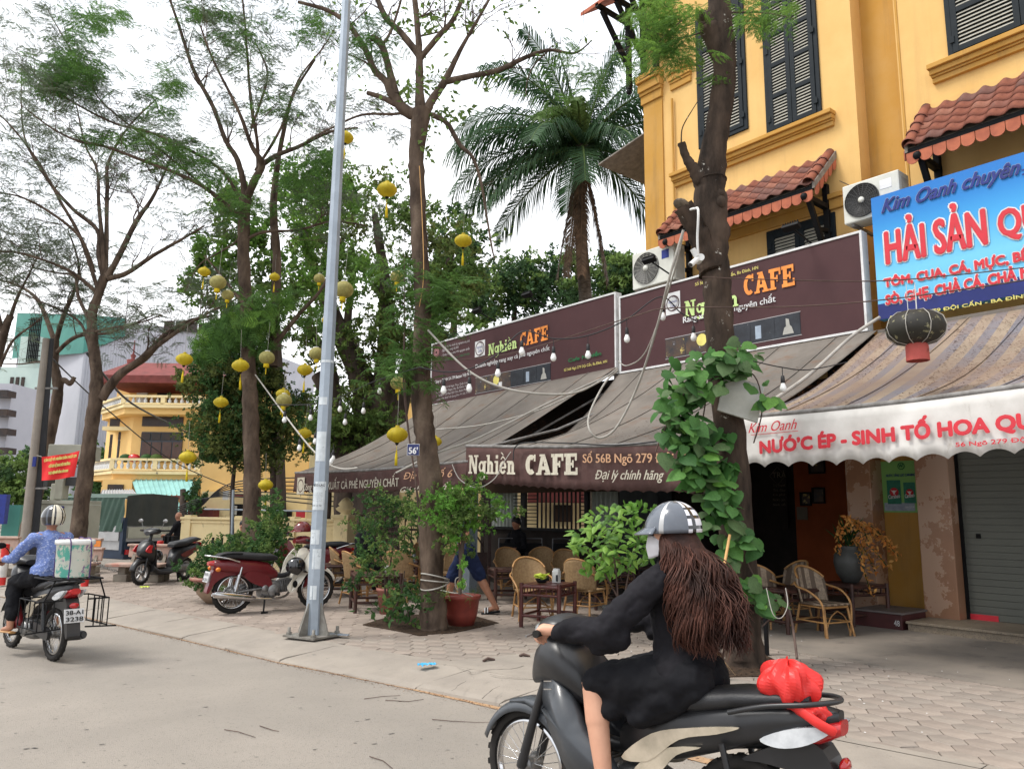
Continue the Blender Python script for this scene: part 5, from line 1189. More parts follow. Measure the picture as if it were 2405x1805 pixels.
# mask
mk = MB(); A3 = Matrix((fdir,sdv,Vector((0,0,1)))).transposed()
def mf(i,j):
 a = radians(-88 + 176 * i); t = (j - .5) * 2; z = -.045 + t * .058 * (1 - .35 * abs(sin(a)) ** 2); rr = .104 - .012 * abs(t) - .006 * abs(sin(a)) + (.012 if abs(a) < .25 else 0)
 return tuple(hc + fdir * rr * cos(a) * (1.06) + sdv * rr * sin(a) * .80 + Vector((0,0,z)))
mk.grid(mf,16,8); o = mk.build('face_mask',M['mask'],wm,world=False); s_ = o.modifiers.new('t','SOLIDIFY'); s_.thickness = .003
for s in (1,-1):
 q = Wd(.082,s * .032,.012); mb = MB(); mb.ball(q,(.010,.015,.009),10,6,A3); mb.build('eye',M['hairblack'],wm,world=False)
 MB().tube([Wd(.088,s * .018,.034),Wd(.088,s * .034,.040),Wd(.078,s * .052,.034)],[.003,.0035,.002],6).build('eyebrow',M['hairblack'],wm,world=False)
# helmet: shell, check panel, brim
hm = MB(); hn,hmm = 36,14; vs = []
HCN = hc + Vector((-.012,0,.03))
def helm_grid(sx,sy,sz,lift=0.0,zcut=-.01):
 vs = []
 for i in range(hmm + 1):
  ph = (pi / 2 + .12) * i / hmm
  for k in range(hn + 1):
   a = 2 * pi * k / hn; p = HCN + fdir * sx * sin(ph) * cos(a) + sdv * sy * sin(ph) * sin(a) + Vector((0,0,sz * cos(ph))); vs.append(tuple(p))
 return vs
def helmet(parent,c,f,mats,scale=1.0,brim=True,full=False,stripes=None,tilt=0):
 sd = Vector((0,0,1)).cross(f).normalized(); up = Vector((0,0,1)); S = scale
 mb = MB(); N1,N2 = 36,14
 for i in range(N2):
  for k in range(N1):
   quad = []
   for (ii,kk) in ((i,k),(i + 1,k),(i + 1,k + 1),(i,k + 1)):
    ph = radians(96 if not full else 128) * ii / N2; a = 2 * pi * kk / N1
    cut = 0
    if full and cos(a) > .45: ph = min(ph,radians(88))
    quad.append(c + f * (.135 * S * sin(ph) * cos(a)) + sd * (.112 * S * sin(ph) * sin(a)) + up * (.135 * S * cos(ph)))
   mb.k = stripes(i / N2,k / N1) if stripes else 0
   mb.add(quad,[(0,1,2,3)],True)
 mb.k = 0; o = mb.build('helmet',mats,parent,world=False)
 import bmesh
 bm = bmesh.new(); bm.from_mesh(o.data); bmesh.ops.remove_doubles(bm,verts=bm.verts,dist=.0004); bm.to_mesh(o.data); bm.free()
 s_ = o.modifiers.new('t','SOLIDIFY'); s_.thickness = .012; s_.offset = -1
 MB().torus(c - up * .013 * S,1,.05,None,36,6) if False else None
 if brim:
  mb = MB(); mb.grid(lambda i,j: tuple(c + f * (.128 + .055 * j * cos((i - .5) * 2.0)) * S * cos((i - .5) * 2.2) + sd * (.108 + .03 * j) * S * sin((i - .5) * 2.2) + up * (.012 - .03 * j) * S),16,5)
  b = mb.build('brim',mats[0],o,world=False); s_ = b.modifiers.new('t','SOLIDIFY'); s_.thickness = .006
 return o
def check(i,k):
 a = (k * 2 * pi + pi) % (2 * pi)        # 0 at the back
 a = min(a,2 * pi - a)
 if a < 1.0:
  if i > .35 and (int(i * 14) % 3 == 0): return 2
  return 2 if abs(a - .75) < .06 or a < .05 else 1
 return 3 if 1.75 < a < 2.05 else 0
helmet(wm,HCN,fdir,[M['helmgrey'],M['helmwhite'],M['helmblack'],M['alu']],1.02,stripes=check)
MB().tube(crv([Wd(.03,.085,-.02),Wd(.045,.06,-.10),Wd(.045,0,-.125),Wd(.045,-.06,-.10),Wd(.03,-.085,-.02)]),.005,6,squash=2).build('chin_strap',M['black'],wm,world=False)
# hair: a core with a few hundred wavy locks over it
hk = [(hc + Vector((-.03,0,.0)),hc + Vector((-.10,0,-.12)),.088,.095),(hc + Vector((-.10,0,-.12)),hc + Vector((-.175,.015,-.30)),.10,.115),(hc + Vector((-.175,.015,-.30)),hc + Vector((-.185,.02,-.42)),.115,.08),(hc + Vector((-.02,.06,-.03)),hc + Vector((-.09,.11,-.24)),.05,.06),(hc + Vector((-.09,.11,-.24)),hc + Vector((-.13,.12,-.40)),.06,.04)]
ho = flesh('hair',hk,M['hair'],wm,.012,3)
RH = random.Random(12); mb = MB()
for k in range(1700):
 a = RH.uniform(-1.9,1.9); x0 = -cos(a) * .085; y0 = sin(a) * .075
 p = hc + Vector((x0 * .9 - .01,y0,RH.uniform(-.03,.0))); L = RH.uniform(.30,.50); ph = RH.uniform(0,6); g_ = int((a + 1.9) * 4); amp = .016 + .014 * abs(sin(g_ * 3.7)) + RH.uniform(0,.006); fr = 11 + 3 * sin(g_ * 1.3); ph = g_ * 1.9 + RH.uniform(-.5,.5); pts = []; sp_ = RH.uniform(.5,1.35)
 for j in range(13):
  t = j / 12; w = amp * sin(fr * t + ph) * min(1,t * 4)
  pts.append(p + Vector((-.20 * t ** .8 * sp_ + w - .02 * sin(pi * t),y0 * 1.05 * sin(pi * min(1,t * .8)) + amp * cos(fr * t + ph) * .8 + .03 * t * math.copysign(1,y0),-L * t)))
 mb.tube(pts,[.0022 + .0018 * sin(pi * j / 12) if j < 12 else .0008 for j in range(13)],3)
mb.build('hair_locks',mat('brown_locks',(.095,.036,.024),.55,(.032,.014,.010),5,island=.3,spec=.25),ho,world=False,kind='stuff')
# ---- left rider
H2 = radians(101)
moto2 = thing('motorbike','black and red motorbike with steel side racks driving away at the left','motorbike',(1.58,8.98,0),H2); moto2.scale = (.93,) * 3
underbone(moto2,dict(body='plasticblack',shield='maroon',fender='plasticblack',tail='sporty',exm='plasticblack',hcowl='plasticblack',cowl='plasticblack'))
plate_text(moto2,'38-A1','3238',-.43,.50,.17)
for s in (-1,1):
 mb = MB()
 for q in (((-.42,s * .34,.38),(.1,s * .34,.38)),((-.42,s * .34,.66),(.1,s * .34,.66)),((-.42,s * .12,.66),(-.42,s * .34,.66)),((.1,s * .12,.66),(.1,s * .34,.66)),((-.42,s * .12,.38),(-.42,s * .44,.36))): mb.tube(q,.008,6)
 for u in (-.42,-.30,-.18,-.06,.1): mb.tube([(u,s * .34,.37),(u,s * .34,.66)],.006,6)
 for u in (.2,.27): mb.tube([(-.42,s * u,.38),(-.42,s * u,.67)],.006,6)
 mb.tube([(-.42,s * .30,.66),(-.44,s * .22,.86)],.008,6)
 mb.build('side_rack',M['black'],moto2,world=False)
mb = MB()
for y in np.linspace(-.22,.22,7): mb.tube([(-.46,y,.87),(.06,y,.87)],.007,6)
mb.tube([(-.46,-.24,.87),(-.46,.24,.87),(.06,.24,.87),(.06,-.24,.87),(-.46,-.24,.87)],.009,6); mb.build('rear_rack',M['black'],moto2,world=False)
bk = thing('bucket','large white plastic paint bucket with green flower print on the rear rack','bucket',moto2.matrix_basis @ Vector((-.20,-.03,.88)),H2); bk.scale = (.95,) * 3
MB().lathe([(0,0),(.155,0),(.16,.01),(.175,.34),(.182,.345),(.182,.36),(.17,.36)],(0,0,0),30).build('bucket_body',M['bucket'],bk,world=False)
MB().lathe([(.184,.33),(.19,.335),(.19,.375),(.17,.38),(0,.378)],(0,0,0),30).build('lid',M['whiteplastic'],bk,world=False)
for y in (-.09,.11): MB().tube(crv([(-.19,y,-.01),(-.195,y,.2),(-.15,y,.385),(0,y,.39),(.15,y,.385),(.19,y,.2),(.18,y,-.01)]),.006,6).build('strap',mat('purple_strap',(.08,.04,.16),.7),bk,world=False)
rd_ = thing('person','rider in blue patterned shirt, black trousers and striped helmet at the left edge','person',(1.58,8.98,0),H2); rd_.scale = (.93,) * 3
h2 = Vector((.40,0,1.475)); f2 = Vector((1,.0,-.05)).normalized()
cp2 = body_caps((.33,0,.85),(.40,0,1.27),{1: (Vector((.56,.30,1.05)),Vector((.83,.30,1.02))),-1: (Vector((.56,-.28,1.05)),Vector((.83,-.29,1.02)))},
    [Vector((.74,.19,.76)),Vector((.74,-.17,.76))],([Vector((.60,.24,.30)),Vector((.60,-.22,.30))],[Vector((.76,.25,.27)),Vector((.76,-.23,.27))]),(.405,0,1.36),h2,Vector((1,0,0)))
def ex2(mb):
 head_extra(h2,f2)(mb)
 for s in (1,-1): fingers(mb,(.84,s * .295,1.02),(1,s * .05,-.05),(0,0,-1),(0,s,0))
flesh('body',cp2,M['skintan'],rd_,.011,4,extra=ex2)
jc = [((.33,-.07,.90),(.33,.07,.90),.135,.135),((.33,0,.92),(.37,0,1.08),.145,.14),((.37,0,1.08),(.395,0,1.24),.14,.13),((.395,-.125,1.26),(.395,.125,1.26),.08,.08),((.40,0,1.28),(.405,0,1.34),.065,.055)]
for s,e in ((1,.30),(-1,-.28)): jc += [((.40,s * .17,1.265),(.56,e,1.05),.075,.06),((.56,e,1.05),(.80,s * .295,1.02),.06,.042)]
flesh('shirt',jc,M['blueshirt'],rd_,.012,4)
tr = [((.33,-.08,.86),(.33,.08,.86),.13,.13)]
for s,k in ((1,.19),(-1,-.17)): tr += [((.33,s * .085,.86),(.74,k,.77),.115,.09),((.74,k,.77),(.63,s * .225,.44),.09,.075)]
flesh('trousers',tr,M['blackcloth'],rd_,.013,4)
for s in (1,-1): MB().loft([(.50,s * .24,.262,.034,.012),(.62,s * .24,.257,.036,.012),(.76,s * .245,.25,.042,.012),(.81,s * .245,.252,.03,.01)],12,2.6).build('sandal',M['rattan'],rd_,world=False)
helmet(rd_,h2 + Vector((-.01,0,.02)),f2,[M['helmblack'],M['txtcream'],M['helmgrey']],1.05,full=True,brim=False,stripes=lambda i,k: 1 if min(abs(k - .5),.5 - abs(k - .5)) < .03 or abs(min(abs(k - .5),.5 - abs(k - .5)) - .085) < .016 else (2 if abs(min(abs(k - .5),.5 - abs(k - .5)) - .17) < .02 else 0))
# ---- parked red step-through with white leg shield, in profile
p0 = PZ(543,1440,.1); p1 = PZ(724,1427,.1); hd3 = math.atan2(p1.y - p0.y,p1.x - p0.x)
moto3 = thing('motorbike','parked maroon step-through motorbike with ivory leg shield, front wheel behind the lamp post','motorbike',(p0.x,p0.y,.1),hd3)
underbone(moto3,dict(body='maroon',shield='ivory',fender='ivory',tail='cub',exm='chrome',shock=True,hcowl='maroon',fork='steel',mirror=False,exside=-1,chain='steel'))
plate_text(moto3,'29-F4','8124',-.37,.50)
mb = MB(); mb.tube(crv([(.05,-.15,.80),(-.15,-.14,.80),(-.27,-.10,.77),(-.30,0,.77)]),.012,8); mb.tube([(.40,-.14,.22),(.36,-.22,.02)],.012,8); mb.tube([(.33,-.22,.01),(.42,-.22,.01)],.014,6); mb.build('side_stand',M['black'],moto3,world=False)
mb = MB(); P2(mb,smoothpoly([(1.0,.30),(1.06,.47),(1.26,.60),(1.34,.55),(1.2,.50),(1.10,.38)]),.12); mb.build('fender_blade',M['maroon'],moto3,world=False)
def hang_helmet(label,c,f,m,full=False,S=1.0,tilt=None):
 t = thing('helmet',label,'helmet',c); helmet(t,Vector((0,0,0)),f,m,S,full=full,brim=True); return t
MW = lambda q: moto3.matrix_basis @ Vector(q)
t = hang_helmet('glossy black helmet hanging in front of the ivory leg shield',MW((.80,-.20,.60)),Vector((cos(hd3),sin(hd3),0)),[M['helmblack']] * 3,True,1.05); t.rotation_euler = (.2,.3,0)
t = hang_helmet('maroon cap helmet on the handlebar of the parked red motorbike',MW((.95,-.02,1.10)),Vector((-cos(hd3),-sin(hd3),0)),[M['helmred']] * 3,False,1.0)
# ---- black scooter with a red stripe
ps = PZ(345,1372,.1); sc4 = thing('scooter','parked black scooter with red striped front panel by the shrub','scooter',(ps.x + 1.18 * .72,ps.y + 1.18 * .52,.1),math.atan2(-.55,-.83))
def scooter(root,pan):
 B = lambda mb,n,m,**k: mb.build(n,m,root,world=False,**k)
 wheel(root,0,.22,.055,spokes=False,rim=M['alu']); wheel(root,1.18,.22,.05,spokes=False,rim=M['alu'])
 fender(root,1.18,.22,.26,10,170,.065,M['plasticblack'],'front_fender')
 for s in (-1,1): B(MB().tube([(1.18,s * .07,.22),(1.08,s * .06,.60)],.02,10),'fork_leg',M['plasticblack'])
 B(MB().loft([(.98,0,.55,.12,.16),(1.06,0,.62,.17,.20),(1.15,0,.64,.15,.15),(1.24,0,.60,.09,.09),(1.28,0,.58,.04,.04)],18,2.6),'front_panel',pan)
 for s in (-1,1): mb = MB(); P2(mb,smoothpoly([(1.02,.66),(1.16,.72),(1.26,.62),(1.14,.58)]),.02,s * .145); B(mb,'panel_stripe',M['red'])
 B(MB().loft([(.90,0,.30,.10,.06),(.96,0,.50,.15,.05),(1.02,0,.72,.16,.05)],14,3),'inner_shield',M['plasticblack'])
 B(MB().loft([(.35,0,.24,.12,.06),(.55,0,.20,.15,.05),(.85,0,.21,.15,.05),(.98,0,.30,.12,.08)],14,3),'floorboard',M['plasticblack'])
 B(MB().loft([(.45,0,.35,.08,.12),(.35,0,.46,.14,.18),(.10,0,.55,.15,.14),(-.15,0,.62,.13,.10),(-.34,0,.66,.06,.05)],18,2.6),'rear_body',M['plasticblack'])
 for s in (-1,1): mb = MB(); P2(mb,smoothpoly([(.30,.52),(0,.62),(-.3,.68),(-.1,.57),(.2,.46)]),.02,s * .14); B(mb,'side_stripe',M['maroon'])
 B(MB().loft([(.46,0,.68,.08,.03),(.38,0,.70,.14,.06),(.15,0,.72,.15,.06),(0,0,.76,.13,.055),(-.18,0,.79,.12,.05),(-.32,0,.79,.08,.02)],18,2.6),'seat',M['seat'])
 B(MB().loft([(-.30,0,.70,.10,.04),(-.36,0,.70,.08,.03)],14,3),'tail_light',M['taillight'])
 B(MB().tube([(1.04,0,.70),(.98,0,.95)],.03,10),'steering_tube',M['plasticblack'])
 B(MB().loft([(.90,0,.94,.10,.035),(.97,0,.97,.20,.06),(1.05,0,.96,.14,.06),(1.10,0,.93,.06,.04)],16,2.4),'handlebar_cowl',M['plasticblack'])
 for s in (-1,1): B(MB().tube([(.95,s * .18,.98),(.90,s * .34,.98)],.018,10),'grip',M['rubber']); mb = MB().tube([(.98,s * .20,1.0),(.98,s * .26,1.14)],.005,6); mb.ball((.98,s * .28,1.16),(.012,.06,.035),10,8); B(mb,'mirror',M['steel'])
 B(MB().tube([(.30,-.17,.22),(-.25,-.18,.30)],[.04,.05],14),'exhaust',M['plasticblack']); B(MB().loft([(.35,0,.26,.08,.09),(.1,0,.25,.13,.10),(-.05,0,.24,.10,.08)],14,3),'engine',M['steel'])
 mb = MB(); mb.tube([(.40,-.14,.2),(.36,-.16,.0)],.012,6); mb.tube([(.40,.14,.2),(.36,.16,.0)],.012,6); B(mb,'stand',M['black'])
scooter(sc4,M['plasticblack']); hang_helmet('small black helmet hanging on the scooter behind its front panel',sc4.matrix_basis @ Vector((.80,.0,.50)),Vector((-.8,-.5,0)),[M['helmblack']] * 3,True,.9)
# two more bikes in the row behind the lamp post
q = PZ(790,1385,.1); moto5 = thing('motorbike','second maroon motorbike parked behind the lamp post, mostly hidden','motorbike',(q.x + .3,q.y + .7,.1),hd3 + 2.95)
underbone(moto5,dict(body='maroon',shield='maroon',fender='maroon',tail='cub',exm='chrome',shock=True,hcowl='maroon',fork='steel',mirror=True,chain='steel'))
# ------------------------------------------------------------------ down the street: houses, truck, kiosk, wall (frame square to the view)
def LV(px,py,D):
 d = ray(px,py); t = D / (d.x * sin(AZ) + d.y * cos(AZ)); x,y = d.x * t,d.y * t
 return x * cos(AZ) - y * sin(AZ),EYE + d.z * t
def vb(mb,px0,px1,py0,py1,D,depth):
 """box whose front face covers photo x px0..px1, y py0..py1 (top, bottom) at distance D"""
 c = (px0 + px1) / 2; x0 = LV(px0,(py0 + py1) / 2,D)[0]; x1 = LV(px1,(py0 + py1) / 2,D)[0]; z1 = LV(c,py0,D)[1]; z0 = LV(c,py1,D)[1]
 return mb.bb((x0,D,z0),(x1,D + depth,z1))
def vpart(name,m,parent,px0,px1,py0,py1,D,depth,bev=0,**k): return vb(MB(VIEW),px0,px1,py0,py1,D,depth).build(name,m,parent,bev=bev,**k)
def vloc(px,py,D,z=0): p = PD(px,py,D); return (p.x,p.y,z)
# grey tower
tw = thing('office_building','big pale grey clad building with green upper cladding behind the left trees','building',vloc(300,1100,62))
mb = MB(VIEW); x0,zt_ = LV(205,752,62); x1,_ = LV(500,752,62); xl,zl_ = LV(50,752,74); zr = LV(500,775,62)[1]
mb.add([(x0,62,0),(x1,62,0),(x1,62,zr),(x0,62,zt_),(xl,74,0),(xl,74,zl_),(x1 + 4,80,0),(x1 + 4,80,zr)],[(0,1,2,3),(4,0,3,5),(1,6,7,2),(3,2,7,5)]); mb.build('wall',M['greywall'],tw)
mb = MB(VIEW)
for k in range(46): x = x0 + .2 + (x1 - x0 - .4) * k / 46; mb.bb((x,61.95,1),(x + .05,62.0,zr - .4))
mb.build('cladding_rib',M['greywall'],tw,kind='stuff')
mb = MB(VIEW); g0 = LV(95,742,63.5); mb.add([(x0 + .0,61.85,LV(205,872,62)[1] + 1.5),(LV(300,740,62)[0],61.85,LV(290,790,62)[1]),(LV(300,740,62)[0],61.85,LV(290,748,62)[1]),(x0,61.85,LV(205,740,62)[1]),(LV(95,745,73.9)[0],70.4,LV(95,745,72)[1]),(LV(95,745,73.9)[0],70.4,LV(95,850,72)[1])],[(0,1,2,3),(5,0,3,4)])
mb.build('green_cladding',M['greenmesh'],tw)
for k in range(4):
 vpart('glass_panel',M['glassdark'],tw,385 + k * 27,408 + k * 27,753 + k * 2,775 + k * 2,61.7,.2)
lw = thing('office_building','pale green stepped wing with narrow dark windows at the left edge','building',vloc(40,1100,58))
vpart('wall',M['palegreen'],lw,-40,92,862,1190,58,1.2); vpart('wall',M['palegreen'],lw,45,92,790,862,58,1.2)
for r in range(4):
 for c in range(3): vpart('window',M['glassdark'],lw,22 + c * 13,29 + c * 13,885 + r * 52,925 + r * 52,57.9,.2)
mb = MB(VIEW)
for k in range(7): vb(mb,66 + k * 4,67.5 + k * 4,745,850,57.7,.1)
for k in range(9): vb(mb,66,93,750 + k * 12,751.5 + k * 12,57.6,.1)
mb.build('window_grille',M['black'],lw)
ob_ = thing('apartment_building','narrow dark grey apartment block cut by the left edge','building',vloc(5,1100,52)); vpart('wall',M['greywall'],ob_,-60,12,900,1200,52,5)
for r in range(5): vpart('balcony',M['glassdark'],ob_,-30,16,915 + r * 45,930 + r * 45,51,1)
# yellow villa with balconies
vi = thing('yellow_villa','yellow villa with white balustrade balconies and red hipped roof behind the trees','house',vloc(380,1200,36))
D = 36
mb = MB(VIEW)
A,B_,C_ = LV(252,1000,38.2)[0],LV(312,1000,D)[0],LV(700,1000,D)[0]; zb_,z2,z3 = .0,LV(380,955,D)[1],LV(380,885,D)[1]
mb.add([(A,38.2,0),(B_,D,0),(C_,D,0),(C_,44,0),(A,44,0),(A,38.2,z2),(B_,D,z2),(C_,D,z2),(C_,44,z2),(A,44,z2)],[(0,1,6,5),(1,2,7,6),(2,3,8,7),(4,0,5,9),(5,6,7,8,9)])
mb.build('wall',M['farcream'],vi)
vpart('upper_wall',M['farcream'],vi,275,600,885,955,38.5,4)
# balcony slabs (polygon following the chamfer)
def slab(px0,pxc,px1,y0,y1,D0,D1,name,m,ov=.0):
 a,b,c = LV(px0,y0,D1)[0],LV(pxc,y0,D0)[0],LV(px1,y0,D0)[0]; zt,zb = LV((pxc + px1) / 2,y0,D0)[1],LV((pxc + px1) / 2,y1,D0)[1]
 mb = MB(VIEW); mb.prism([(a,D1),(b,D0),(c,D0),(c,40),(a,40)],(0,0,(zt + zb) / 2),(1,0,0),(0,1,0),zt - zb); return mb.build(name,m,vi),(a,b,c,zt,zb)
CW = M['cream']
slab(207,262,470,1106,1113,34.6,37.5,'balcony_slab',CW); slab(212,266,466,1113,1126,34.8,37.6,'cornice',M['farcream'])
slab(238,290,480,950,957,34.8,37.6,'balcony_slab',CW); slab(242,293,476,957,972,35.0,37.8,'cornice',M['farcream'])
def balustrade(px0,pxc,px1,y0,y1,D0,D1,step):
 a,b,c = LV(px0,y0,D1)[0],LV(pxc,y0,D0)[0],LV(px1,y0,D0)[0]; zt,zb = LV((pxc + px1) / 2,y0,D0)[1],LV((pxc + px1) / 2,y1,D0)[1]
 P0,P1,P2_ = Vector((a,D1,0)),Vector((b,D0,0)),Vector((c,D0,0)); up = Vector((0,0,1)); h = zt - zb
 mb = MB(VIEW)
 for p,q in ((P0,P1),(P1,P2_)): mb.bar(p + up * zt,q + up * zt,.22,.10); mb.bar(p + up * (zb + .04),q + up * (zb + .04),.2,.07)
 for p in (P0,P1,P2_,P1.lerp(P2_,.5)): mb.box(p + up * (zb + h / 2),(.2,.2,h))
 rail = mb.build('balustrade',CW,vi)
 bme = None
 for p,q in ((P0,P1),(P1,P2_)):
  n = int((q - p).length / step)
  for k in range(n):
   o = p.lerp(q,(k + .5) / n); w = VIEW @ (o + up * zb)
   if bme is None:
    mb = MB(); r = step * .3; mb.lathe([(r * .9,.06),(r * .5,.14 * h),(r * 1.1,.4 * h),(r * .8,.6 * h),(r * .4,.72 * h),(r * .7,.85 * h),(r * .9,h - .05)],(0,0,0),8); o_ = mb.build('baluster',M['whiteplastic'],rail,world=False); bme = o_.data
   else: o_ = bpy.data.objects.new('baluster',bme); COL.objects.link(o_); o_.parent = rail
   o_.location = w - Vector(vi.location)
balustrade(212,266,468,1079,1105,34.8,37.5,.26); balustrade(242,293,478,931,950,35.0,37.6,.26)
# windows
def vwin(px0,px1,y0,y1,D,n=4,arch=True,pm=None):
 w = vpart('window',mat('slate_frame',(.05,.06,.075),.5),vi,px0,px1,y0,y1,D - .06,.1); W = px1 - px0; h = y1 - y0
 for k in range(n):
  a,b = px0 + W * k / n + 1.5,px0 + W * (k + 1) / n - 1.5
  vpart('pane',pm or mat('curtained_pane',(.10,.05,.035),.3),w,a,b,y0 + h * .34,y1 - 2,D - .09,.02); vpart('pane',M['glassdark'],w,a,b,y0 + 2,y0 + h * .28,D - .09,.02)
 return w
vwin(330,427,1014,1083,D,4); vpart('window',M['glassdark'],vi,334,430,974,1001,D - .05,.1)
vwin(276,306,1014,1075,37.0,2,pm=M['glassdark']); vpart('window',M['glassdark'],vi,256,270,1020,1080,37.6,.1); vpart('window',M['glassdark'],vi,258,312,978,1003,37.1,.1); vpart('ledge',CW,vi,240,312,1001,1010,36.2,1.2)
vpart('window',M['glassdark'],vi,328,372,898,922,38.4,.1); vpart('door',M['glassdark'],vi,368,400,915,948,38.35,.1); vpart('parapet_wall',M['whiteplastic'],vi,320,345,922,950,38.3,.1)
for px in (468,520,610): vpart('window',M['glassdark'],vi,px,px + 26,1020,1090,D - .05,.1); vpart('window',M['glassdark'],vi,px,px + 26,1140,1200,D - .05,.1)
mb = MB(VIEW); zr_,ze = LV(380,848,38)[1],LV(380,888,36)[1]
pts = [(LV(222,888,35.2)[0],35.2,ze),(LV(530,888,35.2)[0],35.2,ze),(LV(530,888,35.2)[0],43,ze),(LV(222,888,35.2)[0],43,ze),(LV(292,848,38)[0],38.5,zr_),(LV(470,848,38)[0],38.5,zr_)]
mb.add(pts + [(a,b,c - .35) for a,b,c in pts[:4]],[(0,1,5,4),(1,2,5),(2,3,4,5),(3,0,4),(6,7,1,0),(7,8,2,1),(9,6,0,3),(9,8,7,6)]); mb.build('roof',M['redroof'],vi)
mb = MB(VIEW); x_,z_ = LV(312,848,38.5); mb.lathe([(.25,z_ - .2),(.3,z_ + .05),(.08,z_ + .12),(.14,z_ + .3),(.04,z_ + .4),(.02,z_ + 1.1)],(x_,38.5,0),10); mb.build('finial',M['redroof'],vi)
for px,m in ((285,'shrub'),(305,'red'),(335,'shrub'),(358,'leafmid')):
 x_,z_ = LV(px,1074,34.9); MB(VIEW).ball((x_,35.3,z_),(.28,.25,.2),10,6).build('balcony_plant',M[m],vi)
# lower sheds: teal and red sheet roofs
sh = thing('shed','low street shed with teal corrugated roof and grey shutter under the villa','shed',vloc(400,1250,30))
def sheetroof(px,ys,D0,D1,m,name,par,n=60):
 a,b = LV(px[0],ys[0],D1),LV(px[1],ys[0],D1); c,d = LV(px[2],ys[1],D0),LV(px[3],ys[1],D0); mb = MB(VIEW)
 P = [Vector((a[0],D1,a[1])),Vector((b[0],D1,b[1])),Vector((c[0],D0,c[1])),Vector((d[0],D0,d[1]))]
 mb.grid(lambda u,v: P[0].lerp(P[1],u).lerp(P[2].lerp(P[3],u),v) + Vector((0,0,.05 * (1 if (int(u * n) % 5 == 0) else 0))),n,1,smooth=False); return mb.build(name,m,par)
sheetroof((308,450,320,462),(1126,1163),33,34.8,M['tealroof'],'roof_sheet',sh); sheetroof((240,310,232,330),(1150,1172),31,33,M['alu'],'roof_sheet',sh)
sheetroof((355,465,352,440),(1180,1215),29,31,M['tealroof'],'roof_sheet',sh)
vpart('fascia',M['redroof'],sh,330,480,1163,1172,30.5,.1); vpart('fascia',M['red'],sh,358,428,1214,1220,28.9,.1)
vpart('shutter',M['greywall'],sh,352,425,1220,1275,29,.2); vpart('wall',M['farcream'],sh,240,310,1125,1160,34.5,.5); vpart('window',M['glassdark'],sh,252,288,1137,1155,34.4,.1)
vpart('awning_cloth',M['redroof'],sh,440,500,1195,1225,28,.8)
# pale houses beyond the boundary wall, seen under the awning
hs2 = thing('terraced_house','pale yellow low houses with small windows behind the boundary wall','house',vloc(700,1250,28))
vpart('wall',M['farcream'],hs2,470,720,1040,1290,29,3); vpart('wall',M['cream'],hs2,720,1140,1060,1330,27,3); vpart('wall',M['cream'],hs2,470,720,1155,1290,28.6,.3); vpart('gable',M['farcream'],hs2,890,965,905,1060,30,2)
for a,b,c,d in ((548,566,1185,1210),(662,682,1200,1225),(1000,1030,1140,1172),(1038,1052,1242,1275),(900,930,1150,1180),(636,662,1135,1165)):
 w = vpart('window',M['black'],hs2,a - 2,b + 2,c - 2,d + 2,26.9 if a > 720 else 28.5,.1); vpart('pane',M['acgrill2'],w,a + 2,(a + b) / 2 - 1,c + 2,d - 2,26.85 if a > 720 else 28.45,.04)
vpart('lintel',M['redroof'],hs2,535,575,1160,1166,28.4,.1); vpart('red_notice',M['txtred'],hs2,695,716,1198,1215,26.8,.05)
vpart('meter_box',M['whiteplastic'],hs2,523,536,1152,1173,26.5,.2)
a0 = thing('air_conditioner','small distant air conditioner on the pale house wall behind the lamp post','air conditioner',vloc(655,1195,28.2,LV(655,1195,28.2)[1])); vpart('casing',M['ac'],a0,641,663,1182,1202,28.2,.3);
x_,z_ = LV(651,1192,28.18); MB(VIEW).lathe([(0,0),(.12,0),(.12,.01)],(x_,28.18,z_),14,Matrix.Rotation(pi / 2,3,'X')).build('fan_grille',M['acgrill'],a0)
# house seen through the rear window of the cafe
hs3 = thing('terraced_house','bright cream house with red tiled roof seen through the barred cafe window','house',vloc(1300,1200,24)); vpart('wall',M['cream'],hs3,1140,1480,1130,1260,26,1); vpart('roof',M['redroof'],hs3,1240,1420,1150,1180,25.2,.5); vpart('dark_opening',M['glassdark'],hs3,1300,1345,1185,1225,25.7,.2)
# ---- truck
tk = thing('truck','dark blue truck with green tarpaulin covered load parked beyond the benches','truck',vloc(300,1310,23.5))
cx,_ = LV(290,1250,23); C0 = Vector((cx,23,0)); ds = Vector((-cos(radians(28)),sin(radians(28)),0)); dr = Vector((sin(radians(28)),cos(radians(28)),0)) * 1.0
dr = Vector((.50,.866,0)); ds = Vector((-.866,.50,0)); Wt,Lt = 1.75,3.6
zz = lambda y: LV(290,y,23)[1]
z_t,z_m,z_l,z_b = zz(1172),zz(1235),zz(1262),zz(1300)
def tbox(name,m,s0,s1,r0,r1,za,zc,bulge=0,**k):
 mb = MB(VIEW); P = lambda s,r,z: C0 + ds * s + dr * r + Vector((0,0,z))
 mb.add([P(s0,r0,za),P(s1,r0,za),P(s1,r1,za),P(s0,r1,za),P(s0,r0,zc),P(s1,r0,zc),P(s1,r1,zc),P(s0,r1,zc)],[(0,3,2,1),(4,5,6,7),(0,1,5,4),(1,2,6,5),(2,3,7,6),(3,0,4,7)]); return mb.build(name,m,tk,**k)
tbox('cargo_body',M['alu'],0,Lt,0,Wt,z_b + .1,z_m)
mb = MB(VIEW);
def tp(u,v):
 s = Lt * u; z = z_m - .15 + (z_t - z_m + .2) * v; o = -.03 - .03 * sin(s * 9 + v * 5) * (1 - v) - .02 * sin(s * 23 + v * 9)
 return C0 + ds * s + dr * o + Vector((0,0,z - .03 * abs(sin(s * 4)) * (1 - v)))
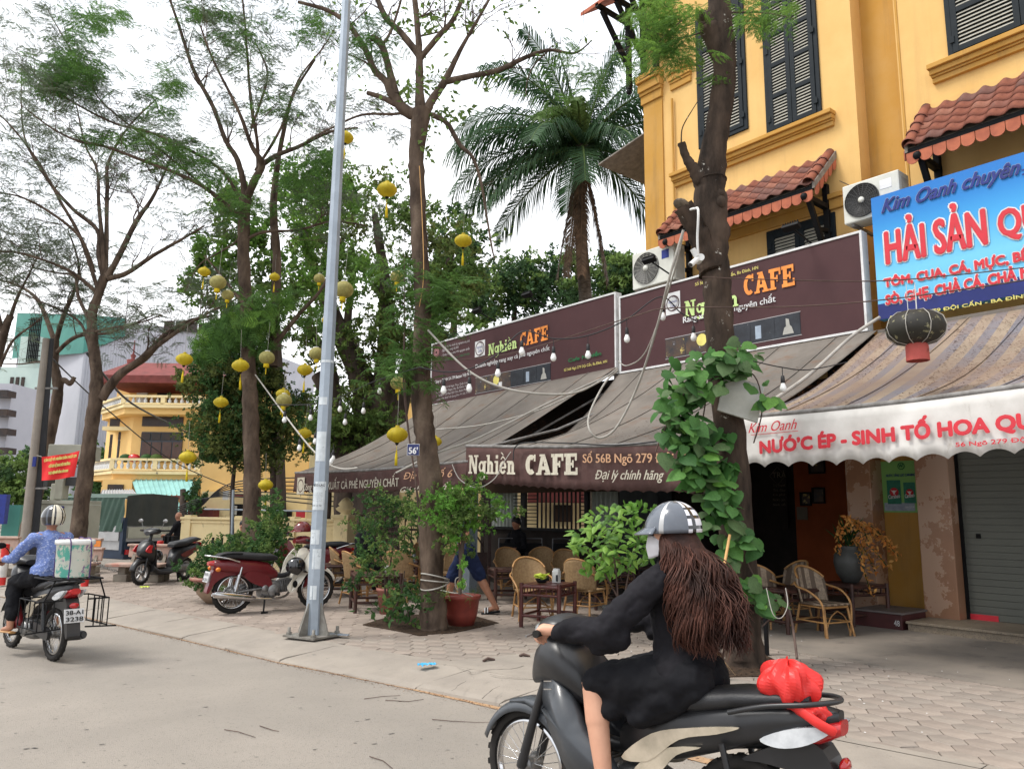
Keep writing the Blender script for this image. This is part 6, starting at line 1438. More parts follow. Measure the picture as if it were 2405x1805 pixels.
mb.grid(tp,60,10); mb.add([C0 + ds * a + dr * b + Vector((0,0,z_t + .05 + c)) for a,b,c in ((0,-.04,0),(Lt,-.04,0),(Lt,Wt / 2,.14),(0,Wt / 2,.14),(Lt,Wt + .04,0),(0,Wt + .04,0))],[(0,1,2,3),(3,2,4,5)]); mb.build('tarpaulin',M['tarp'],tk)
mb = MB(VIEW); mb.grid(lambda u,v: C0 + dr * (Wt * u) + ds * (-.03 + .025 * sin(u * 22)) + Vector((0,0,z_m + (z_t + .1 - z_m + .08 * sin(pi * u)) * v)),30,6); mb.build('rear_tarpaulin',M['tarpdark'],tk)
tbox('corner_post',M['truckblue'],-.04,.1,-.04,.07,z_b,z_m + .25)
for k in range(2): tbox('tailgate_door',M['kiosk'],-.05,-.0,.12 + k * .8,.85 + k * .8,z_l - .02,z_m - .03)
for k in range(3): tbox('side_board',M['alu'],.15 + k * 1.15,1.2 + k * 1.15,-.05,-.01,z_l - .1,z_m - .18)
tbox('chassis',M['truckblue'],-.06,Lt + 1.6,.02,Wt - .02,z_b - .15,z_l - .12); tbox('cab',M['truckblue'],Lt + .1,Lt + 1.7,0,Wt,.5,z_m + .4)
tbox('tail_lamp',M['taillight'],-.12,-.05,.05,.3,z_b - .02,z_b + .12); tbox('bumper',M['black'],-.1,.0,.1,Wt - .1,.42,.5)
for s in (.9,Lt + .9):
 for r in (.12,Wt - .12):
  p = C0 + ds * s + dr * r; mb = MB(VIEW); A = Matrix((ds,Vector((0,0,1)),dr)).transposed(); mb.torus(p + Vector((0,0,.36)),.27,.10,A,24,8); mb.lathe([(0,-.05),(.18,-.05),(.18,.05),(0,.05)],p + Vector((0,0,.36)),16,A); mb.build('wheel',M['rubber'],tk)
_p = C0 + dr * .95 + ds * (-.07) + Vector((0,0,z_l - .32)); w_ = VIEW @ _p; xd_ = (VIEW.to_3x3() @ dr); text('29C 800.72',w_,xd_,(0,0,1),.62,.14,M['txtdull'],tk,bold=.02)
_p = C0 + dr * .95 + ds * (-.07) + Vector((0,0,z_l - .32))
# ---- transformer kiosk
ks = thing('transformer_kiosk','beige metal transformer kiosk between the two left tree trunks','kiosk',vloc(125,1300,19.4,.1))
vpart('cabinet',M['kiosk'],ks,78,182,1183,1330,19.4,1.0,bev=.02); vpart('cabinet_lid',M['kiosk'],ks,76,184,1174,1183,19.35,1.1,bev=.01); vpart('door_gap',M['acgrill'],ks,129,130,1190,1320,19.385,.02)
vpart('notice',M['paper'],ks,111,127,1188,1200,19.37,.02); nb = vpart('notice',M['txtnavy'],ks,131,149,1188,1198,19.37,.02)
vpart('column',M['kiosk'],ks,118,133,1135,1174,19.6,.3,bev=.02); vpart('brace',M['kiosk'],ks,128,148,1100,1172,19.5,.3,bev=.02); vpart('transformer_box',M['kiosk'],ks,112,194,1043,1078,19.5,.9,bev=.02); vpart('cooling_fins',M['acgrill'],ks,96,112,1120,1142,19.6,.5); vpart('cooling_fins',M['acgrill'],ks,148,178,1120,1140,19.6,.5)
# banner between the trees
bn = thing('banner','red banner with yellow lettering tied between two leaning tree trunks','banner',vloc(140,1090,17.9,LV(140,1128,17.9)[1]))
q = [LV(98,1072,17.9),LV(189,1058,17.9),LV(96,1128,17.9),LV(174,1118,17.9)]; Q4 = [Vector((a,17.9,b)) for a,b in q]
mb = MB(VIEW); mb.grid(lambda u,v: Q4[0].lerp(Q4[1],u).lerp(Q4[2].lerp(Q4[3],u),v) + Vector((0,.03 * sin(u * 11 + v * 2),-.02 * sin(pi * u))),30,8); mb.build('cloth',M['banner'],bn)
for k,(s_,i0,i1) in enumerate((('CÁN BỘ VÀ NHÂN DÂN NGÕ 279',.10,.97),('GIỮ GÌN VỆ SINH MÔI TRƯỜNG',.24,.84),('THỰC HIỆN NẾP SỐNG VĂN MINH',.25,.82))):
 v = .28 + k * .27; a = Q4[0].lerp(Q4[2],v).lerp(Q4[1].lerp(Q4[3],v),i0); b = Q4[0].lerp(Q4[2],v).lerp(Q4[1].lerp(Q4[3],v),i1)
 text(s_,VIEW @ (a + Vector((0,-.05,0))),VIEW.to_3x3() @ (b - a),(0,0,1),(b - a).length,.10,M['txtyellow'],bn,bold=.035)
MB(VIEW).tube([Q4[0],Q4[0] + Vector((-.12,0,.03))],.008,5).tube([Q4[1],Q4[1] + Vector((.1,0,.05))],.008,5).build('tie_rope',M['conduit'],bn)
# concrete power pole with cables
pl = thing('power_pole','leaning concrete utility pole with bundled black cables at the left','pole',vloc(60,1330,19,.1))
a,b = PD(52,1345,19),PD(110,795,19); MB().tube([a,b],[.13,.09],12).build('pole',M['concrete'],pl)
mb = MB(); sd_ = Vector((cos(AZ),-sin(AZ),0))
for k in range(5): mb.tube([a.lerp(b,.0) + sd_ * (.16 + .035 * k),a.lerp(b,.5) + sd_ * (.13 + .03 * k),b + sd_ * (.08 + .02 * k)],.022,6)
mb.build('cable_bundle',M['cable'],pl)
for t in (.35,.78): MB().tube([a.lerp(b,t) - sd_ * .16,a.lerp(b,t) + sd_ * .4],.03,8).build('clamp',M['rail'],pl)
vpart('blue_plate',M['txtnavy'],pl,76,84,1072,1095,18.8,.03)
# benches
def bench(label,px0,px1,yt,yb,D,ys,col,lean=0):
 t = thing('park_bench',label,'bench',vloc((px0 + px1) / 2,1350,D,.1))
 c = (px0 + px1) / 2; x0 = LV(px0,yb,D)[0]; x1 = LV(px1,yb,D)[0]; zt,zb_ = LV(c,yt,D)[1],LV(c,yb,D)[1]; zs = LV(c,ys,D - .35)[1]
 mb = MB(VIEW); mb.box(((x0 + x1) / 2,D,(zt + zb_) / 2),(x1 - x0,.06,zt - zb_),R=Matrix.Rotation(-.14,3,'X')); mb.build('backrest',col,t,bev=.015)
 MB(VIEW).bb((x0 - .02,D - .08,zt),(x1 + .02,D + .05,zt + .045)).build('top_rail',col,t,bev=.012)
 MB(VIEW).bb((x0 - .15,D - .62,zs - .06),(x1 + .05,D - .12,zs)).build('seat',col,t,bev=.012)
 for u in (.14,.86):
  x = x0 + (x1 - x0) * u; MB(VIEW).bb((x - .07,D - .5,.1),(x + .07,D - .15,zs - .06)).bb((x - .13,D - .55,.1),(x + .13,D - .05,.24)).build('leg',M['benchstone'],t,bev=.015); mb = MB(VIEW); mb.bar((x,D - .12,zs - .1),(x,D + .07,zt),.07,.06,up=(1,0,0)); mb.build('back_support',M['benchstone'],t)
 return t
bench('stone bench with plain back left of the black scooter',303,404,1282,1308,15.6,1322,M['bench'])
bench('stone bench partly hidden by the rider and bucket',150,240,1290,1316,15.2,1320,M['bench'])
bt = bench('back bench with red and yellow painted advert behind another bench',178,238,1268,1284,17.2,1300,M['bench'])
vpart('painted_advert',M['txtred'],bt,183,210,1269,1283,17.08,.01); vpart('painted_advert',M['txtorange'],bt,212,236,1269,1283,17.08,.01)
bench('stone bench cut off by the left edge behind the rider',-60,42,1264,1296,16.2,1310,M['bench'])
# bollards and chain
bl_ = None
for px,lb in ((203,'red and white bollard between the two benches'),(8,'red and white bollard at the left edge in front of the rider'),(372,'red and white bollard behind the plain stone bench')):
 D = 14.2 if px != 372 else 16.4; x,_ = LV(px,1330,D); t = thing('bollard',lb,'bollard',vloc(px,1330,D,.1),group='red and white bollards')
 zt = .72; r = .065
 for k,(a,b) in enumerate(((0,.14),(.14,.42),(.42,zt))): MB().lathe([(r * (1.0),a),(r,b - .004),(r,b),] + ([(0,b + .01)] if k == 2 else []),(0,0,0),14).build('band',M['bollardred' if k != 1 else 'bollardwhite'],t,world=False)
pa,pb = Vector(vloc(203,1330,14.2,.62)),Vector(vloc(372,1330,16.4,.62)); mb = MB(); n = 60
for k in range(n):
 u = k / n; p = pa.lerp(pb,u); p.z -= .34 * sin(pi * u); mb.torus(p,.02,.005,Matrix.Rotation(k * pi / 2,3,'X') @ Matrix.Rotation(.4,3,'Y'),8,4)
mb.build('barrier_chain',M['steel'],label='thin metal chain sagging between the red and white bollards',cat='chain')
# hollow brick under the bench
pb_ = PZ(318,1345,.1); t = thing('hollow_brick','orange hollow brick standing against the leg of the plain bench','brick',pb_); MB().box((0,0,.09),(.10,.10,.17)).build('brick',M['scallop'],t,world=False)
# ---- boundary wall with pillar, gate
wa = thing('boundary_wall','peeling cream boundary wall with moulded posts behind the red motorbike','wall',PZ(790,1345,.1))
W0 = PZ(790,1348,.1); W1 = PD(425,1300,19.0); W1.z = .1; dW = (W1 - W0).normalized(); LW = (W1 - W0).length; nW = Vector((-dW.y,dW.x,0)); hW = 1.14
mb = MB(); mb.bar(W0 + Vector((0,0,hW / 2)),W1 + Vector((0,0,hW / 2)),.14,hW); mb.build('wall',M['cream'],wa)
mb = MB(); mb.bar(W0 + Vector((0,0,hW + .03)),W1 + Vector((0,0,hW + .03)),.26,.06); mb.bar(W0 + Vector((0,0,hW - .06)),W1 + Vector((0,0,hW - .06)),.2,.05); mb.build('coping',M['cream'],wa,bev=.01)
k = 1.2
while k < LW:
 p = W0 + dW * k; mb = MB(); mb.bar(p - dW * .1 + Vector((0,0,(hW + .1) / 2)),p + dW * .1 + Vector((0,0,(hW + .1) / 2)),.22,hW + .1); mb.build('wall_post',M['cream'],wa,bev=.01)
 for j in range(3):
  q = p + dW * (.45 + .13 * j) ; mb = MB(); mb.bar(q - dW * .035 + Vector((0,0,.62)),q + dW * .035 + Vector((0,0,.62)),.15,.22)
  mb.build('wall_slot',M['black'],wa)
 k += 1.5
tp_ = thing('gate_pillar','tall cream gate pillar topped with a moulded urn finial','pillar',PZ(805,1352,.1)); pp = Vector(tp_.location)
MB().box(pp + Vector((0,0,.62)),(.36,.36,1.24),rz=.5).build('shaft',M['cream'],tp_,bev=.012); MB().box(pp + Vector((0,0,1.27)),(.46,.46,.07),rz=.5).box(pp + Vector((0,0,1.22)),(.41,.41,.04),rz=.5).build('cap',M['cream'],tp_,bev=.015)
MB().lathe([(.13,1.3),(.10,1.34),(.20,1.40),(.22,1.44),(.14,1.49),(.17,1.53),(.10,1.62),(.05,1.67),(0,1.68)],pp,16).build('finial',M['cream'],tp_)
gt_ = thing('iron_gate','brown iron yard gate with arched bars behind the tables','gate',vloc(960,1350,17.4,.1))
gx0,gx1 = LV(826,1290,17.4)[0],LV(1150,1290,17.4)[0]; g0,g1 = .12,LV(960,1212,17.4)[1]; gm = LV(960,1243,17.4)[1]
mb = MB(VIEW)
for z in (g0 + .05,gm,g1): mb.bar((gx0,17.4,z),(gx1,17.4,z),.05,.05)
for x in (gx0,(gx0 + gx1) / 2,gx1): mb.bar((x,17.4,.1),(x,17.4,g1 + .05),.07,.07,up=(1,0,0))
mb.build('gate_frame',M['gateiron'],gt_)
for x in np.linspace(gx0 + .15,gx1 - .15,20): MB(VIEW).bar((x,17.4,g0),(x,17.4,g1),.025,.025,up=(1,0,0)).build('gate_bar',M['gateiron'],gt_)
for c in (gx0 + (gx1 - gx0) * .25,gx0 + (gx1 - gx0) * .75):
 for r in (.62,.45,.28):
  pts = [(c + r * cos(a),17.36,.62 + r * .85 * sin(a)) for a in np.linspace(0,pi,16)]; MB(VIEW).tube(pts,.02,5).build('gate_arch',M['gateiron'],gt_)
MB(VIEW).bb((gx0 + .05,17.38,.15),(gx1 - .05,17.41,.62)).build('gate_sheet',M['gateiron'],gt_)
MB(VIEW).tube([(LV(480,1195,21)[0],21,LV(480,1195,21)[1]),(LV(735,1200,19)[0],19,LV(735,1200,19)[1])],.02,6).build('pipe_rail',M['galv'],label='thin grey pipe rail running above the boundary wall',cat='rail')
# slim pole by the green pot
MB().tube([PZ(541,1400,.1),PD(548,1150,12.6)],.022,8).build('thin_pole',M['galv'],label='thin grey metal pole rising from the shrub left of the thick trunk',cat='pole')
# ---- lamp post
lp = thing('lamp_post','tall galvanised lamp post with flyers and gusseted base on the pavement','lamp post',PZ(735,1497,.1)); L0 = Vector(lp.location)
_r = ray(797,-60); _t = 9.05 / (_r.x * sin(AZ) + _r.y * cos(AZ)); top = L0 + Vector((0,0,8.2))
MB().tube([L0 + Vector((0,0,.02)),L0 + Vector((0,0,1.2)),L0 + Vector((0,0,4.2)),L0 + Vector((0,0,9.0))],[.098,.090,.074,.052],8,smooth=False).build('post',M['galv'],lp)
MB().box(L0 + Vector((0,0,.03)),(.46,.46,.02),rz=.35).build('base_plate',M['galvbase'],lp)
for k in range(4):
 a = .35 + k * pi / 2; d = Vector((cos(a),sin(a),0)); mb = MB(); mb.prism([(.06,.04),(.22,.04),(.22,.07),(.10,.38),(.06,.38)],L0,d,(0,0,1),.012); mb.build('gusset',M['galvbase'],lp)
 a += pi / 4; d = Vector((cos(a),sin(a),0)) * .26; MB().lathe([(.018,.0),(.018,.10),(0,.10)],L0 + d + Vector((0,0,.02)),8).lathe([(.032,.04),(.032,.07),(0,.07)],L0 + d,6,smooth=False).build('bolt',M['galvbase'],lp)
for z,h,w in ((1.95,.34,1.0),(1.62,.10,1.1),(1.40,.26,1.2),(1.02,.16,.9),(.75,.22,.8),(.42,.15,.6),(2.6,.09,.9),(3.1,.03,1.5)):
 r = .0955 - z * .0052; mb = MB(); a0 = -AZ - pi / 2 - w * .7 + RNG.uniform(-.25,.25)
 mb.grid(lambda u,v: tuple(L0 + Vector((r * cos(a0 + w * 1.4 * u),r * sin(a0 + w * 1.4 * u),z + h * v))),8,2); mb.build('flyer',M['paper'],lp)
fr_ = L0 - Vector((sin(AZ),cos(AZ),0)) * .108; Rr = Vector((cos(AZ),-sin(AZ),0))
text('HÉO LẠC',fr_ + Vector((0,0,1.66)) - Rr * .07,Rr,(0,0,1),.14,.035,M['txtblack'],lp,bold=.02)
text('0868 221 998',fr_ + Vector((0,0,1.44)) - Rr * .065,Rr,(0,0,1),.11,.02,M['txtblack'],lp)
for k in range(5): text('thông cống hút bể phốt',fr_ + Vector((0,0,1.50 + k * .022)) - Rr * .06,Rr,(0,0,1),.11,.010,M['txtblack'],lp)
MB().box(L0 + Vector((.24,-.16,.035)),(.22,.05,.012),rz=-.9).build('steel_offcut',M['galv'],label='loose grey steel offcut lying beside the lamp post base',cat='scrap')
# house number plate on the tree
np_ = thing('number_plate_sign','small dark blue house number plate 56 on the middle tree trunk','sign',PD(970,1060,8.9)); vpart('plate',M['blueboard'],np_,957,984,1043,1068,8.85,.012); vpart('plate_border',M['txtwhite'],np_,956,985,1042,1069,8.866,.008)
x_ = PD(960,1065,8.83); text("56'",x_,Rr,(0,0,1),.10,.075,M['txtwhite'],np_,bold=.03)
# AC units
def ac_unit(label,px0,px1,py0,py1,X,dark):
 A = PX(px0,py1,X); B = PX(px1,py0,X); y1,y0 = A.y,B.y; zc = PX(px0,(py0 + py1) / 2,X).z; h = (y1 - y0) * .72; z0 = PX(px0,py1,X).z
 t = thing('air_conditioner',label,'air conditioner',(X + .15,(y0 + y1) / 2,z0))
 MB().bb((X,y0,z0),(X + .32,y1,z0 + h)).build('casing',M['ac'],t,bev=.015)
 r = h * .43; c = Vector((X - .006,y1 - r * 1.12,z0 + h * .5)); AR = Matrix.Rotation(-pi / 2,3,'Y')
 MB().lathe([(0,0),(r,0),(r,.012),(r * .98,.016)],c + Vector((.004,0,0)),30,AR).build('fan_opening',M['acgrill'],t)
 mb = MB()
 for k in range(9): mb.torus(c - Vector((.016,0,0)),r * (k + 1) / 9.2,.004,Matrix.Rotation(pi / 2,3,'Y'),28,4)
 for k in range(18): a = 2 * pi * k / 18; mb.bar(c + Vector((-.018,r * .15 * cos(a),r * .15 * sin(a))),c + Vector((-.018,r * .97 * cos(a),r * .97 * sin(a))),.005,.005)
 mb.build('fan_grille',M['acgrill' if dark else 'acgrill2'],t); MB().lathe([(0,.03),(r * .17,.03),(r * .17,.0)],c,16,AR).build('fan_hub',M['ac'],t)
 MB().bb((X - .004,y0 + .1,z0 + h * .62),(X,y0 + .26,z0 + h * .85)).build('sticker',M['txtwhite'] if dark else M['txtnavy'],t)
 MB().bar((X + .05,y0 + .1,z0 - .02),(WX,y0 + .1,z0 - .02),.04,.04).bar((X + .05,y1 - .1,z0 - .02),(WX,y1 - .1,z0 - .02),.04,.04).bar((X + .05,y0 + .1,z0 - .03),(WX,y0 + .1,z0 - .35),.03,.03).build('wall_bracket',M['rail'],t)
 MB().bb((X + .06,y0 - .004,z0 + .05),(X + .28,y0,z0 + h - .08)).build('side_panel',M['acgrill2'],t)
 return t
ac_unit('outdoor air conditioner between the canopies with black fan grille',1983,2112,432,528,10.25,True)
ac_unit('outdoor air conditioner at the building corner above the brown signs',1486,1582,605,682,10.3,False)
# floodlights on the signs
def flood(label,p,d=(-.45,0,.1)):
 t = thing('floodlight',label,'floodlight',p); p = Vector(p); q = p + Vector(d); MB().tube([p,q],.014,8).build('arm',M['black'],t)
 mb = MB(); mb.box(q,(.10,.26,.05),R=Matrix.Rotation(.5,3,'Y'));
 for k in range(7): mb.box(q + Vector((.0,-.11 + k * .037,.045)),(.07,.006,.05),R=Matrix.Rotation(.5,3,'Y'))
 mb.build('lamp_head',M['black'],t,bev=.006)
for k,(px,py,lb) in enumerate(((1030,775,'black floodlight on an arm above the left end of the long sign'),(1135,740,'black floodlight above the long sign, second from the left'),(1255,705,'black floodlight above the middle of the long sign'),(1545,630,'black floodlight in front of the corner air conditioner'),(1880,560,'black floodlight arm under the canopy above the second sign'))):
 flood(lb,PX(px + 30,py + 15,SX + .1),(-.5,.05,.16))
# security camera on the vine tree and white conduit
cm = thing('security_camera','white bullet security camera pair fixed to the vine covered tree trunk','security camera',PD(1645,605,7.0)); c_ = Vector(cm.location); Fw = Vector((sin(AZ),cos(AZ),0))
MB().tube([c_ - Fw * .02,c_ + Fw * .10],.035,14).build('mount',M['whiteplastic'],cm)
a = PD(1622,622,6.95); b = PD(1638,608,7.0); MB().tube([a,b],.026,14).build('camera_body',M['whiteplastic'],cm); MB().tube([a - (b - a) * .05,a + (b - a) * .1],.021,12).build('lens',M['helmblack'],cm)
a = PD(1627,585,7.0); b = PD(1637,603,7.0); MB().tube([a,b],.028,14).build('camera_body',M['whiteplastic'],cm)
MB().tube(crv([PD(1640,600,7.05),PD(1638,560,7.05),PD(1640,495,7.0),PD(1632,490,7.1),PD(1622,492,7.2)]),.012,8).build('white_pipe',M['whiteplastic'],label='white plastic pipe bent over the cut stub of the vine tree',cat='pipe')
# ------------------------------------------------------------------ leaves and trees
def scatter(name,tv,tf,pos,fwd,roll,sc_,m,parent=None,world=True,smooth=False,**tags):
 """many copies of a small template joined in one mesh; fwd = direction of local x"""
 tv = np.array(tv,float); N = len(pos); pos = np.asarray(pos,float); f = np.asarray(fwd,float); f /= np.linalg.norm(f,axis=1,keepdims=True) + 1e-9
 up = np.tile([0.,0,1],(N,1)); up[np.abs(f[:,2]) > .95] = [1,0,0]
 s = np.cross(up,f); s /= np.linalg.norm(s,axis=1,keepdims=True) + 1e-9; u = np.cross(f,s)
 c,sn = np.cos(roll)[:,None],np.sin(roll)[:,None]; s2 = s * c + u * sn; u2 = -s * sn + u * c
 sc_ = np.asarray(sc_,float)[:,None,None]
 V = (pos[:,None,:] + (tv[None,:,0:1] * f[:,None,:] + tv[None,:,1:2] * s2[:,None,:] + tv[None,:,2:3] * u2[:,None,:]) * sc_).reshape(-1,3)
 if parent is not None and world: V = V - np.array(parent.location)
 lens = np.array([len(q) for q in tf]); loop = np.concatenate([np.array(q) for q in tf]); nv = len(tv)
 me = bpy.data.meshes.new(name); me.vertices.add(len(V)); me.vertices.foreach_set('co',V.ravel())
 L = (loop[None,:] + (np.arange(N) * nv)[:,None]).ravel(); me.loops.add(len(L)); me.loops.foreach_set('vertex_index',L.astype(np.int32))
 ll = np.tile(lens,N); st = np.concatenate([[0],np.cumsum(ll)[:-1]]); me.polygons.add(len(ll)); me.polygons.foreach_set('loop_start',st.astype(np.int32)); me.polygons.foreach_set('loop_total',ll.astype(np.int32))
 me.materials.append(m); me.update(calc_edges=True); me.validate()
 return link(name,me,parent,**tags)
def T_fern(k=8,L=1.,w=.36,curl=.18):
 v,f = [],[]
 for i in range(k):
  t = .12 + .86 * i / (k - 1); ln = w * (sin(pi * min(1,.18 + t * .86)) ** .7); x = t * L; z = -curl * t * t; h = L / k * .36
  for s in (-1,1):
   b = len(v); v += [(x - h,0,z),(x + h * .6,0,z),(x + .10 + h,s * ln,z - .06),(x + .10 - h * .2,s * ln,z - .06)]; f.append((b,b + 1,b + 2,b + 3))
 b = len(v); v += [(0,-.012,0),(0,.012,0),(L,.006,-curl),(L,-.006,-curl)]; f.append((b,b + 1,b + 2,b + 3))
 return v,f
def T_spray(k=4):
 """bipinnate spray: several small ferns off one stalk"""
 v,f = [],[]; a,b = T_fern(6,.5,.13,.1)
 for i in range(k):
  for s in (-1,1):
   x = .15 + .75 * i / (k - 1); an = s * radians(62); c,sn = cos(an),sin(an); o = len(v); q = .62 * sin(pi * (.2 + .65 * i / (k - 1)))
   v += [(x + (p[0] * c - p[1] * sn) * q * 1.3,(p[0] * sn + p[1] * c) * q * 1.3,p[2] - .12 * x * x) for p in a]; f += [tuple(j + o for j in g) for g in b]
 o = len(v); v += [(0,-.01,0),(0,.01,0),(1,0,-.12)]; f.append((o,o + 1,o + 2)); return v,f
def T_leaf(): return [(0,0,0),(.45,-.24,.06),(1,0,-.04),(.45,.24,.06),(.5,0,0)],[(0,1,4),(1,2,4),(2,3,4),(3,0,4)]
def T_sprig(n=6):
 v,f = [],[]; R = random.Random(n)
 for i in range(n):
  a = R.uniform(0,2 * pi); e = R.uniform(-.5,.6); d = Vector((cos(a) * cos(e) * .8 + .4,sin(a) * cos(e),sin(e))).normalized(); o = Vector((.25 * i / n,0,0)) + Vector((R.gauss(0,.1),R.gauss(0,.1),R.gauss(0,.1))); s = d.orthogonal().normalized(); s = (s * cos(R.uniform(0,3)) + d.cross(s) * .5).normalized(); b = len(v); L = R.uniform(.55,.8)
  v += [tuple(o),tuple(o + d * L * .5 - s * .19),tuple(o + d * L),tuple(o + d * L * .5 + s * .19)]; f.append((b,b + 1,b + 2,b + 3))
 return v,f
FERN,SPRAY,LEAF,SPRIG = T_fern(),T_spray(),T_leaf(),T_sprig()
class Tree:
 def __init__(s,name,label,base,cat='tree',bark='bark',group=None,seed=1):
  s.t = thing(name,label,cat,base,group=group); s.mb = MB(); s.R = random.Random(seed); s.tips = []; s.bark = bark; s.tw = MB()
 def limb(s,P,D,r,n=8,jit=.0,seg=6):
  """P: photo pixels; D: distance or list; r: radii list"""
  k = len(P); D = [D] * k if not hasattr(D,'__len__') else list(np.interp(np.linspace(0,1,k),np.linspace(0,1,len(D)),D)); pts = crv([PD(p[0],p[1],d) for p,d in zip(P,D)],seg)
  rs = np.interp(np.linspace(0,1,len(pts)),np.linspace(0,1,len(r)),r)
  rr = [float(q) * (1 + s.R.uniform(-jit,jit)) for q in rs]
  b = len(s.mb.v); s.mb.tube([p + Vector((s.R.uniform(-1,1),s.R.uniform(-1,1),0)) * q * jit * .6 for p,q in zip(pts,rr)],rr,n)
  for i in range(b,len(s.mb.v)):
   v = Vector(s.mb.v[i]); q = rr[min(len(rr) - 1,(i - b) // n)]; s.mb.v[i] = tuple(v + noise.noise_vector(v * (.9 / max(q,.04))) * q * .16)
  return pts,rs
 def twigs(s,pts,rs,n,L,lv=2,t0=.3,up=.25,spread=1.0,tipr=.004):
  R = s.R
  for _ in range(n):
   t = t0 + (1 - t0) * R.random() ** .8; i = min(len(pts) - 2,int(t * (len(pts) - 1))); p = pts[i]; ax = (pts[i + 1] - pts[i]).normalized()
   d = (ax * R.uniform(.4,1.2) + Vector((R.gauss(0,1),R.gauss(0,1),R.gauss(0,.6))) * spread * .6 + Vector((0,0,up))).normalized()
   s.grow(p,d,L * R.uniform(.6,1.2),max(.005,rs[i] * .36),lv,up,tipr)
  s.tips.append((pts[-1],(pts[-1] - pts[-2]).normalized()))
 def grow(s,p,d,L,r,lv,up,tipr):
  R = s.R; tipr = .0028; k = 5; q = [p]; dd = d.copy()
  for j in range(k): dd = (dd + Vector((R.gauss(0,.17),R.gauss(0,.17),R.gauss(0,.12) + up * .12))).normalized(); q.append(q[-1] + dd * L / k)
  s.tw.tube(q,[r + (tipr - r) * j / k for j in range(k + 1)],4 if r < .02 else 5,cap=False)
  if lv > 0:
   for _ in range(R.choice((3,4,5)) if lv > 1 else 3):
    j = R.randint(1,k); e = (dd * .6 + Vector((R.gauss(0,.7),R.gauss(0,.7),R.gauss(0,.5) + up * .6))).normalized(); s.grow(q[j],e,L * R.uniform(.45,.75),r * .42,lv - 1,up,tipr)
  else: s.tips += [(q[-1],dd),(q[-3],dd)]
  if lv > 0: s.tips.append((q[-1],dd))
 def done(s,leaf=None,m=None,n=1,size=.3,flat=.5,spread=.15,keep=1.0,droop=0.,m2=None,frac2=.3,sel=None):
  tr = s.mb.build('trunk',M[s.bark],s.t)
  if s.tw.v: s.tw.build('branches',M['twig'],s.t,kind='stuff')
  if leaf is None: return s.t
  s.leaves(leaf,m,n,size,flat,spread,keep,droop,m2,frac2,sel); return s.t
 def leaves(s,leaf,m,n=1,size=.3,flat=.5,spread=.15,keep=1.,droop=0.,m2=None,frac2=.3,sel=None,name='crown'):
  R = np.random.default_rng(s.R.randint(0,9999)); T = [q for q in s.tips if s.R.random() < keep and (sel is None or sel(q[0]))]
  if not T: return
  P = np.repeat(np.array([q[0] for q in T]),n,0) + R.normal(size=(len(T) * n,3)) * spread; Dd = np.repeat(np.array([q[1] for q in T]),n,0) + R.normal(size=(len(T) * n,3)) * .9; Dd[:,2] = Dd[:,2] * (1 - flat) - droop
  ro = R.normal(size=len(P)) * .5; S = size * R.uniform(.6,1.25,len(P)); k = R.random(len(P)) < (frac2 if m2 else 0)
  scatter(name,*leaf,P[~k],Dd[~k],ro[~k],S[~k],M[m],s.t)
  if m2 and k.any(): scatter(name,*leaf,P[k],Dd[k],ro[k],S[k],M[m2],s.t)
def onground(px,D,z=.1):
 """tree foot below photo column px at distance D"""
 p = PD(px,1300,D); p.z = z; return p
# tree behind the vine: nearest, with stubs and a metal band
t5 = Tree('street_tree','thick dark tree trunk covered with climbing vine at right',PZ(1748,1560,.1),bark='bark2',seed=5); D5 = Vector(t5.t.location).dot(Vector((sin(AZ),cos(AZ),0)))
t5.limb([(1750,1572),(1747,1530),(1742,1440),(1732,1280),(1722,1100),(1700,900),(1688,740),(1680,620),(1676,540),(1668,470),(1668,420),(1680,330),(1694,240),(1702,150),(1692,60),(1690,0),(1688,-90)],D5,[.235,.195,.175,.165,.15,.145,.143,.14,.15,.165,.16,.135,.125,.125,.13,.12,.11],18,.035,5)
t5.limb([(1672,430),(1650,420),(1628,395),(1612,370),(1600,335)],[D5,D5 - .1],[.13,.10,.06,.045,.04],12,.05); t5.limb([(1672,640),(1655,590),(1630,530),(1605,485)],[D5,D5 - .15],[.14,.115,.10,.10],14,.06); t5.limb([(1690,130),(1668,70),(1655,45),(1650,40)],[D5,D5 - .1],[.10,.10,.08,.07],12,.12)
t5.limb([(1600,335),(1603,300),(1625,260),(1648,225)],D5 - .1,[.008,.006,.004],5)
_p = PD(1692,475,D5 - .13); t5.mb.ball(_p,(.06,.06,.07),10,8); t5.mb.ball(PD(1690,455,D5 - .12),(.045,.045,.05),10,8)
t5.done()
MB().torus(PD(1668,428,D5),.168,.007,Matrix.Rotation(-.15,3,'X'),26,6).build('band',M['bark2'],t5.t)
for q,rr_ in (((1600,480),.085),((1652,38),.06)):
 MB().ball(PD(q[0],q[1],D5 - .2),(rr_,rr_,.03),12,6,Matrix.Rotation(.5,3,'Y')).build('cut_face',M['cutwood'],t5.t)
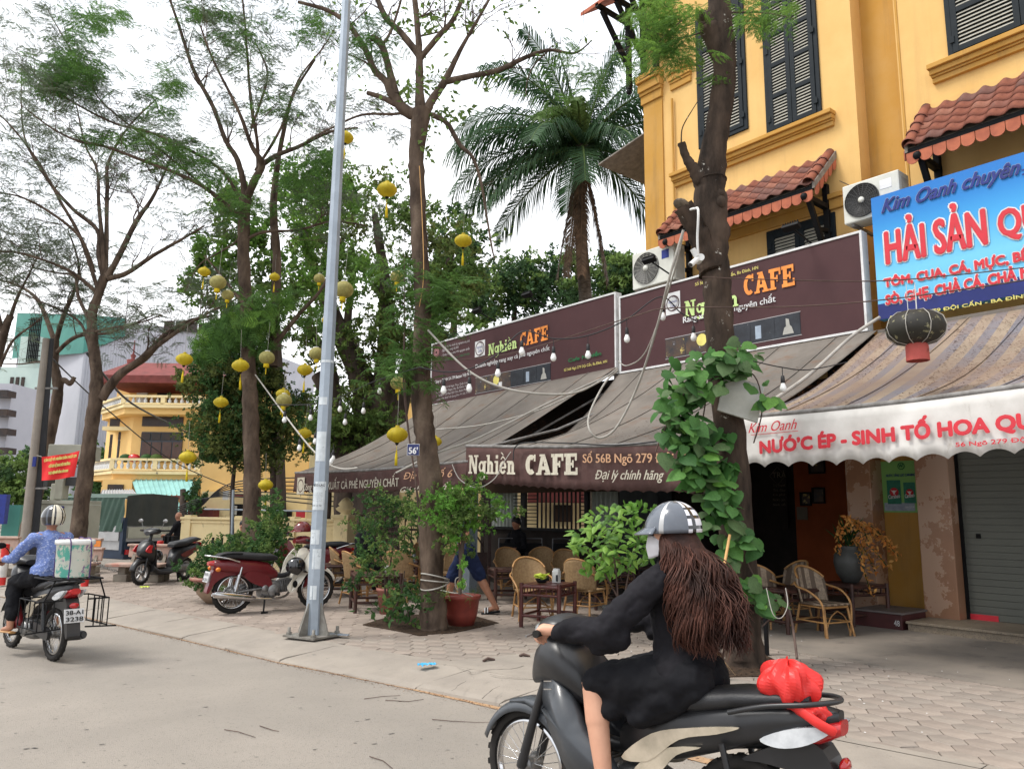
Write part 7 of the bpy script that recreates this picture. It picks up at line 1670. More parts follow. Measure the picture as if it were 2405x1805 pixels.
# feathery green sprays hanging near the top of this tree
R5 = random.Random(3); P_,F_ = [],[]
for cx,cy,w,h,n in ((1580,60,70,60,80),(1540,120,60,45,60),(1780,40,60,25,34),(1650,150,60,60,12),(1530,40,60,60,30),(1850,35,60,14,14)):
 for _ in range(n): P_.append(PD(R5.gauss(cx,w * .5),R5.gauss(cy,h * .5),D5 + R5.uniform(-.5,.6))); F_.append((R5.gauss(-.4,.8),R5.gauss(0,.8),R5.gauss(-.1,.3)))
scatter('hanging_fronds',*SPRAY,P_,F_,NR.normal(size=len(P_)) * .4,NR.uniform(.18,.36,len(P_)),M['fernlight'],t5.t)
tw_ = MB()
for a,b,c in (((1690,20),(1600,50),(1520,130)),((1690,60),(1590,90),(1500,60)),((1700,30),(1790,30),(1870,45)),((1600,50),(1560,10),(1530,-20)),((1555,100),(1540,160),(1500,190))): tw_.tube(crv([PD(*a,D5),PD(*b,D5 - .1),PD(*c,D5 - .2)]),[.010 * (1 - i / 11) + .002 for i in range(11)],5)
tw_.build('branches',M['twig'],t5.t)
# vine: heart shaped leaves, each one its own piece
vn = thing('climbing_vine','lush green vine with heart shaped leaves climbing the right tree trunk','vine',PD(1720,1300,D5 - .25))
def heart():
 o = [(0,0),(-.12,.17),(-.02,.40),(.22,.48),(.55,.36),(.80,.16),(1.02,0)]; v = [(x,y,-.10 * y * y * 4 + .03 * sin(x * 5)) for x,y in o] + [(x,-y,-.10 * y * y * 4 + .03 * sin(x * 5 + 1)) for x,y in o[1:-1]]
 n0 = len(o); mid = [(.35,0,.06),(.7,0,.03)]; v += mid; a,b = len(v) - 2,len(v) - 1
 f = [(0,1,a),(1,2,a),(2,3,a),(3,4,b,a),(4,5,b),(5,6,b)]; k = n0
 f += [(k,0,a),(k + 1,k,a),(k + 2,k + 1,a),(k + 3,k + 2,a,b),(k + 4,k + 3,b),(6,k + 4,b)]
 return v,f
hv,hf = heart(); VM = []
for k,c in enumerate(((.075,.20,.045),(.05,.145,.035),(.11,.27,.055),(.095,.165,.06),(.16,.36,.06))):
 me = bpy.data.meshes.new('leaf'); me.from_pydata(hv,[],hf); me.materials.append(mat('vine_leaf',c,.65,tuple(q * .7 for q in c),9,trans=.35)); [setattr(p,'use_smooth',True) for p in me.polygons]; VM.append(me)
def leafobj(me,p,f,n,s,parent):
 o = bpy.data.objects.new('leaf',me); COL.objects.link(o); o.parent = parent; f = Vector(f).normalized(); n = Vector(n); y = n.cross(f).normalized(); z = f.cross(y)
 m = Matrix((f * s,y * s,z * s)).transposed().to_4x4(); m.translation = Vector(p) - Vector(parent.location); o.matrix_basis = m; return o
RV = random.Random(21); Fw = Vector((sin(AZ),cos(AZ),0)); Rr = Vector((cos(AZ),-sin(AZ),0))
VP = [((1690,850),90,40,32),((1620,900),70,50,32),((1595,970),50,60,32),((1630,1020),75,60,34),((1640,1090),60,45,26),((1690,1110),60,50,20),((1690,1180),40,50,26),((1660,1240),40,30,10),((1740,1260),50,50,20),((1715,1330),50,40,18),((1760,1380),60,40,20),((1790,1400),40,22,14),((1800,920),45,60,10),((1755,830),50,20,10),((1720,1230),40,40,12)]
for (cx,cy),w,h,n in VP:
 for _ in range(n):
  px,py = RV.gauss(cx,w * .45),RV.gauss(cy,h * .5); p = PD(px,py,D5 - .30 + RV.uniform(-.16,.08) - (.1 if py < 1000 else 0)); f = Rr * RV.gauss(-.1,.55) - Vector((0,0,1)) * RV.uniform(.2,1.) - Fw * RV.uniform(.1,.9); nn = -Fw * .6 + Vector((0,0,RV.uniform(.5,1.3))) + Rr * RV.gauss(0,.4)
  (leafobj(RV.choice(VM[:4] if RV.random() < .9 else VM),p,f,nn,RV.uniform(.08,.19),vn) if RV.random() < .85 else None)
UP,UF = [],[]
for (cx,cy),w,h,n in VP[:7]:
 for _ in range(n): UP.append(PD(RV.gauss(cx,w * .45),RV.gauss(cy,h * .45),D5 - .2)); UF.append((RV.gauss(-.3,.5),RV.gauss(-.4,.4),RV.uniform(-1,-.2)))
scatter('under_leaves',hv,hf,UP,UF,NR.normal(size=len(UP)) * .6,NR.uniform(.12,.2,len(UP)),M['vine'],vn,kind='stuff')
mb = MB()
for P in (((1735,1540),(1700,1420),(1745,1300),(1690,1180),(1650,1050),(1660,930),(1690,850)),((1700,860),(1770,880),(1790,960),(1770,1040)),((1730,1240),(1760,1330),(1800,1400),(1815,1440),(1790,1470)),((1620,900),(1560,1010),(1540,1060)),((1690,1150),(1640,1160),(1600,1150))):
 mb.tube(crv([PD(*q,D5 - .22) for q in P],5),.007,5)
mb.build('vine_stem',M['twig'],vn)
bx = MB(); a = PD(1740,935,D5 - .22); bx.box(a,(.40,.02,.40),R=Matrix.Rotation(-AZ,3,'Z') @ Matrix.Rotation(.3,3,'Y') @ Matrix.Rotation(-.25,3,'X')); bx.build('pale_board',mat('pale_board',(.46,.46,.42),.6),label='pale blank board fixed behind the vine leaves on the trunk',cat='board')
# tree in front of the yard
t4 = Tree('street_tree','brown street tree with pruned forked limbs beside the red pot',PZ(1018,1478,.1),seed=4); D4 = Vector(t4.t.location).dot(Fw)
T4 = t4.limb([(1018,1486),(1017,1450),(1016,1350),(1010,1230),(1012,1130),(1000,1040),(990,950),(990,850),(993,700),(985,560),(980,440),(978,370),(985,300),(990,260)],D4,[.185,.16,.142,.138,.142,.13,.128,.115,.108,.105,.10,.105,.12,.13],16,.03)
def L4(P,r,D=D4,n=0,L=.7,lv=2,up=.2): q = t4.limb(P,D,r,8,.03); (n and t4.twigs(*q,n,L,lv,.35,up)); return q
L4([(990,275),(950,258),(925,225),(905,190),(880,165),(860,120),(820,60),(770,25),(700,5)],[.09,.08,.07,.05,.045,.04,.035,.03,.02],n=7,L=.8); L4([(928,225),(918,180),(905,130),(892,100),(873,88)],[.07,.05,.045,.05,.045]); L4([(895,110),(915,80),(930,40),(948,-20)],[.025,.02,.018,.012],n=3,L=.5)
L4([(930,245),(895,228),(862,218)],[.045,.035,.03]); L4([(988,270),(985,190),(985,130),(980,60),(970,-40)],[.08,.055,.05,.04,.035],n=5); L4([(985,140),(1030,85),(1065,45),(1095,-30)],[.045,.04,.035,.025],n=4)
L4([(984,130),(940,75),(905,40),(875,-30)],[.05,.045,.04,.03],n=5); L4([(1000,265),(1015,235),(1045,190),(1080,120),(1120,50),(1160,-20)],[.07,.06,.05,.03,.022,.015],n=5); L4([(1045,192),(1100,180),(1170,165),(1235,135),(1290,118),(1350,125),(1390,95)],[.045,.04,.036,.03,.024,.015,.008],n=8,L=.6,lv=1)
L4([(1015,270),(1050,290),(1080,340),(1110,370),(1130,430),(1145,520),(1155,580),(1162,610)],[.04,.035,.03,.022,.02,.014,.012,.006],n=4,L=.3,lv=1); L4([(1290,118),(1250,160),(1235,215),(1250,260)],[.012,.01,.006,.004])
L4([(980,260),(925,268),(850,270),(780,300),(720,330)],[.02,.018,.014,.008],n=6,L=.5,lv=1)
t4.done(LEAF,'leafmid',2,.09,.3,.06,.22,.2,sel=lambda p: p.z > 3.5)
P_,F_ = [],[]
for cx,cy,w,h,n in ((1010,50,40,45,70),(1010,190,60,50,70),(960,210,40,30,30),(1060,265,40,25,60),(1010,320,20,40,16),(1095,60,20,25,16),(930,60,20,40,8),(1150,185,30,20,20),(1000,360,20,20,14)):
 for _ in range(n): P_.append(PD(R5.gauss(cx,w * .5),R5.gauss(cy,h * .5),D4 + R5.uniform(-.4,.4))); F_.append((R5.gauss(0,.8),R5.gauss(0,.8),R5.gauss(-.3,.4)))
scatter('leaf_cluster',*LEAF,P_,F_,NR.normal(size=len(P_)),NR.uniform(.08,.13,len(P_)),M['leafmid'],t4.t,kind='stuff')
P_,F_ = [],[]
for cx,cy,w,h,n in ((870,90,60,60,60),(960,830,70,30,50),(920,860,60,35,40),(1010,690,60,40,50),(960,640,60,40,40),(1000,900,40,30,20),(1040,740,40,60,30),(1060,660,50,30,20),(960,740,60,50,30),(1330,150,50,60,26),(1400,190,50,50,20),(1270,230,50,40,16)):
 for _ in range(n): P_.append(PD(R5.gauss(cx,w * .5),R5.gauss(cy,h * .5),D4 + R5.uniform(-.6,.3))); F_.append((R5.gauss(0,.9),R5.gauss(0,.9),R5.gauss(-.15,.25)))
scatter('fronds',*SPRAY,P_,F_,NR.normal(size=len(P_)) * .35,NR.uniform(.18,.34,len(P_)),M['fern'],t4.t)
# hose tied round it
mb = MB()
for z,tilt in ((.62,.25),(.52,-.3),(.57,.1)): mb.torus(Vector(t4.t.location) + Vector((-.005,-.012,z)),.172,.009,Matrix.Rotation(tilt,3,'Y'),28,6)
mb.tube(crv([PD(1035,1385,D4 - .15),PD(1075,1392,D4 - .2),PD(1095,1375,D4 - .1),PD(1085,1355,D4 - .1),PD(1070,1360,D4 - .1),PD(1075,1385,D4 - .1),PD(1110,1400,D4)]),.007,6)
mb.build('hose',M['conduit'],label='thin grey hose wound round the trunk beside the red pot',cat='hose')
# three feathery trees on the left and one behind the lamp post
def farlimb(T,P,r,D,n=8,L=1.6,lv=2,up=.3,t0=.3): q = T.limb(P,D,r,8,.02); T.twigs(*q,n,L,lv,t0,up,tipr=.006); return q
t3 = Tree('street_tree','tall brown tree rising from the shrub between the two parked vehicles',onground(588,14),seed=3)
t3.limb([(588,1420),(590,1280),(592,1100),(588,960),(583,850),(578,720),(572,600),(573,520),(576,465)],14,[.19,.165,.15,.145,.13,.12,.11,.11,.12],14,.03)
for P,r,n in (([(576,470),(570,420),(555,370),(530,330),(500,250),(455,165),(420,60),(392,-20)],[.075,.06,.05,.045,.04,.03,.02],8),([(580,465),(600,420),(615,385),(590,340),(560,260),(500,140),(470,60)],[.08,.075,.06,.04,.03,.02,.014],7),
    ([(618,385),(650,365),(700,345),(775,310),(840,300)],[.055,.045,.035,.025,.015],7),([(604,420),(605,340),(590,250),(580,120),(570,0),(560,-60)],[.04,.035,.03,.025,.02,.014],7),
    ([(572,515),(530,480),(480,440),(410,405),(330,375),(250,345),(180,330),(120,300),(60,255)],[.05,.045,.04,.035,.03,.025,.02,.015,.01],12),([(560,460),(520,400),(440,350),(350,310),(270,290),(180,245),(95,190),(70,150)],[.035,.03,.028,.024,.02,.015,.01],10),
    ([(590,300),(612,240),(628,170),(600,100)],[.03,.025,.02,.012],4),([(580,560),(620,545),(700,540),(780,520),(860,530)],[.035,.03,.025,.02,.012],7),([(575,500),(560,560),(520,590),(470,620),(440,675)],[.025,.02,.016,.012,.008],3),([(470,430),(350,330),(240,240),(200,170),(150,90),(110,20)],[.02,.018,.015,.012,.008],9),([(600,400),(660,300),(700,190),(760,110),(790,60)],[.03,.026,.02,.014,.01],7)):
 farlimb(t3,P,r,[14,14 + RNG.uniform(-1.6,1.4)],n,1.0)
t3.limb([(640,860),(648,700),(650,600),(642,500),(650,400),(668,300),(690,220),(740,140)],14.6,[.10,.09,.085,.08,.06,.04,.03,.02],10,.03)
t3.limb([(590,730),(560,700),(530,660),(480,600)],13.8,[.05,.035,.02,.012],8); t3.limb([(600,830),(650,800),(700,740),(760,670),(800,560)],14.3,[.06,.05,.04,.03,.02],8)
t3.done()
print('t3 tips',len(t3.tips))
t3.leaves(SPRAY,'ferngrey',1,.34,.75,.12,.42);
P_,F_,G_ = [],[],[]
for cx,cy,w,h,n in ((170,160,75,60,210),(200,60,50,50,60),(130,200,60,30,60),(260,40,60,30,40),(480,30,60,20,50),(740,50,50,60,60),(400,190,40,30,40),(560,90,60,50,60),(330,320,60,35,50),(430,360,70,40,90),(480,400,60,40,60),(560,480,70,40,60),(700,400,100,70,70),(770,360,60,60,50),(640,250,60,50,40),(600,700,80,40,40),(250,320,50,25,40),(700,470,80,60,40),(380,250,60,30,30)):
 for _ in range(n): P_.append(PD(R5.gauss(cx,w * .5),R5.gauss(cy,h * .45),13.6 + R5.uniform(-1.2,1.2))); F_.append((R5.gauss(0,.9),R5.gauss(0,.9),R5.gauss(-.15,.22)))
scatter('fronds',*SPRAY,P_,F_,NR.normal(size=len(P_)) * .3,NR.uniform(.24,.46,len(P_)),M['fern'],t3.t)
t2 = Tree('street_tree','leaning bare branched tree at left, right of the leaning pole',onground(178,18),seed=2)
t2.limb([(172,1400),(182,1280),(192,1180),(205,1080),(215,1000),(226,930),(226,870),(218,800),(216,740),(232,690),(245,650)],18,[.21,.19,.175,.165,.155,.165,.13,.12,.11,.10,.10],14,.03)
for P,r,n in (([(245,655),(232,600),(228,540),(170,490),(110,420),(60,330),(50,240),(52,140)],[.07,.06,.05,.045,.035,.025,.015,.01],12),([(245,650),(240,560),(232,480),(228,400),(200,340),(180,250)],[.06,.05,.045,.035,.025,.015],10),([(248,648),(250,560),(252,440),(255,380),(300,300),(370,230)],[.06,.055,.05,.04,.025,.015],10),
    ([(250,655),(280,600),(320,520),(355,470),(380,420),(410,350)],[.08,.07,.06,.045,.03,.015],10),([(252,655),(300,640),(360,600),(430,560),(480,530)],[.07,.06,.05,.035,.02],9),([(236,700),(190,560),(140,470),(90,380),(20,290),(-40,240)],[.05,.045,.035,.028,.02,.012],11),
    ([(232,690),(170,640),(100,610),(20,590),(-60,600)],[.05,.04,.03,.022,.014],9),([(222,640),(190,560),(120,500),(40,460),(-50,450)],[.04,.035,.03,.02,.012],9),
    ([(238,935),(280,880),(340,840),(385,790),(440,755),(505,740)],[.12,.10,.085,.07,.05,.02],6),([(265,895),(320,850),(400,790),(470,745),(560,700)],[.07,.06,.05,.035,.015],5),([(216,760),(185,700),(175,650),(130,640),(60,625)],[.05,.04,.03,.02,.012],6),([(222,880),(205,800),(180,750),(100,710),(10,670)],[.04,.035,.03,.022,.014],8),([(220,780),(260,770),(320,760),(380,740)],[.035,.03,.02,.012],5)):
 farlimb(t2,P,r,[18,18 + RNG.uniform(-2,2)],n,1.15)
t2.done(); print('t2 tips',len(t2.tips))
t2.leaves(SPRAY,'ferngrey',1,.38,.88,.15,.34)
t1 = Tree('street_tree','leftmost leaning tree with a hooked stub beside the transformer kiosk',onground(60,20.5),seed=1)
t1.limb([(45,1400),(55,1280),(78,1190),(100,1090),(120,1010),(132,950),(136,900),(128,860),(130,800)],20.5,[.20,.185,.17,.155,.145,.14,.135,.11,.10],12,.03); t1.limb([(133,895),(150,892),(165,900),(175,885)],20.5,[.10,.07,.07,.05],8)
for P,r,n in (([(130,805),(150,740),(175,680),(185,620),(160,540)],[.07,.06,.045,.03,.015],8),([(130,810),(110,750),(85,700),(40,670),(-30,650)],[.07,.06,.05,.035,.02],9),([(130,830),(180,790),(260,780),(360,740)],[.06,.05,.035,.015],8),([(128,860),(90,850),(40,855),(-40,850)],[.03,.025,.02,.015],6)):
 farlimb(t1,P,r,[20.5,20.5 + RNG.uniform(-2,2)],n,1.3)
t1.done(); t1.leaves(SPRAY,'ferngrey',1,.40,.85,.2,.3)
t0 = Tree('street_tree','bare tree whose branches enter at the left edge above the pole',onground(-60,19),seed=8)
t0.limb([(-70,1300),(-50,1100),(-20,900),(10,780),(25,740)],19,[.2,.17,.13,.10,.08],10,.03)
for P,r,n in (([(25,745),(40,700),(60,660),(90,600)],[.05,.04,.025,.015],8),([(10,790),(-10,720),(-30,650),(-40,560)],[.06,.05,.035,.02],8),([(0,860),(30,800),(80,760),(110,730)],[.04,.03,.02,.012],6)): farlimb(t0,P,r,[19,18.5],n,1.3)
t0.done(SPRAY,'ferngrey',1,.40,.85,.2,.5)
# broadleaf masses: big banyan behind the yard, trimmed round tree, far trees
def blobtree(name,label,base,D,blobs,m,m2,leaf,size,bark='barkfar',limbs=(),dens=1.,dd=2.5,seed=1,sz2=.7):
 T = Tree(name,label,base,bark=bark,seed=seed); R = np.random.default_rng(seed); px_m = D / FPX
 for P,r in limbs: q = T.limb(P,[D,D + .6],r,8,.05)
 if not T.mb.v: T.mb.tube([base,Vector(base) + Vector((0,0,2))],.1,6)
 T.mb.build('trunk',M[bark],T.t); A = {m: ([],[]),m2: ([],[])}
 for cx,cy,rx,ry,n in blobs:
  n = int(n * dens); k = max(3,n // 26)
  cl = R.normal(size=(k,3)); cl /= np.linalg.norm(cl,axis=1,keepdims=True); cl *= R.uniform(.25,1.0,(k,1)) ** .6
  for c in cl:
   w = R.uniform(.10,.26); which = m if R.random() < .6 else m2
   for _ in range(26):
    o = c + R.normal(size=3) * w; p = PD(cx + o[0] * rx,cy + o[1] * ry,D + o[2] * dd * .6); A[which][0].append(p); A[which][1].append(R.normal(size=3) + [0,0,-.2])
 for q,(P,F) in A.items():
  if P: scatter('crown',*leaf,P,F,R.uniform(0,6,len(P)),R.uniform(.6,1.2,len(P)) * size,M[q],T.t)
 return T
blobtree('banyan_tree','huge dark banyan tree with many stems behind the fabric awning',onground(880,24),24,
         [(780,500,110,100,500),(900,480,90,90,350),(860,620,150,120,620),(1040,590,80,120,560),(700,700,140,110,420),(1060,680,90,80,700),(960,760,110,90,800),(830,830,130,80,500),(820,960,110,80,900),(900,1020,90,60,600),(740,1010,60,60,400),(1000,900,60,80,400)],
         'leafmid','leafolive',SPRIG,.22,limbs=[([(870,1320),(870,1150),(865,1000),(850,900),(800,780),(740,640),(700,520)],[.7,.6,.5,.4,.3,.2,.1]),([(900,1320),(905,1120),(930,960),(980,820),(1030,700),(1060,600)],[.5,.45,.4,.3,.2,.1]),([(870,1100),(900,900),(910,780),(900,640),(880,500)],[.5,.35,.3,.2,.1]),([(850,1100),(790,960),(770,850),(720,760)],[.4,.3,.2,.1]),([(820,1320),(810,1150),(800,1000),(745,880)],[.4,.35,.3,.2]),([(760,1320),(765,1150),(775,1050),(800,950)],[.2,.2,.2,.2]),([(860,950),(830,860),(815,780),(830,640)],[.3,.22,.16,.1])],seed=31)
blobtree('street_tree','bright leafy yellow green tree behind the middle trunk and lanterns',onground(640,20),20,[(520,520,80,100,420),(470,640,60,60,260),(600,580,90,80,320),(740,470,100,110,560),(700,640,130,90,520),(790,420,70,60,260),(560,700,100,60,240),(850,640,80,80,240)],'fernlight','leafmid',SPRIG,.21,seed=33,limbs=[([(660,1250),(655,900),(645,700),(640,560)],[.14,.12,.1,.06])])
blobtree('round_tree','olive green round crowned tree with tiny leaves around the thick trunk',onground(560,15.2),15.2,[(560,880,90,60,1300),(500,930,80,60,1000),(600,960,100,80,1700),(520,1010,90,70,1400),(640,1030,70,70,900),(560,1060,100,50,1200),(620,880,60,50,500),(440,900,40,40,250),(680,960,50,60,350)],'leafolive','shrub',SPRIG,.10,seed=34,dd=1.6,limbs=[([(545,1380),(545,1200),(550,1100),(570,980)],[.05,.045,.04,.02]),([(550,1100),(600,1030),(640,980)],[.03,.02,.01])])
blobtree('feathery_tree','feathery fern leaved crown hanging over the round tree',onground(560,14.8),14.8,[(570,790,110,40,500),(640,740,100,40,300),(500,820,70,30,200)],'fern','fernlight',FERN,.30,seed=35,limbs=[([(640,1300),(642,1100),(645,900),(640,780)],[.06,.06,.05,.03])])
for k,(px,D,bl,lb,sd) in enumerate(((1200,38,[(1150,700,60,60,500),(1220,660,80,70,800),(1290,690,70,60,500),(1120,760,40,40,200)],'dark green tree showing above the long brown sign',41),(1320,40,[(1330,640,60,60,500),(1380,690,60,50,400)],'dark bushy tree behind the palm trunk',42),(1450,38,[(1440,640,50,55,500),(1480,660,50,60,500),(1440,700,60,40,300)],'dark leafy tree left of the building corner behind the air conditioner',43),(1060,32,[(1070,560,60,80,400),(1090,680,60,60,400),(1040,800,50,50,300)],'mid green tree between the near trunk and the palm',44))):
 blobtree('background_tree',lb,onground(px,D),D,bl,'leafdark','leafmid',SPRIG,.34,seed=sd,limbs=[([(px,1200),(px,900),(px + 10,700)],[.3,.2,.1])])
for px,D,bl,lb,sd in ((60,46,[(50,1110,60,50,700),(20,1180,60,50,600),(100,1180,50,60,600)],'rounded green street tree at the left edge beyond the kiosk',51),(235,40,[(235,1080,40,40,200),(225,1160,50,50,400),(180,1100,30,40,120)],'dark green palm like bush in front of the villa',52),(430,27,[(455,1185,30,30,160),(470,1150,16,30,80)],'scrubby plant above the far end of the boundary wall',53)):
 blobtree('background_tree',lb,onground(px,D),D,bl,'leafmid' if sd == 51 else 'shrub','leafdark',SPRIG,.34 if D > 30 else .18,seed=sd,limbs=[([(px,1260),(px,1150)],[.15,.1])])
bb_ = thing('billboard_shed','teal hoarding and blue shop front at the far left edge','hoarding',vloc(30,1260,40)); vpart('hoarding',M['greenmesh'],bb_,5,45,1185,1262,40,.3); vpart('blue_panel',M['txtnavy'],bb_,-30,12,1160,1230,39,.3)
# coconut palm
pm = thing('coconut_palm','tall coconut palm with drooping fronds above the brown signs','palm tree',onground(1390,24)); DP = 24
MB().tube(crv([PD(1392,1300,DP),PD(1385,900,DP),PD(1375,700,DP),PD(1362,520,DP),PD(1362,400,DP),PD(1366,340,DP)]),list(np.interp(np.linspace(0,1,26),[0,.6,.85,1],[.26,.2,.17,.2])),12).build('trunk',M['palmtrunk'],pm)
CR = PD(1366,345,DP)
def frond(a,el,L,droop,m,lw=.06,ll=1.2,seed=0,name='frond'):
 """a: bearing in the view plane frame; el: start elevation"""
 R = random.Random(seed); h = Rr * cos(a) + Fw * sin(a); pts = []; p = CR.copy(); d = (h * cos(el) + Vector((0,0,sin(el)))).normalized(); n = 16
 for i in range(n + 1):
  pts.append(p.copy()); p = p + d * L / n; d = (d - Vector((0,0,droop * (.35 + 1.2 * i / n) / n))).normalized()
 mb = MB(); mb.k = 1; mb.tube(pts,[.05 * (1 - i / n) + .008 for i in range(n + 1)],5); mb.k = 0
 for i in range(3,84):
  t = i / 84; q = t * n; j = min(n - 1,int(q)); c = pts[j].lerp(pts[j + 1],q - j); ax = (pts[j + 1] - pts[j]).normalized(); sdv_ = ax.cross(Vector((0,0,1))); sdv_ = sdv_.normalized() if sdv_.length > .05 else Rr; up = sdv_.cross(ax)
  for s in (-1,1):
   l = ll * (sin(pi * (.12 + .80 * t)) ** .6) * R.uniform(.85,1.1); dd_ = (ax * .75 + sdv_ * s * 1.0 + up * R.uniform(-.05,.25)).normalized(); w = ax * lw * .5
   a0 = c; a1 = c + dd_ * l * .5 - Vector((0,0,.06 * l)); a2 = c + dd_ * l * .92 - Vector((0,0,R.uniform(.45,.8) * l)); mb.add([a0 - w * .6,a0 + w * .6,a1 + w,a1 - w,a2],[(0,1,2,3),(3,2,4)])
 mb.build(name,[M[m],M['palmyoung' if m != 'palmdry' else 'palmdry']],pm)
RP = random.Random(6); k = 0
for a,el,L,dr in ((2.9,.75,4.9,1.9),(3.3,.35,4.9,1.7),(2.6,.2,4.7,1.6),(3.1,-.1,4.6,1.4),(3.6,-.35,4.3,1.2),(2.7,-.5,4.2,.9),(3.4,1.05,4.6,2.0),(2.5,1.15,4.6,1.5),(.5,1.3,4.7,1.0),(.35,1.1,4.9,1.3),(3.5,1.25,4.5,1.2),(5.9,1.3,4.6,1.1),(2.9,1.4,4.4,.9),(.1,.9,4.6,1.9),(-.2,.5,4.4,1.7),(.3,.15,4.3,1.6),(-.1,-.2,4.2,1.4),(.2,-.55,3.9,1.1),(4.1,.2,3.9,1.9),(5.2,.1,3.8,1.8),(4.6,-.4,3.6,1.4),(1.6,.3,4.0,1.8),(2.95,.5,4.8,2.0),(3.05,.15,4.9,1.6),(5.8,.75,4.3,1.9)):
 frond(a + RP.uniform(-.1,.1),el,L,dr,'palm',seed=k); k += 1
frond(3.9,.9,2.7,3.0,'palmyoung',.06,.7,77); frond(4.5,1.1,2.4,3.0,'palmyoung',.06,.6,78)
for a in (.2,5.9,4.6,3.3,4.0): frond(a,-1.38,4.8,.2,'palmdry',.07,.45,90 + k,'dry_frond'); k += 1
for a in (4.2,4.6,3.7,5.0): MB().ball(CR + Rr * cos(a) * .3 + Fw * sin(a) * .3 - Vector((0,0,.35)),(.12,.12,.15),10,8).build('coconut',M['leafmid'],pm)
# ------------------------------------------------------------------ lanterns
def lantern_geo(kind):
 t = thing('lantern','x','lantern')
 if kind == 0:      # silk onion shape with tassel
  rib = lambda a: 1 - .045 * abs(sin(a * 6)) ** .5
  MB().lathe([(.03,.13),(.035,.12),(.10,.10),(.155,.05),(.175,.0),(.165,-.045),(.12,-.09),(.06,-.12),(.03,-.135)],(0,0,0),48,rib=rib).build('lantern_shade',M['lantern'],t,world=False)
  MB().lathe([(.0,.15),(.034,.148),(.036,.125)],(0,0,0),14).build('top_ring',M['lantern'],t,world=False); MB().lathe([(.032,-.13),(.03,-.15),(.008,-.175),(0,-.175)],(0,0,0),12).build('bottom_cap',M['black'],t,world=False)
  MB().tube([(0,0,-.17),(0,0,-.27)],.004,5).ball((0,0,-.27),.014,8,6).lathe([(.008,-.28),(.016,-.31),(.02,-.36),(.024,-.50),(0,-.5)],(0,0,0),10,rib=lambda a: 1 + .15 * sin(a * 7)).build('tassel',M['tassel'],t,world=False)
 elif kind == 1:    # crinkled faded globe with skirt
  pr = [(.05,.13)] + [(.155 * sin(radians(a)) * (1 + .02 * (i % 2)),.135 * cos(radians(a))) for i,a in enumerate(range(22,162,6))]
  MB().lathe(pr,(0,0,0),40).build('lantern_shade',M['lanternold'],t,world=False); MB().lathe([(.05,.125),(.05,.145)],(0,0,0),14).build('top_ring',M['whiteplastic'],t,world=False)
  MB().lathe([(.05,-.12),(.052,-.2),(.045,-.2)],(0,0,0),14,rib=lambda a: 1 + .1 * sin(a * 8)).build('skirt',M['tassel'],t,world=False); MB().tube([(0,0,-.2),(0,0,-.34)],.009,6).build('tassel',M['tassel'],t,world=False)
 MB().tube([(0,0,.14),(0,0,.75)],.003,4).build('hanging_string',M['conduit'],t,world=False)
 return t
LG = [None,None]
# px, py, width px, kind, label
LAN = [(812,323,40,0,'yellow silk lantern beside the lamp post, highest of all'),(909,445,50,0,'yellow silk lantern left of the forked trunk, at mid height'),(1088,565,43,0,'yellow silk lantern hanging alone right of the forked trunk'),(807,680,46,1,'large crinkled olive lantern just right of the lamp post'),(750,654,26,1,'small pale lantern touching the left side of the lamp post'),(512,663,38,1,'faded globe lantern over the left leafy boughs'),(535,693,28,1,'smaller faded globe just below another faded globe'),(480,638,30,0,'yellow lantern half hidden in leaves left of the trunk'),(645,650,26,0,'small yellow lantern right of the middle trunk high up'),(933,650,34,1,'faded lantern hidden in fern leaves left of the near trunk'),(772,752,32,0,'yellow lantern mostly hidden behind the lamp post'),(433,843,39,0,'yellow silk lantern before the villa roof, left of all others'),(565,858,40,0,'yellow lantern against the middle trunk with no tassel seen'),(627,840,36,1,'faded globe lantern right of the middle trunk'),(716,868,37,0,'yellow lantern left of the lamp post above another in line'),(743,830,34,1,'faded lantern close to the left edge of the lamp post'),(667,940,36,1,'faded globe above the olive tree right side'),(519,944,34,0,'yellow lantern nestled in the round tree crown'),(665,925,34,0,'yellow lantern right behind a faded globe'),(716,1017,32,0,'yellow lantern lowest of the column left of the lamp post'),(441,1073,39,0,'yellow lantern in front of the villa balcony'),(624,1138,34,0,'yellow lantern just right of the thick trunk, lowest hanging'),(933,1020,50,0,'big yellow silk lantern with long tassel in front of the awning'),(1022,1036,32,0,'yellow lantern peeping out behind the near trunk'),(935,900,36,1,'faded olive lantern partly behind the near trunk leaves')]
for i,(px,py,w,kd,lb) in enumerate(LAN):
 size = .35 if kd == 0 else .31; D = FPX * size / w * .98; s = 1.0
 if D > 12.0: s = 12. / D; D = 12. + (i % 5) * .2; s *= D / 12
 if LG[kd] is None: t = LG[kd] = lantern_geo(kd); t['label'] = lb; t['group'] = 'paper lanterns hung in the trees'
 else: t = dup(LG[kd],label=lb)
 t.location = PD(px,py,D); t.rotation_euler = (RNG.uniform(-.05,.05),RNG.uniform(-.05,.05),RNG.uniform(0,3)); t.scale = (s,s,s)
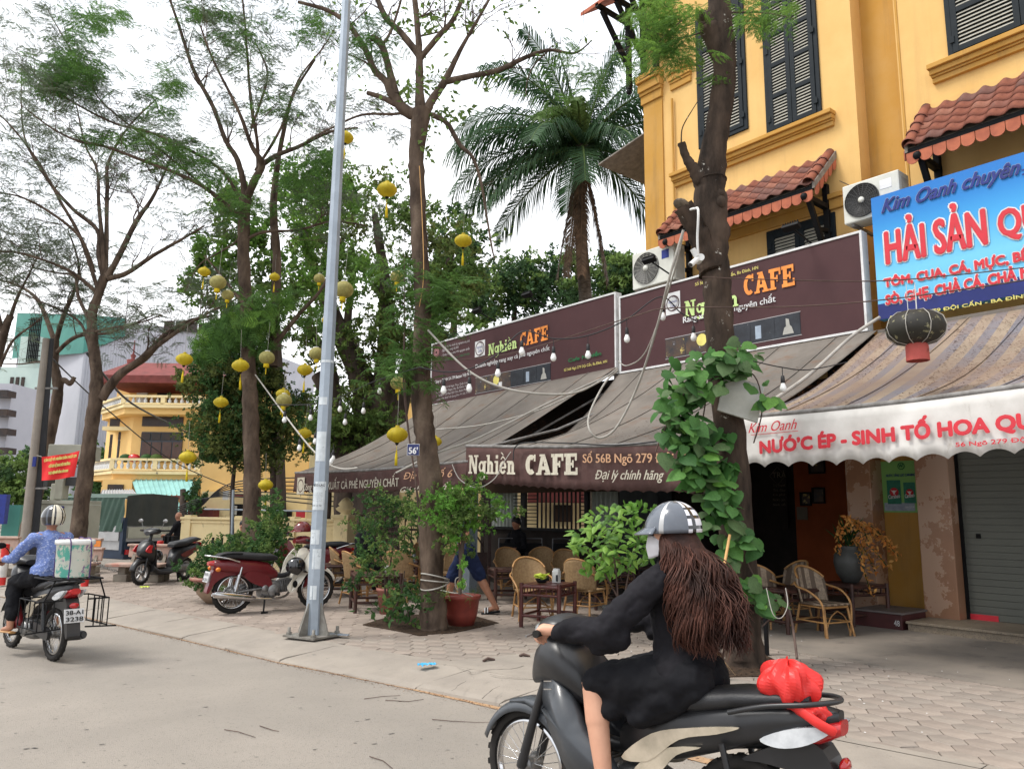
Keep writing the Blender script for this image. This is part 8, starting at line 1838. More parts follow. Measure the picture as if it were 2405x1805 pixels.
# old dark lantern with red skirt
ol = thing('lantern','large weathered black lantern with torn red skirt over the striped awning','lantern',PD(2150,770,6.9));
MB().lathe([(.07,.155),(.16,.14),(.235,.08),(.262,.0),(.245,-.07),(.18,-.13),(.09,-.155)],(0,0,0),48,rib=lambda a: 1 - .03 * abs(sin(a * 4)) ** .5).build('lantern_shade',M['oldlantern'],ol,world=False)
mb = MB()
for k in range(8): a = k * pi / 4 + .1; mb.tube([(r * 1.005 * cos(a),r * 1.005 * sin(a),z) for r,z in ((.07,.158),(.16,.145),(.237,.083),(.265,0),(.248,-.072),(.182,-.133),(.09,-.158))],.004,5)
mb.build('wire_rib',M['conduit'],ol,world=False)
MB().lathe([(.09,-.15),(.096,-.18),(.098,-.31)],(0,0,0),28,rib=lambda a: 1 + .03 * sin(a * 9)).build('skirt',M['lanternskirt'],ol,world=False); MB().lathe([(.04,.17),(.07,.155)],(0,0,0),14).build('top_ring',M['rail'],ol,world=False)
mb = MB(); [mb.tube([(.05 * cos(a),.05 * sin(a),.16),(.05 * cos(a),.05 * sin(a),.42)],.0035,4) for a in (0,2,4)]; mb.build('hanging_wire',M['whiteplastic'],ol,world=False)
# ------------------------------------------------------------------ cables and bulbs
def cable(label,P,r,m='cable',n=8,cat='cable'):
 return MB().tube(crv(P,n),r,6).build('overhead_cable' if cat == 'cable' else cat,M[m],label=label,cat=cat)
def sagline(a,b,s,k=5): return [a.lerp(b,i / k) - Vector((0,0,s * 4 * (i / k) * (1 - i / k))) for i in range(k + 1)]
bulb0 = None; nb = 0
def bulb(p,lb=None,S=1.0):
 global bulb0
 lb = lb or 'white light bulb in black socket hanging from the string cable'
 if bulb0 is None:
  t = thing('light_bulb',lb,'light bulb',p,group='white bulbs on the string lights'); bulb0 = t
  MB().tube([(0,0,0),(0,0,-.10)],.004,5).lathe([(.0,-.08),(.016,-.085),(.02,-.12),(.021,-.155),(.018,-.16)],(0,0,0),12).build('socket',M['cable'],t,world=False)
  MB().lathe([(.016,-.155),(.022,-.175),(.031,-.20),(.033,-.215),(.028,-.235),(.012,-.248),(0,-.25)],(0,0,0),16).build('glass',M['whitebulb'],t,world=False)
 else: t = dup(bulb0,label=lb)
 t.location = p; t.scale = (S,) * 3; return t
DA = 8.6
C1 = [PD(700,1010,10.5),PD(735,1055,10),PD(790,1085,9.8)]
cable('pale cable sweeping from the trunk across both brown signs down to the awning',[PD(1005,775,9.0),PD(1100,870,8.8),PD(1200,915,8.7),PD(1330,925,8.9),PD(1400,900,9.2),PD(1450,865,9.6)],.013,'conduit')
cable('long pale conduit looping from the cut stub down over the awning and up',[PD(1605,540,7.2),PD(1570,660,7.4),PD(1545,760,7.8),PD(1500,900,8.4),PD(1450,1000,8.6),PD(1410,1028,8.7),PD(1385,1010,8.7),PD(1385,970,8.9),PD(1420,900,9.2),PD(1450,870,9.7)],.013,'conduit')
cable('second pale cable from the stub to the joint between the signs',[PD(1605,545,7.2),PD(1580,650,7.6),PD(1520,820,9.0),PD(1475,858,9.6),PD(1452,848,9.9)],.009,'conduit')
cable('grey conduit lying along the front of the farther awning',[PD(930,1110,9.8),PD(1030,1062,9.6),PD(1130,1025,9.8),PD(1300,940,10.2),PD(1450,872,10.4)],.013,'conduit')
cable('thin pale cable lying on the farther awning below the sign',[PD(1025,1008,11.2),PD(1130,998,11),PD(1250,968,10.8),PD(1340,930,10.5)],.01,'conduit')
cable('white pipe running from sign corner down beside the striped awning',[PX(2066,745,SX - .1),PX(2000,790,9.6),PX(1900,880,8.6),PX(1800,950,7.6)],.022,'conduit')
cable('loose pale hose hanging from the corner of the cafe flap',[PD(1062,1090,9.3),PD(1080,1125,9.2),PD(1120,1145,9.0),PD(1160,1125,8.9),PD(1180,1090,8.9),PD(1200,1060,8.9)],.006,'conduit')
cable('blue black cable along the top of the cafe lettering flap',[PX(1205,1080,7.25),PX(1220,1042,7.3),PX(1330,1040,7.3),PX(1450,1045,7.3),PX(1590,1030,7.3)],.009)
cable('brown rope stretched from the tree trunk towards the right over the blue sign',[PD(1650,650,7.1),PD(1760,655,7.2),PD(2050,660,7.3),PD(2250,645,7.3),PD(2460,622,7.3)],.006,'twig',cat='rope')
cable('lower brown rope passing in front of the old dark lantern',[PD(1000,850,9),PD(1200,830,8.8),PD(1480,745,8),PD(1580,723,7.2),PD(1850,720,7.1),PD(2110,700,6.9),PD(2460,650,6.8)],.006,'twig',cat='rope')
cable('black cable bundle crossing in front of the yellow villa',[PD(205,830,19),PD(300,940,24),PD(400,995,30),PD(470,1030,34)],.035)
cable('thin wire from the villa to the pale houses',[PD(110,830,19),PD(250,960,24),PD(420,1090,28),PD(640,1180,28)],.02)
for k in range(7): cable('tangled black street cable above the boundary wall',[PD(360,1205 + k * 3,24),PD(430,1215 - k * 5,25),PD(470,1190 - k * 3,26),PD(560,1130 + k * 6,26),PD(820,1120 + k * 12,26)],.02)['group'] = 'tangled street cables above the wall'
S_A = [(985,862),(1043,873),(1103,866),(1170,830),(1228,778),(1300,795),(1380,788),(1468,752),(1550,697),(1600,735),(1640,755)]
PA = [PD(x,y,8.4 - .0006 * (x - 985)) for x,y in S_A]; cable('black string light cable sagging in front of the two brown signs',PA,.007)
for (x,y) in ((1043,873),(1103,868),(1170,833),(1226,782),(1300,796),(1381,790),(1472,752),(1556,700),(1628,748)): bulb(PD(x,y,8.4 - .0006 * (x - 985)),S=1.0)
cable('string light cable running from the near trunk to the vine tree lower down',[PD(1770,848,7.0),PD(1835,862,7.4),PD(1900,868,7.8),PD(1990,850,8.6)],.006); bulb(PD(1837,862,7.4),'white bulb hanging beside the vine above the striped awning')
cable('string light cable left of the near trunk',[PD(640,950,11),PD(760,945,10.6),PD(880,895,9.6),PD(985,862,8.6)],.006); cable('pale rope from the left trees to the awning front',[PD(600,880,13.6),PD(700,1015,11),PD(760,1080,10),PD(800,1100,9.8),PD(840,1098,9.6)],.012,'conduit')
for x,y in ((705,1030),(731,960),(780,1062),(800,940),(812,970),(855,944),(893,898),(982,885),(742,1015),(757,1010),(670,965),(784,1055)): bulb(PD(x,y - 12,10.6),'white bulb hanging among the dark foliage left of the near trunk',.95)
cable('yellow cord running up the near trunk',[PD(985,390,D4 - .15),PD(990,480,D4 - .15),PD(995,640,D4 - .15),PD(985,720,D4 - .16)],.006,'bamboo'); cable('second cord hanging beside the near trunk',[PD(950,600,D4 - .2),PD(950,800,D4 - .2),PD(955,960,D4 - .2),PD(975,1120,D4 - .2),PD(985,1180,D4 - .2)],.007,'twig')
cable('brown vine stem climbing the near trunk past the number plate',[PD(985,1230,D4 - .2),PD(975,1120,D4 - .22),PD(960,1020,D4 - .2),PD(948,900,D4 - .2),PD(950,780,D4 - .2)],.012,'twig',cat='vine')
# ------------------------------------------------------------------ furniture
M['weave'] = mat('woven_rattan',(.36,.24,.12),.7,(.25,.155,.075),30,bump=.6,bs=120)
wm2 = mat('woven_rattan_striped',(.36,.28,.20),.65,(.20,.15,.11),30,bump=.6,bs=120)
N_ = wm2.node_tree.nodes; L_ = wm2.node_tree.links; rmp = [n for n in N_ if n.type == 'VALTORGB'][0]; t_ = N_.new("ShaderNodeTexCoord"); sp = N_.new("ShaderNodeSeparateXYZ"); L_.new(t_.outputs['Object'],sp.inputs[0]); mm = N_.new("ShaderNodeMath"); mm.operation = 'MULTIPLY'; mm.inputs[1].default_value = 2 * pi / .11; L_.new(sp.outputs[0],mm.inputs[0]); sn = N_.new("ShaderNodeMath"); sn.operation = 'SINE'; L_.new(mm.outputs[0],sn.inputs[0]); gt = N_.new("ShaderNodeMath"); gt.operation = 'GREATER_THAN'; gt.inputs[1].default_value = .1; L_.new(sn.outputs[0],gt.inputs[0]); mi = N_.new("ShaderNodeMix"); mi.data_type = 'RGBA'; mi.inputs[7].default_value = (.115,.08,.055,1)
for lk in list(wm2.node_tree.links):
 if lk.from_node == rmp: L_.new(rmp.outputs[0],mi.inputs[6]); L_.new(gt.outputs[0],mi.inputs[0]); L_.new(mi.outputs[2],lk.to_socket); break
def make_chair(label,wmat):
 """rattan chair, front towards -y"""
 t = thing('rattan_chair',label,'chair',group='rattan chairs around the cafe tables'); h = .36
 MB().grid(lambda u,v: ((u - .5) * .46 * (1 - .12 * v),-.22 + .42 * v,h - .03 * sin(pi * u) * sin(pi * v)),10,10).build('seat',wmat,t,world=False).modifiers.new('t','SOLIDIFY').thickness = -.02
 def bk(u,v):
  a = (u - .5) * 2.5; r = .235 + .02 * v; return (r * sin(a) * (1.0 - .06 * (v > .9)),.02 + r * cos(a) * .9 + .05 * v,h + .02 + .40 * v * (1 - .32 * abs(u - .5) * 2 * abs(u - .5) * 2))
 MB().grid(bk,18,12).build('backrest',wmat,t,world=False).modifiers.new('t','SOLIDIFY').thickness = .01
 mb = MB(); mb.tube([Vector(bk(u,1.02)) for u in np.linspace(0,1,16)],.014,8); mb.build('back_rim',M['rattan'],t,world=False)
 for s in (-1,1):
  MB().tube(crv([(s * .21,-.21,.0),(s * .235,-.22,.2),(s * .25,-.20,.40),(s * .28,-.05,.52),(s * .27,.12,.56),(s * .20,.22,.60)]),.013,8).build('arm',M['rattan'],t,world=False)
  MB().tube([(s * .20,-.19,h),(s * .235,-.25,0)],.015,8).build('leg',M['rattan'],t,world=False); MB().tube([(s * .17,.18,h),(s * .20,.25,0)],.015,8).build('leg',M['rattan'],t,world=False)
 mb = MB(); z = .17
 c = [(.22,-.22,z),(.19,.215,z),(-.19,.215,z),(-.22,-.22,z)]
 for i in range(4): mb.tube([c[i],c[(i + 1) % 4]],.010,6)
 for s in (-1,1): mb.tube(crv([(s * .21,-.21,.04),(s * .13,-.215,.22),(0,-.215,.30)]),.008,6); mb.tube([(s * .2,-.2,h - .02),(s * .17,.18,h - .02)],.012,6)
 mb.tube([(-.2,-.2,h - .02),(.2,-.2,h - .02)],.014,6); mb.build('stretcher',M['rattan'],t,world=False); return t
CH = make_chair('rattan chair facing the street behind the red table',M['weave']); CH2 = make_chair('striped rattan chair facing the street right of the vine tree',wm2)
def gp_(px,py): return PZ(px,py,.1)
CH.location = gp_(1248,1452); CH.rotation_euler = (0,0,-AZ + .25); CH2.location = gp_(1934,1490); CH2.rotation_euler = (0,0,-AZ + .5)
for px,py,rz,lb in ((1372,1448,2.6,'rattan chair with its back to the street right of the red table'),(1335,1405,.2,'rattan chair behind the chair that faces the red table'),(1268,1393,-.2,'rattan chair in the dark middle row near the glass on the table'),(1198,1396,.3,'rattan chair behind the striding man'),(845,1418,2.2,'large backed rattan chair left, between two stools tables'),(938,1410,3.0,'rattan chair back seen behind the leafy pot'),(812,1398,1.8,'rattan chair beside the first dark table near the lamp post'),(1062,1395,-.4,'rattan chair half hidden behind the potted tree'),(895,1385,.1,'rattan chair on the far side of the glasses table'),(1440,1400,.4,'rattan chair beyond the bright green bush'),(1000,1372,.5,'rattan chair leaning near the trunk behind glasses table')):
 dup(CH,gp_(px,py),-AZ + rz,label=lb)
for px,py,rz,lb in ((1850,1455,-1.3,'striped rattan chair half behind the right dark table'),(1795,1470,2.4,'striped rattan chair hidden behind the vine tree')): dup(CH2,gp_(px,py),-AZ + rz,label=lb)
def make_table(label,m,W=.62,L=.62,H=.52,spind=True):
 t = thing('bamboo_table',label,'table',group='low bamboo cafe tables'); a,b = W / 2,L / 2
 mb = MB(); n = 6
 for k in range(n): mb.box((-a + W * (k + .5) / n,0,H - .012),(W / n - .006,L,.022))
 mb.build('tabletop',M[m],t,world=False,bev=.004)
 for x in (-a,a):
  for y in (-b,b): MB().tube([(x,y,0),(x,y,H + .015)],.026,12).build('leg',M[m],t,world=False)
 mb = MB()
 for z,r in ((H - .03,.02),(H - .13,.017),(.14,.018)):
  for p,q in (((-a,-b),(a,-b)),((a,-b),(a,b)),((a,b),(-a,b)),((-a,b),(-a,-b))): mb.tube([(p[0],p[1],z),(q[0],q[1],z)],r,8)
 mb.build('rails',M[m],t,world=False)
 mb = MB()
 for i in range(1,6):
  for s in (-1,1): x = -a + W * i / 6; mb.tube([(x,s * b,H - .13),(x,s * b,H - .03)],.008,6); mb.tube([(s * a,x * L / W,H - .13),(s * a,x * L / W,H - .03)],.008,6)
 mb.build('spindle',M[m],t,world=False); return t
TB = make_table('glossy dark red bamboo table with yellow packets on top','redwood',.50,.58); TB.location = gp_(1288,1468); TB.rotation_euler = (0,0,-AZ - .42)
TD = make_table('dark bamboo table in front of the lamp post row, nearest the parked motorbike','darkwood'); TD.location = gp_(790,1398); TD.rotation_euler = (0,0,-AZ + .35)
for px,py,rz,lb in ((880,1432,.3,'dark bamboo table just left of the leafy faded pot'),(935,1390,.1,'dark bamboo table carrying glasses and jars'),(1200,1412,.2,'dark bamboo table behind the striding man carrying a white cup'),(1425,1425,.3,'dark bamboo table under the bright green bush'),(1842,1478,.55,'dark bamboo table beside the striped rattan chair'),(1290,1385,.1,'dark bamboo table deep in the shade of the cafe'),(1500,1400,.2,'dark bamboo table behind the woman rider'),(2003,1462,.4,'dark table carrying the flower vase')):
 dup(TD,gp_(px,py),-AZ + rz,label=lb)
# things on tables
def cup(label,p,m='whiteplastic',r=.035,h=.10,cat='cup',name='cup'):
 t = thing(name,label,cat,p); MB().lathe([(0,0),(r * .8,0),(r,h),(r * .92,h),(r * .74,.008),(0,.008)],(0,0,0),18).build('cup_body',M[m],t,world=False); return t
pT = lambda q,dx=0,dy=0: Vector((q.location.x + dx,q.location.y + dy,.1 + .525))
nh = thing('napkin_holder','white box of napkins standing on the red table','napkin holder',pT(TB,.08,-.06)); MB().box((0,0,.075),(.07,.09,.15),rz=.3).build('box',M['whiteplastic'],nh,world=False,bev=.005); MB().box((0,0,.16),(.05,.07,.03),rz=.3).build('napkins',M['txtwhite'],nh,world=False); MB().box((-.02,-.04,.06),(.05,.02,.08),rz=.3).build('label_print',M['photo2'],nh,world=False)
ba = thing('bowl','black bowl heaped with yellow packets on the red table','bowl',pT(TB,-.10,.02)); MB().lathe([(0,0),(.05,0),(.085,.05),(.078,.05),(0,.01)],(0,0,0),20).build('bowl_body',M['black'],ba,world=False); mb = MB(); R_ = random.Random(2)
for _ in range(14): mb.box((R_.uniform(-.06,.06),R_.uniform(-.06,.06),.05 + R_.uniform(0,.05)),(.09,.06,.006),R=Euler((R_.uniform(-.5,.5),R_.uniform(-.5,.5),R_.uniform(0,3))).to_matrix())
mb.build('packets',M['lime'],ba,world=False)
kids_t = [o for o in bpy.data.objects if o.name.startswith('bamboo_table') and o.parent is None]
def tb(sub): return [o for o in kids_t if sub in o['label']][0]
cup('white cup on the dark table behind the striding man',pT(tb('carrying a white cup'),.1,-.1),r=.04,h=.10)
g_ = tb('carrying glasses')
for dx,dy,lb in ((-.15,.1,'drinking glass at the left end of the glasses table'),(-.02,.02,'drinking glass in the middle of the glasses table'),(.2,-.16,'drinking glass at the right end of the glasses table')): cup(lb,pT(g_,dx,dy),'glassy',.035,.13,'glass','drinking_glass')
cup('white lidded sugar jar on the glasses table',pT(g_,.10,-.1),'ac',.05,.14,'jar','sugar_jar'); cup('white cup on the dark table left of the leafy pot',pT(tb('just left of the leafy'),.15,0),r=.045,h=.09)
cup('small jar on the dark table near the lamp post',pT(TD,.0,.1),'darkwood',.05,.05,'ashtray','ashtray')
# dark inner seats and their metal frames
mt = mat('dull_chrome',(.22,.22,.23),.35,metal=.8)
ic0 = None
for px,lb in ((1195,'dark metal framed chair in the back of the cafe, leftmost'),(1243,'dark metal framed chair in the back of the cafe, second from left'),(1315,'dark metal framed chair with pale backrest in the cafe shade'),(1480,'dark metal framed chair near the grey column')):
 p = PZ(px,1372,.1)
 if ic0 is None:
  ic0 = thing('metal_chair',lb,'chair',group='dark chairs inside the cafe'); mb = MB()
  for s in (-.2,.2): mb.tube([(s,-.2,0),(s,-.2,.45)],.012,6); mb.tube([(s,.2,0),(s,.22,.9)],.012,6)
  for z in (.78,.9): mb.tube([(-.2,.215,z),(.2,.215,z)],.01,6)
  mb.build('frame',mt,ic0,world=False); MB().box((0,0,.46),(.42,.42,.04)).build('seat',M['black'],ic0,world=False,bev=.01); MB().box((0,.215,.72),(.4,.03,.18)).build('backrest',M['black'],ic0,world=False,bev=.01); t = ic0
 else: t = dup(ic0,label=lb)
 t.location = p; t.rotation_euler = (0,0,-AZ + RNG.uniform(-.3,.3) + pi)
# ------------------------------------------------------------------ pots and plants
def pot(label,p,prof,m,n=32):
 t = thing('flower_pot',label,'pot',p); MB().lathe(prof,(0,0,0),n).build('pot_body',M[m],t,world=False); return t
pr = pot('large glossy dark red plant pot standing right of the brown trunk',gp_(1083,1468),[(0,0),(.155,0),(.20,.14),(.225,.32),(.24,.33),(.245,.37),(.215,.375),(.21,.32),(0,.31)],'terracotta')
MB().lathe([(.212,.325),(0,.335)],(0,0,0),24).build('soil',M['soil'],pr,world=False)
pf_ = pot('faded pink plant pot left of the brown trunk',gp_(912,1440),[(0,0),(.12,0),(.165,.30),(.18,.31),(.18,.34),(.15,.34),(0,.3)],'pinkpot')
pc = pot('wide round clay bowl planter behind the red motorbike',gp_(510,1415),[(0,0),(.16,0),(.30,.14),(.36,.32),(.40,.34),(.40,.38),(.34,.38),(.30,.3),(0,.28)],'clay')
for z_ in (.36,): MB().lathe([(.40,.335),(.415,.345),(.415,.375),(.34,.385)],(0,0,0),32).build('rim',M['pinkpot'],pc,world=False)
def plant(name,label,base,D,stems,blobs,m,m2,leaf,size,sd,cat='plant',dd=.5):
 T = Tree(name,label,base,cat=cat,seed=sd); R = np.random.default_rng(sd)
 for P,r in stems: T.limb(P,D,r,6,.05)
 T.mb.build('stem',M['barkfar'],T.t); A = {m: ([],[]),m2: ([],[])}
 for cx,cy,rx,ry,n in blobs:
  k = max(3,n // 12); cl = R.normal(size=(k,3)) * .55
  for c in cl:
   w = M_ = m if R.random() < .6 else m2
   for _ in range(12): o = c + R.normal(size=3) * .2; A[w][0].append(PD(cx + o[0] * rx,cy + o[1] * ry,D + o[2] * dd)); A[w][1].append(R.normal(size=3) + [0,0,-.1])
 for q,(P,F) in A.items():
  if P: scatter('foliage',*leaf,P,F,R.uniform(0,6,len(P)),R.uniform(.7,1.2,len(P)) * size,M[q],T.t)
 return T
plant('potted_tree','small leafy tree growing in the large dark red pot',gp_(1083,1462) + Vector((0,0,.33)),9.25,[([(1080,1395),(1083,1330),(1088,1260),(1100,1200)],[.022,.03,.025,.012]),([(1078,1395),(1080,1300),(1070,1230),(1040,1180)],[.012,.015,.012,.008])],
      [(1060,1210,70,45,330),(1100,1180,70,40,260),(1040,1180,45,35,220),(1120,1215,45,22,90),(1085,1150,55,25,150),(1160,1195,40,30,90),(1060,1260,40,30,130),(1095,1420 - 100,20,40,20)],'leafmid','leafbright',SPRIG,.065,61)
plant('shrub','airy green shrub growing left of the brown trunk above the tables',gp_(900,1440) + Vector((0,0,.3)),10.2,[([(905,1400),(900,1330),(880,1260),(860,1200)],[.014,.012,.01,.006]),([(910,1400),(920,1300),(935,1220)],[.012,.01,.006])],
      [(900,1200,80,45,190),(860,1250,60,50,110),(930,1240,70,50,130),(880,1310,60,40,110),(850,1360,40,30,50),(960,1190,50,35,200),(940,1290,60,40,100),(840,1300,30,30,40)],'shrub','leafmid',SPRIG,.062,62)
plant('potted_plant','leafy plant spilling from the faded pink pot to the ground',gp_(912,1440) + Vector((0,0,.3)),9.6,[([(915,1450),(940,1400),(950,1340)],[.012,.01,.006]),([(960,1460),(955,1420),(935,1360)],[.012,.01,.006])],
      [(930,1380,50,35,130),(880,1350,40,25,70),(960,1400,45,35,120),(920,1420,55,25,90),(950,1450,40,22,90),(985,1430,30,22,50),(1000,1455,22,12,22)],'shrub','leafmid',LEAF,.09,63,dd=.35)
plant('shrub','dense dark green shrub in the clay bowl around the thick trunk',gp_(520,1405) + Vector((0,0,.3)),12.0,[([(520,1390),(530,1340),(545,1290)],[.02,.015,.01])],
      [(540,1300,70,35,500),(480,1330,45,30,260),(600,1300,60,35,420),(520,1340,60,25,300),(510,1285,50,20,200),(620,1250,40,40,300),(640,1200,30,40,160),(655,1260,30,50,200),(490,1370,40,18,120)],'shrub','leafmid',SPRIG,.075,64)
plant('grass_tuft','thin grass tuft in the large dark red pot',gp_(1060,1462) + Vector((0,0,.33)),9.1,[([(1055,1400),(1050,1385)],[.004,.002])],[(1050,1392,14,8,24),(1110,1395,10,8,12)],'leafmid','leafbright',T_fern(3,1,.05),.08,65,dd=.1)
# bright broad leaved bush: leaves as separate pieces
bs = thing('bush','bright lime green broad leaved bush in front of the dark cafe','bush',gp_(1445,1470)); DB = 8.9; bme = []
lv,lf = hv,hf; nar = [(x,y * .62,z) for x,y,z in hv]
for c in ((.20,.40,.06),(.14,.30,.05),(.26,.46,.08),(.10,.22,.04)):
 me = bpy.data.meshes.new('leaf'); me.from_pydata(nar,[],hf); me.materials.append(mat('bush_leaf',c,.5,tuple(q * .75 for q in c),9,trans=.4)); [setattr(p,'use_smooth',True) for p in me.polygons]; bme.append(me)
RB2 = random.Random(8); rest_P,rest_F = [],[]
for cx,cy,rx,ry,n in ((1440,1225,70,45,75),(1400,1270,60,40,65),(1360,1265,32,22,22),(1480,1280,70,50,70),(1430,1320,60,30,50),(1400,1335,40,22,22),(1520,1240,40,60,40),(1500,1190,50,20,22)):
 for _ in range(n):
  a = RB2.uniform(0,2 * pi); rr = RB2.random() ** .5; px,py = cx + rx * rr * cos(a),cy + ry * rr * sin(a); p = PD(px,py,DB + RB2.uniform(-.35,.35)); f = Rr * RB2.gauss(0,.7) - Fw * RB2.uniform(-.2,.8) - Vector((0,0,RB2.uniform(.0,.9)))
  if len(bs.children) < 290: leafobj(RB2.choice(bme),p,f,Vector((0,0,1)) - Fw * RB2.uniform(.2,1),RB2.uniform(.075,.12),bs)
  else: rest_P.append(p + Fw * .15); rest_F.append(tuple(f))
scatter('foliage',nar,hf,rest_P,rest_F,NR.normal(size=len(rest_P)),NR.uniform(.07,.11,len(rest_P)),M['leafbright'],bs,kind='stuff')
mb = MB()
for P in (((1450,1480),(1450,1380),(1440,1300),(1420,1250)),((1455,1480),(1470,1380),(1490,1290),(1520,1220)),((1450,1400),(1410,1330),(1370,1280))): mb.tube(crv([PD(*q,DB) for q in P]),[.012] * 5 + [.008] * 30 if False else .009,6)
mb.build('stem',M['twig'],bs)
pk = pot('low dark pot holding the bright green bush',gp_(1452,1478),[(0,0),(.14,0),(.2,.28),(.17,.28),(0,.25)],'vase')
# vase of gladioli
vs_ = thing('vase','dark tall vase standing on the table by the marble pier','vase',Vector((tb('flower vase').location.x,tb('flower vase').location.y,.625))); MB().lathe([(0,0),(.10,0),(.17,.12),(.20,.26),(.19,.36),(.13,.43),(.12,.46),(.14,.48),(.12,.48),(.1,.44)],(0,0,0),28).build('vase_body',M['vase'],vs_,world=False)
fl = thing('flower_bouquet','drooping orange gladioli bouquet spilling from the dark vase','flowers',vs_.location + Vector((0,0,.46))); o0 = Vector(fl.location); DF = o0.dot(Fw); R6 = random.Random(14); mb = MB(); FP,FF = [],[]
for k,(tx,ty) in enumerate(((2110,1305),(2085,1330),(2055,1340),(2040,1270),(2075,1260),(2095,1280),(2030,1310),(2045,1390),(1970,1260),(1985,1310),(2000,1240),(1965,1300),(2020,1250))):
 e = PD(tx,ty,DF - R6.uniform(.0,.4)); m_ = o0.lerp(e,.5) + Vector((0,0,R6.uniform(.12,.3))); pts = crv([o0,m_,e],8); mb.tube(pts,.006,5)
 for i in range(7,17):
  for _ in range(3 if k > 7 else 5): FP.append(pts[i] + Vector((R6.gauss(0,.022),R6.gauss(0,.022),R6.gauss(0,.022)))); FF.append((R6.gauss(0,1),R6.gauss(0,1),R6.gauss(-.3,1)))
mb.build('flower_stem',M['shrub'],fl); scatter('petals',*LEAF,FP,FF,NR.normal(size=len(FP)) * 2,NR.uniform(.05,.095,len(FP)),M['flower'],fl,kind='stuff')
FP = [o0 + Vector((R6.gauss(0,.05),R6.gauss(0,.05),R6.uniform(0,.1))) for _ in range(26)]; FF = [(R6.gauss(0,.5),R6.gauss(0,.5),1) for _ in FP]; scatter('long_leaves',[(0,-.03,0),(0,.03,0),(.6,.04,0),(1,0,-.1),(.6,-.04,0)],[(0,1,2,3,4)],FP,FF,NR.normal(size=26),NR.uniform(.25,.42,26),M['shrub'],fl)
# broom
br = thing('broom','straw broom with bamboo handle leaning against the vine tree','broom',PZ(1672,1582,.1)); b0 = PD(1668,1510,6.85); b1 = PD(1714,1255,7.15)
MB().tube([b0,b1],.013,10).build('handle',M['bamboo'],br); mb = MB(); R7 = random.Random(3); foot = PZ(1678,1588,.105)
for _ in range(170):
 e = foot + Rr * R7.gauss(0,.055) + Fw * R7.gauss(0,.035); e.z = .103 + abs(R7.gauss(0,.03)); m_ = b0.lerp(e,.4) + Rr * R7.gauss(0,.015); mb.tube([b0 + Rr * R7.gauss(0,.006) + Vector((0,0,.05)),b0 + Rr * R7.gauss(0,.010),m_,e],[.003,.003,.0025,.0015],3,cap=False)
mb.build('bristles',M['straw'],br,kind='stuff'); MB().torus(b0,.02,.006,None,16,6).torus(b0.lerp(foot,.22),.035,.004,None,16,6).build('binding',M['cable'],br)
MB().tube([PD(1845,1395,7.6),PD(1862,1470,7.2),PD(1872,1545,6.8)],.012,6).build('leaning_stick',M['twig'],label='thin wooden stick leaning right of the vine tree',cat='stick')
MB().box(PZ(1808,1540,.1) + Vector((.03,.05,.25)),(.05,.03,.5),rz=.2).build('black_bar',M['black'],label='flat black upright bar just right of the vine tree base',cat='post')
MB().tube(crv([PD(1800,1380,7.1),PD(1815,1440,7.0),PD(1835,1450,7.0),PD(1850,1420,7.0),PD(1845,1380,7.1)]),.004,6).build('wire_loop',M['conduit'],label='loose grey wire loop hanging beside the vine tree',cat='wire')
lid_ = gp_(1700,1478); MB().lathe([(0,.0),(.16,.0),(.17,.03),(0,.035)],lid_ + Vector((0,0,.30)),24).lathe([(.13,0),(.14,.3)],lid_,20).build('stone_stool',M['concrete'],label='round pale stool half hidden behind the vine tree trunk',cat='stool')
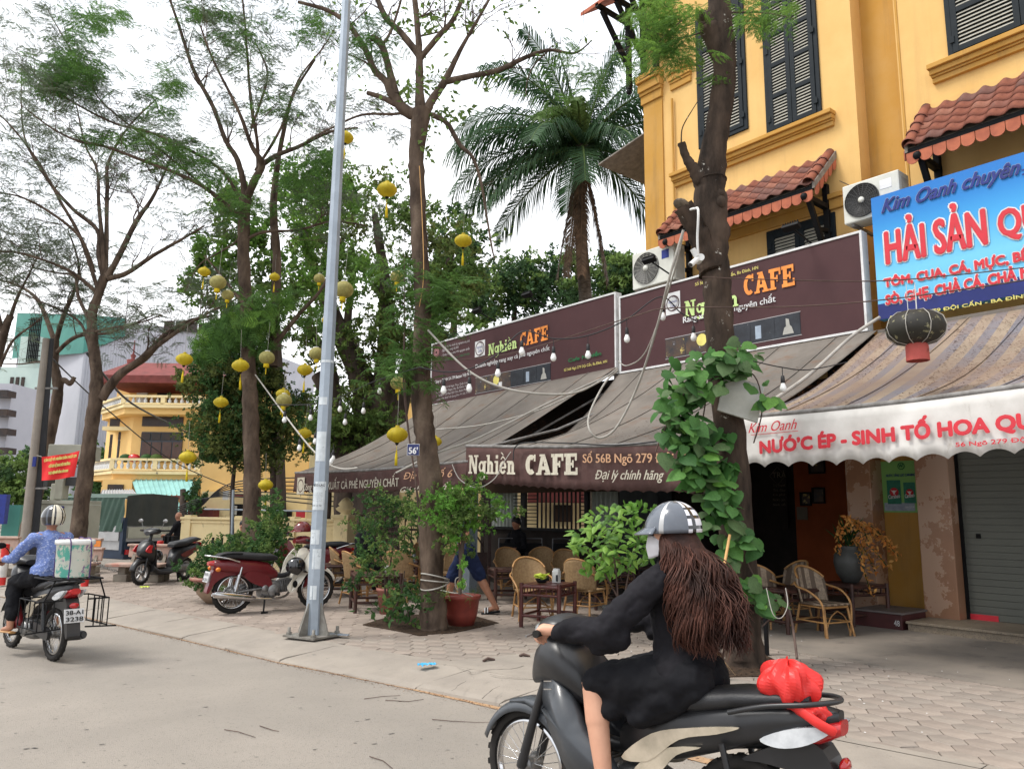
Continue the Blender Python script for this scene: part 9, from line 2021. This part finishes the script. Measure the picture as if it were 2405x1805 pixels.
# ------------------------------------------------------------------ people on foot
def person_walk():
 g = gp_(1162,1443); base = Vector((g.x,g.y,.1)); t = thing('person','man in grey teal shirt and navy shorts striding left in slide sandals','person',base)
 W = lambda r,f,z: base + Rr * r + Fw * f + Vector((0,0,z))     # r: to the right of the picture
 hip = W(-.42,.12,.86); sh = W(-.47,.12,1.33); nk = W(-.50,.12,1.43); hd_ = W(-.54,.12,1.55)
 kn1,an1,to1 = W(-.22,.10,.50),W(.0,.06,.12),W(-.14,.06,.035); kn2,an2,to2 = W(-.62,.2,.46),W(-.68,.2,.09),W(-.86,.2,.04)
 el,ha = W(-.40,-.10,1.06),W(-.55,-.14,.88); el2,ha2 = W(-.62,.36,1.06),W(-.82,.3,1.02)
 c = [(hip,hip.lerp(sh,.5),.135,.13),(hip.lerp(sh,.5),sh,.13,.13),(sh - Fw * .13,sh + Fw * .13,.07,.07),(sh,nk,.06,.052),(nk,hd_,.052,.06),
         (hip - Fw * .08,kn1,.09,.062),(kn1,kn1.lerp(an1,.35),.06,.062),(kn1.lerp(an1,.35),an1,.058,.036),(an1,an1 + Rr * .03 - Vector((0,0,.04)),.038,.034),(an1 - Vector((0,0,.03)),to1,.036,.026),(hip + Fw * .08,kn2,.09,.062),(kn2,an2,.06,.036),(an2,to2,.036,.026),
         (sh - Fw * .17,el,.055,.042),(el,ha,.042,.028),(sh + Fw * .17,el2,.055,.042),(el2,ha2,.042,.028)]
 def ex(mb):
  head_extra(hd_,-Rr)(mb); fingers(mb,ha,(-.6 * Rr + Vector((0,0,-.6))),-Rr * .3 + Fw,Fw); fingers(mb,ha2,-Rr,Vector((0,0,-1)),Fw)
 flesh('body',c,M['skintan'],t,.011,4,world=True,extra=ex)
 s = [(hip + Vector((0,0,.06)),hip.lerp(sh,.5),.148,.145),(hip.lerp(sh,.5),sh - Vector((0,0,.03)),.145,.14),(sh - Fw * .14,sh + Fw * .14,.085,.085),(sh - Fw * .17,(sh - Fw * .17).lerp(el,.55),.075,.066),(sh + Fw * .17,(sh + Fw * .17).lerp(el2,.5),.075,.066)]
 flesh('shirt',s,M['tealshirt'],t,.012,4,world=True)
 s = [(hip - Fw * .05,hip + Fw * .05,.15,.15),(hip - Fw * .08,kn1 + Vector((0,0,.02)),.125,.10),(hip + Fw * .08,kn2 + Vector((0,0,.02)),.125,.10)]
 flesh('shorts',s,M['navycloth'],t,.013,4,world=True)
 flesh('hair',[(hd_ + Rr * .02 + Vector((0,0,.03)),hd_ - Rr * .01 + Vector((0,0,.045)),.098,.092)],M['hairblack'],t,.012,3,world=True)
 for an,to in ((an1,to1),(an2,to2)):
  d = (to - an); d.z = 0; d.normalize(); sd = Vector((-d.y,d.x,0)); mb = MB(); hl = an - d * .07; hl.z = .10 + (.05 if an is an1 else 0); tt = to + d * .05; tt.z = .112
  mb.grid(lambda u,v: hl.lerp(tt,u) + sd * (v - .5) * .095 * (.75 + .35 * sin(pi * u)),10,4); o = mb.build('sandal_sole',M['blackcloth'],t); q = o.modifiers.new('t','SOLIDIFY'); q.thickness = .022
  for k in range(3): c_ = hl.lerp(tt,.66 + k * .07); MB().tube([c_ + sd * .05 * cos(a) + Vector((0,0,.062 * sin(a))) for a in np.linspace(0,pi,9)],.009,6).build('sandal_strap',M['txtwhite' if k != 1 else 'blackcloth'],t)
 MB().torus(ha + Vector((0,0,.05)) + Rr * .03,.034,.008,Matrix.Rotation(.5,3,'Y'),16,6).build('wristband',M['black'],t)
 MB().box(ha2 - Rr * .1 + Vector((0,0,-.02)),(.16,.10,.02),rz=-AZ).build('phone',M['black'],t)
person_walk()
def seated(label,base,face,shirt,legs,hz=.40,hatm='hairblack',S=1.0,bald=False):
 base = Vector(base); t = thing('person',label,'person',base); f = Vector(face).normalized(); sd = Vector((-f.y,f.x,0)); W = lambda a,b,z: base + f * a + sd * b + Vector((0,0,z))
 hip,sh,nk,hd_ = W(0,0,hz + .10),W(.04,0,hz + .56),W(.05,0,hz + .66),W(.08,0,hz + .79); c = [(hip,sh,.13,.13),(sh - sd * .12,sh + sd * .12,.065,.065),(sh,nk,.055,.05),(nk,hd_,.05,.055)]; s = [(hip,sh,.15,.145),(sh - sd * .14,sh + sd * .14,.08,.08)]; l = [(hip - sd * .05,hip + sd * .05,.14,.14)]
 for k in (1,-1):
  el,ha = W(.12,k * .25,hz + .32),W(.36,k * .12,hz + .30); kn,an,to = W(.42,k * .13,hz + .08),W(.40,k * .13,.09),W(.54,k * .13,.05); c += [(sh + sd * k * .16,el,.05,.04),(el,ha,.038,.028),(hip + sd * k * .08,kn,.085,.06),(kn,an,.058,.036),(an,to,.036,.026)]; s += [(sh + sd * k * .16,el,.07,.055),(el,el.lerp(ha,.7),.055,.042)]; l += [(hip + sd * k * .08,kn,.105,.078),(kn,kn.lerp(an,.85),.075,.055)]
 def ex(mb):
  head_extra(hd_,f)(mb)
  for k in (1,-1): fingers(mb,W(.36,k * .12,hz + .30),f,Vector((0,0,-1)),sd)
 flesh('body',c,M['skintan'],t,.014,4,world=True,extra=ex); flesh('shirt',s,M[shirt],t,.014,4,world=True); flesh('trousers',l,M[legs],t,.014,4,world=True)
 if not bald: flesh('hair',[(hd_ - f * .02 + Vector((0,0,.03)),hd_ + Vector((0,0,.045)),.10,.094)],M[hatm],t,.012,3,world=True)
 return t
seated('dim seated man bending over a table inside the dark cafe',PZ(1218,1388,.1) + Fw * 1.2,(-Fw * .6 - Rr * .5),'blackcloth','blackcloth')
seated('woman in black seen from behind seated beside the gate pillar',gp_(845,1408),(Fw * .8 + Rr * .7),'blackcloth','blackcloth')
seated('bald man sitting beyond the black scooter near the wall end',PD(419,1300,20.5) * 1. - Vector((0,0,PD(419,1300,20.5).z - .1)),(-Rr + Fw * .2),'blackcloth','blackcloth',bald=True,hz=.40)
seated('person whose dark hair shows just above the dense shrub',PZ(521,1362,.1) + Fw * 1.2,(-Rr * .3 - Fw),'blackcloth','navycloth',hz=.25)
flush_text(); flush_plates()
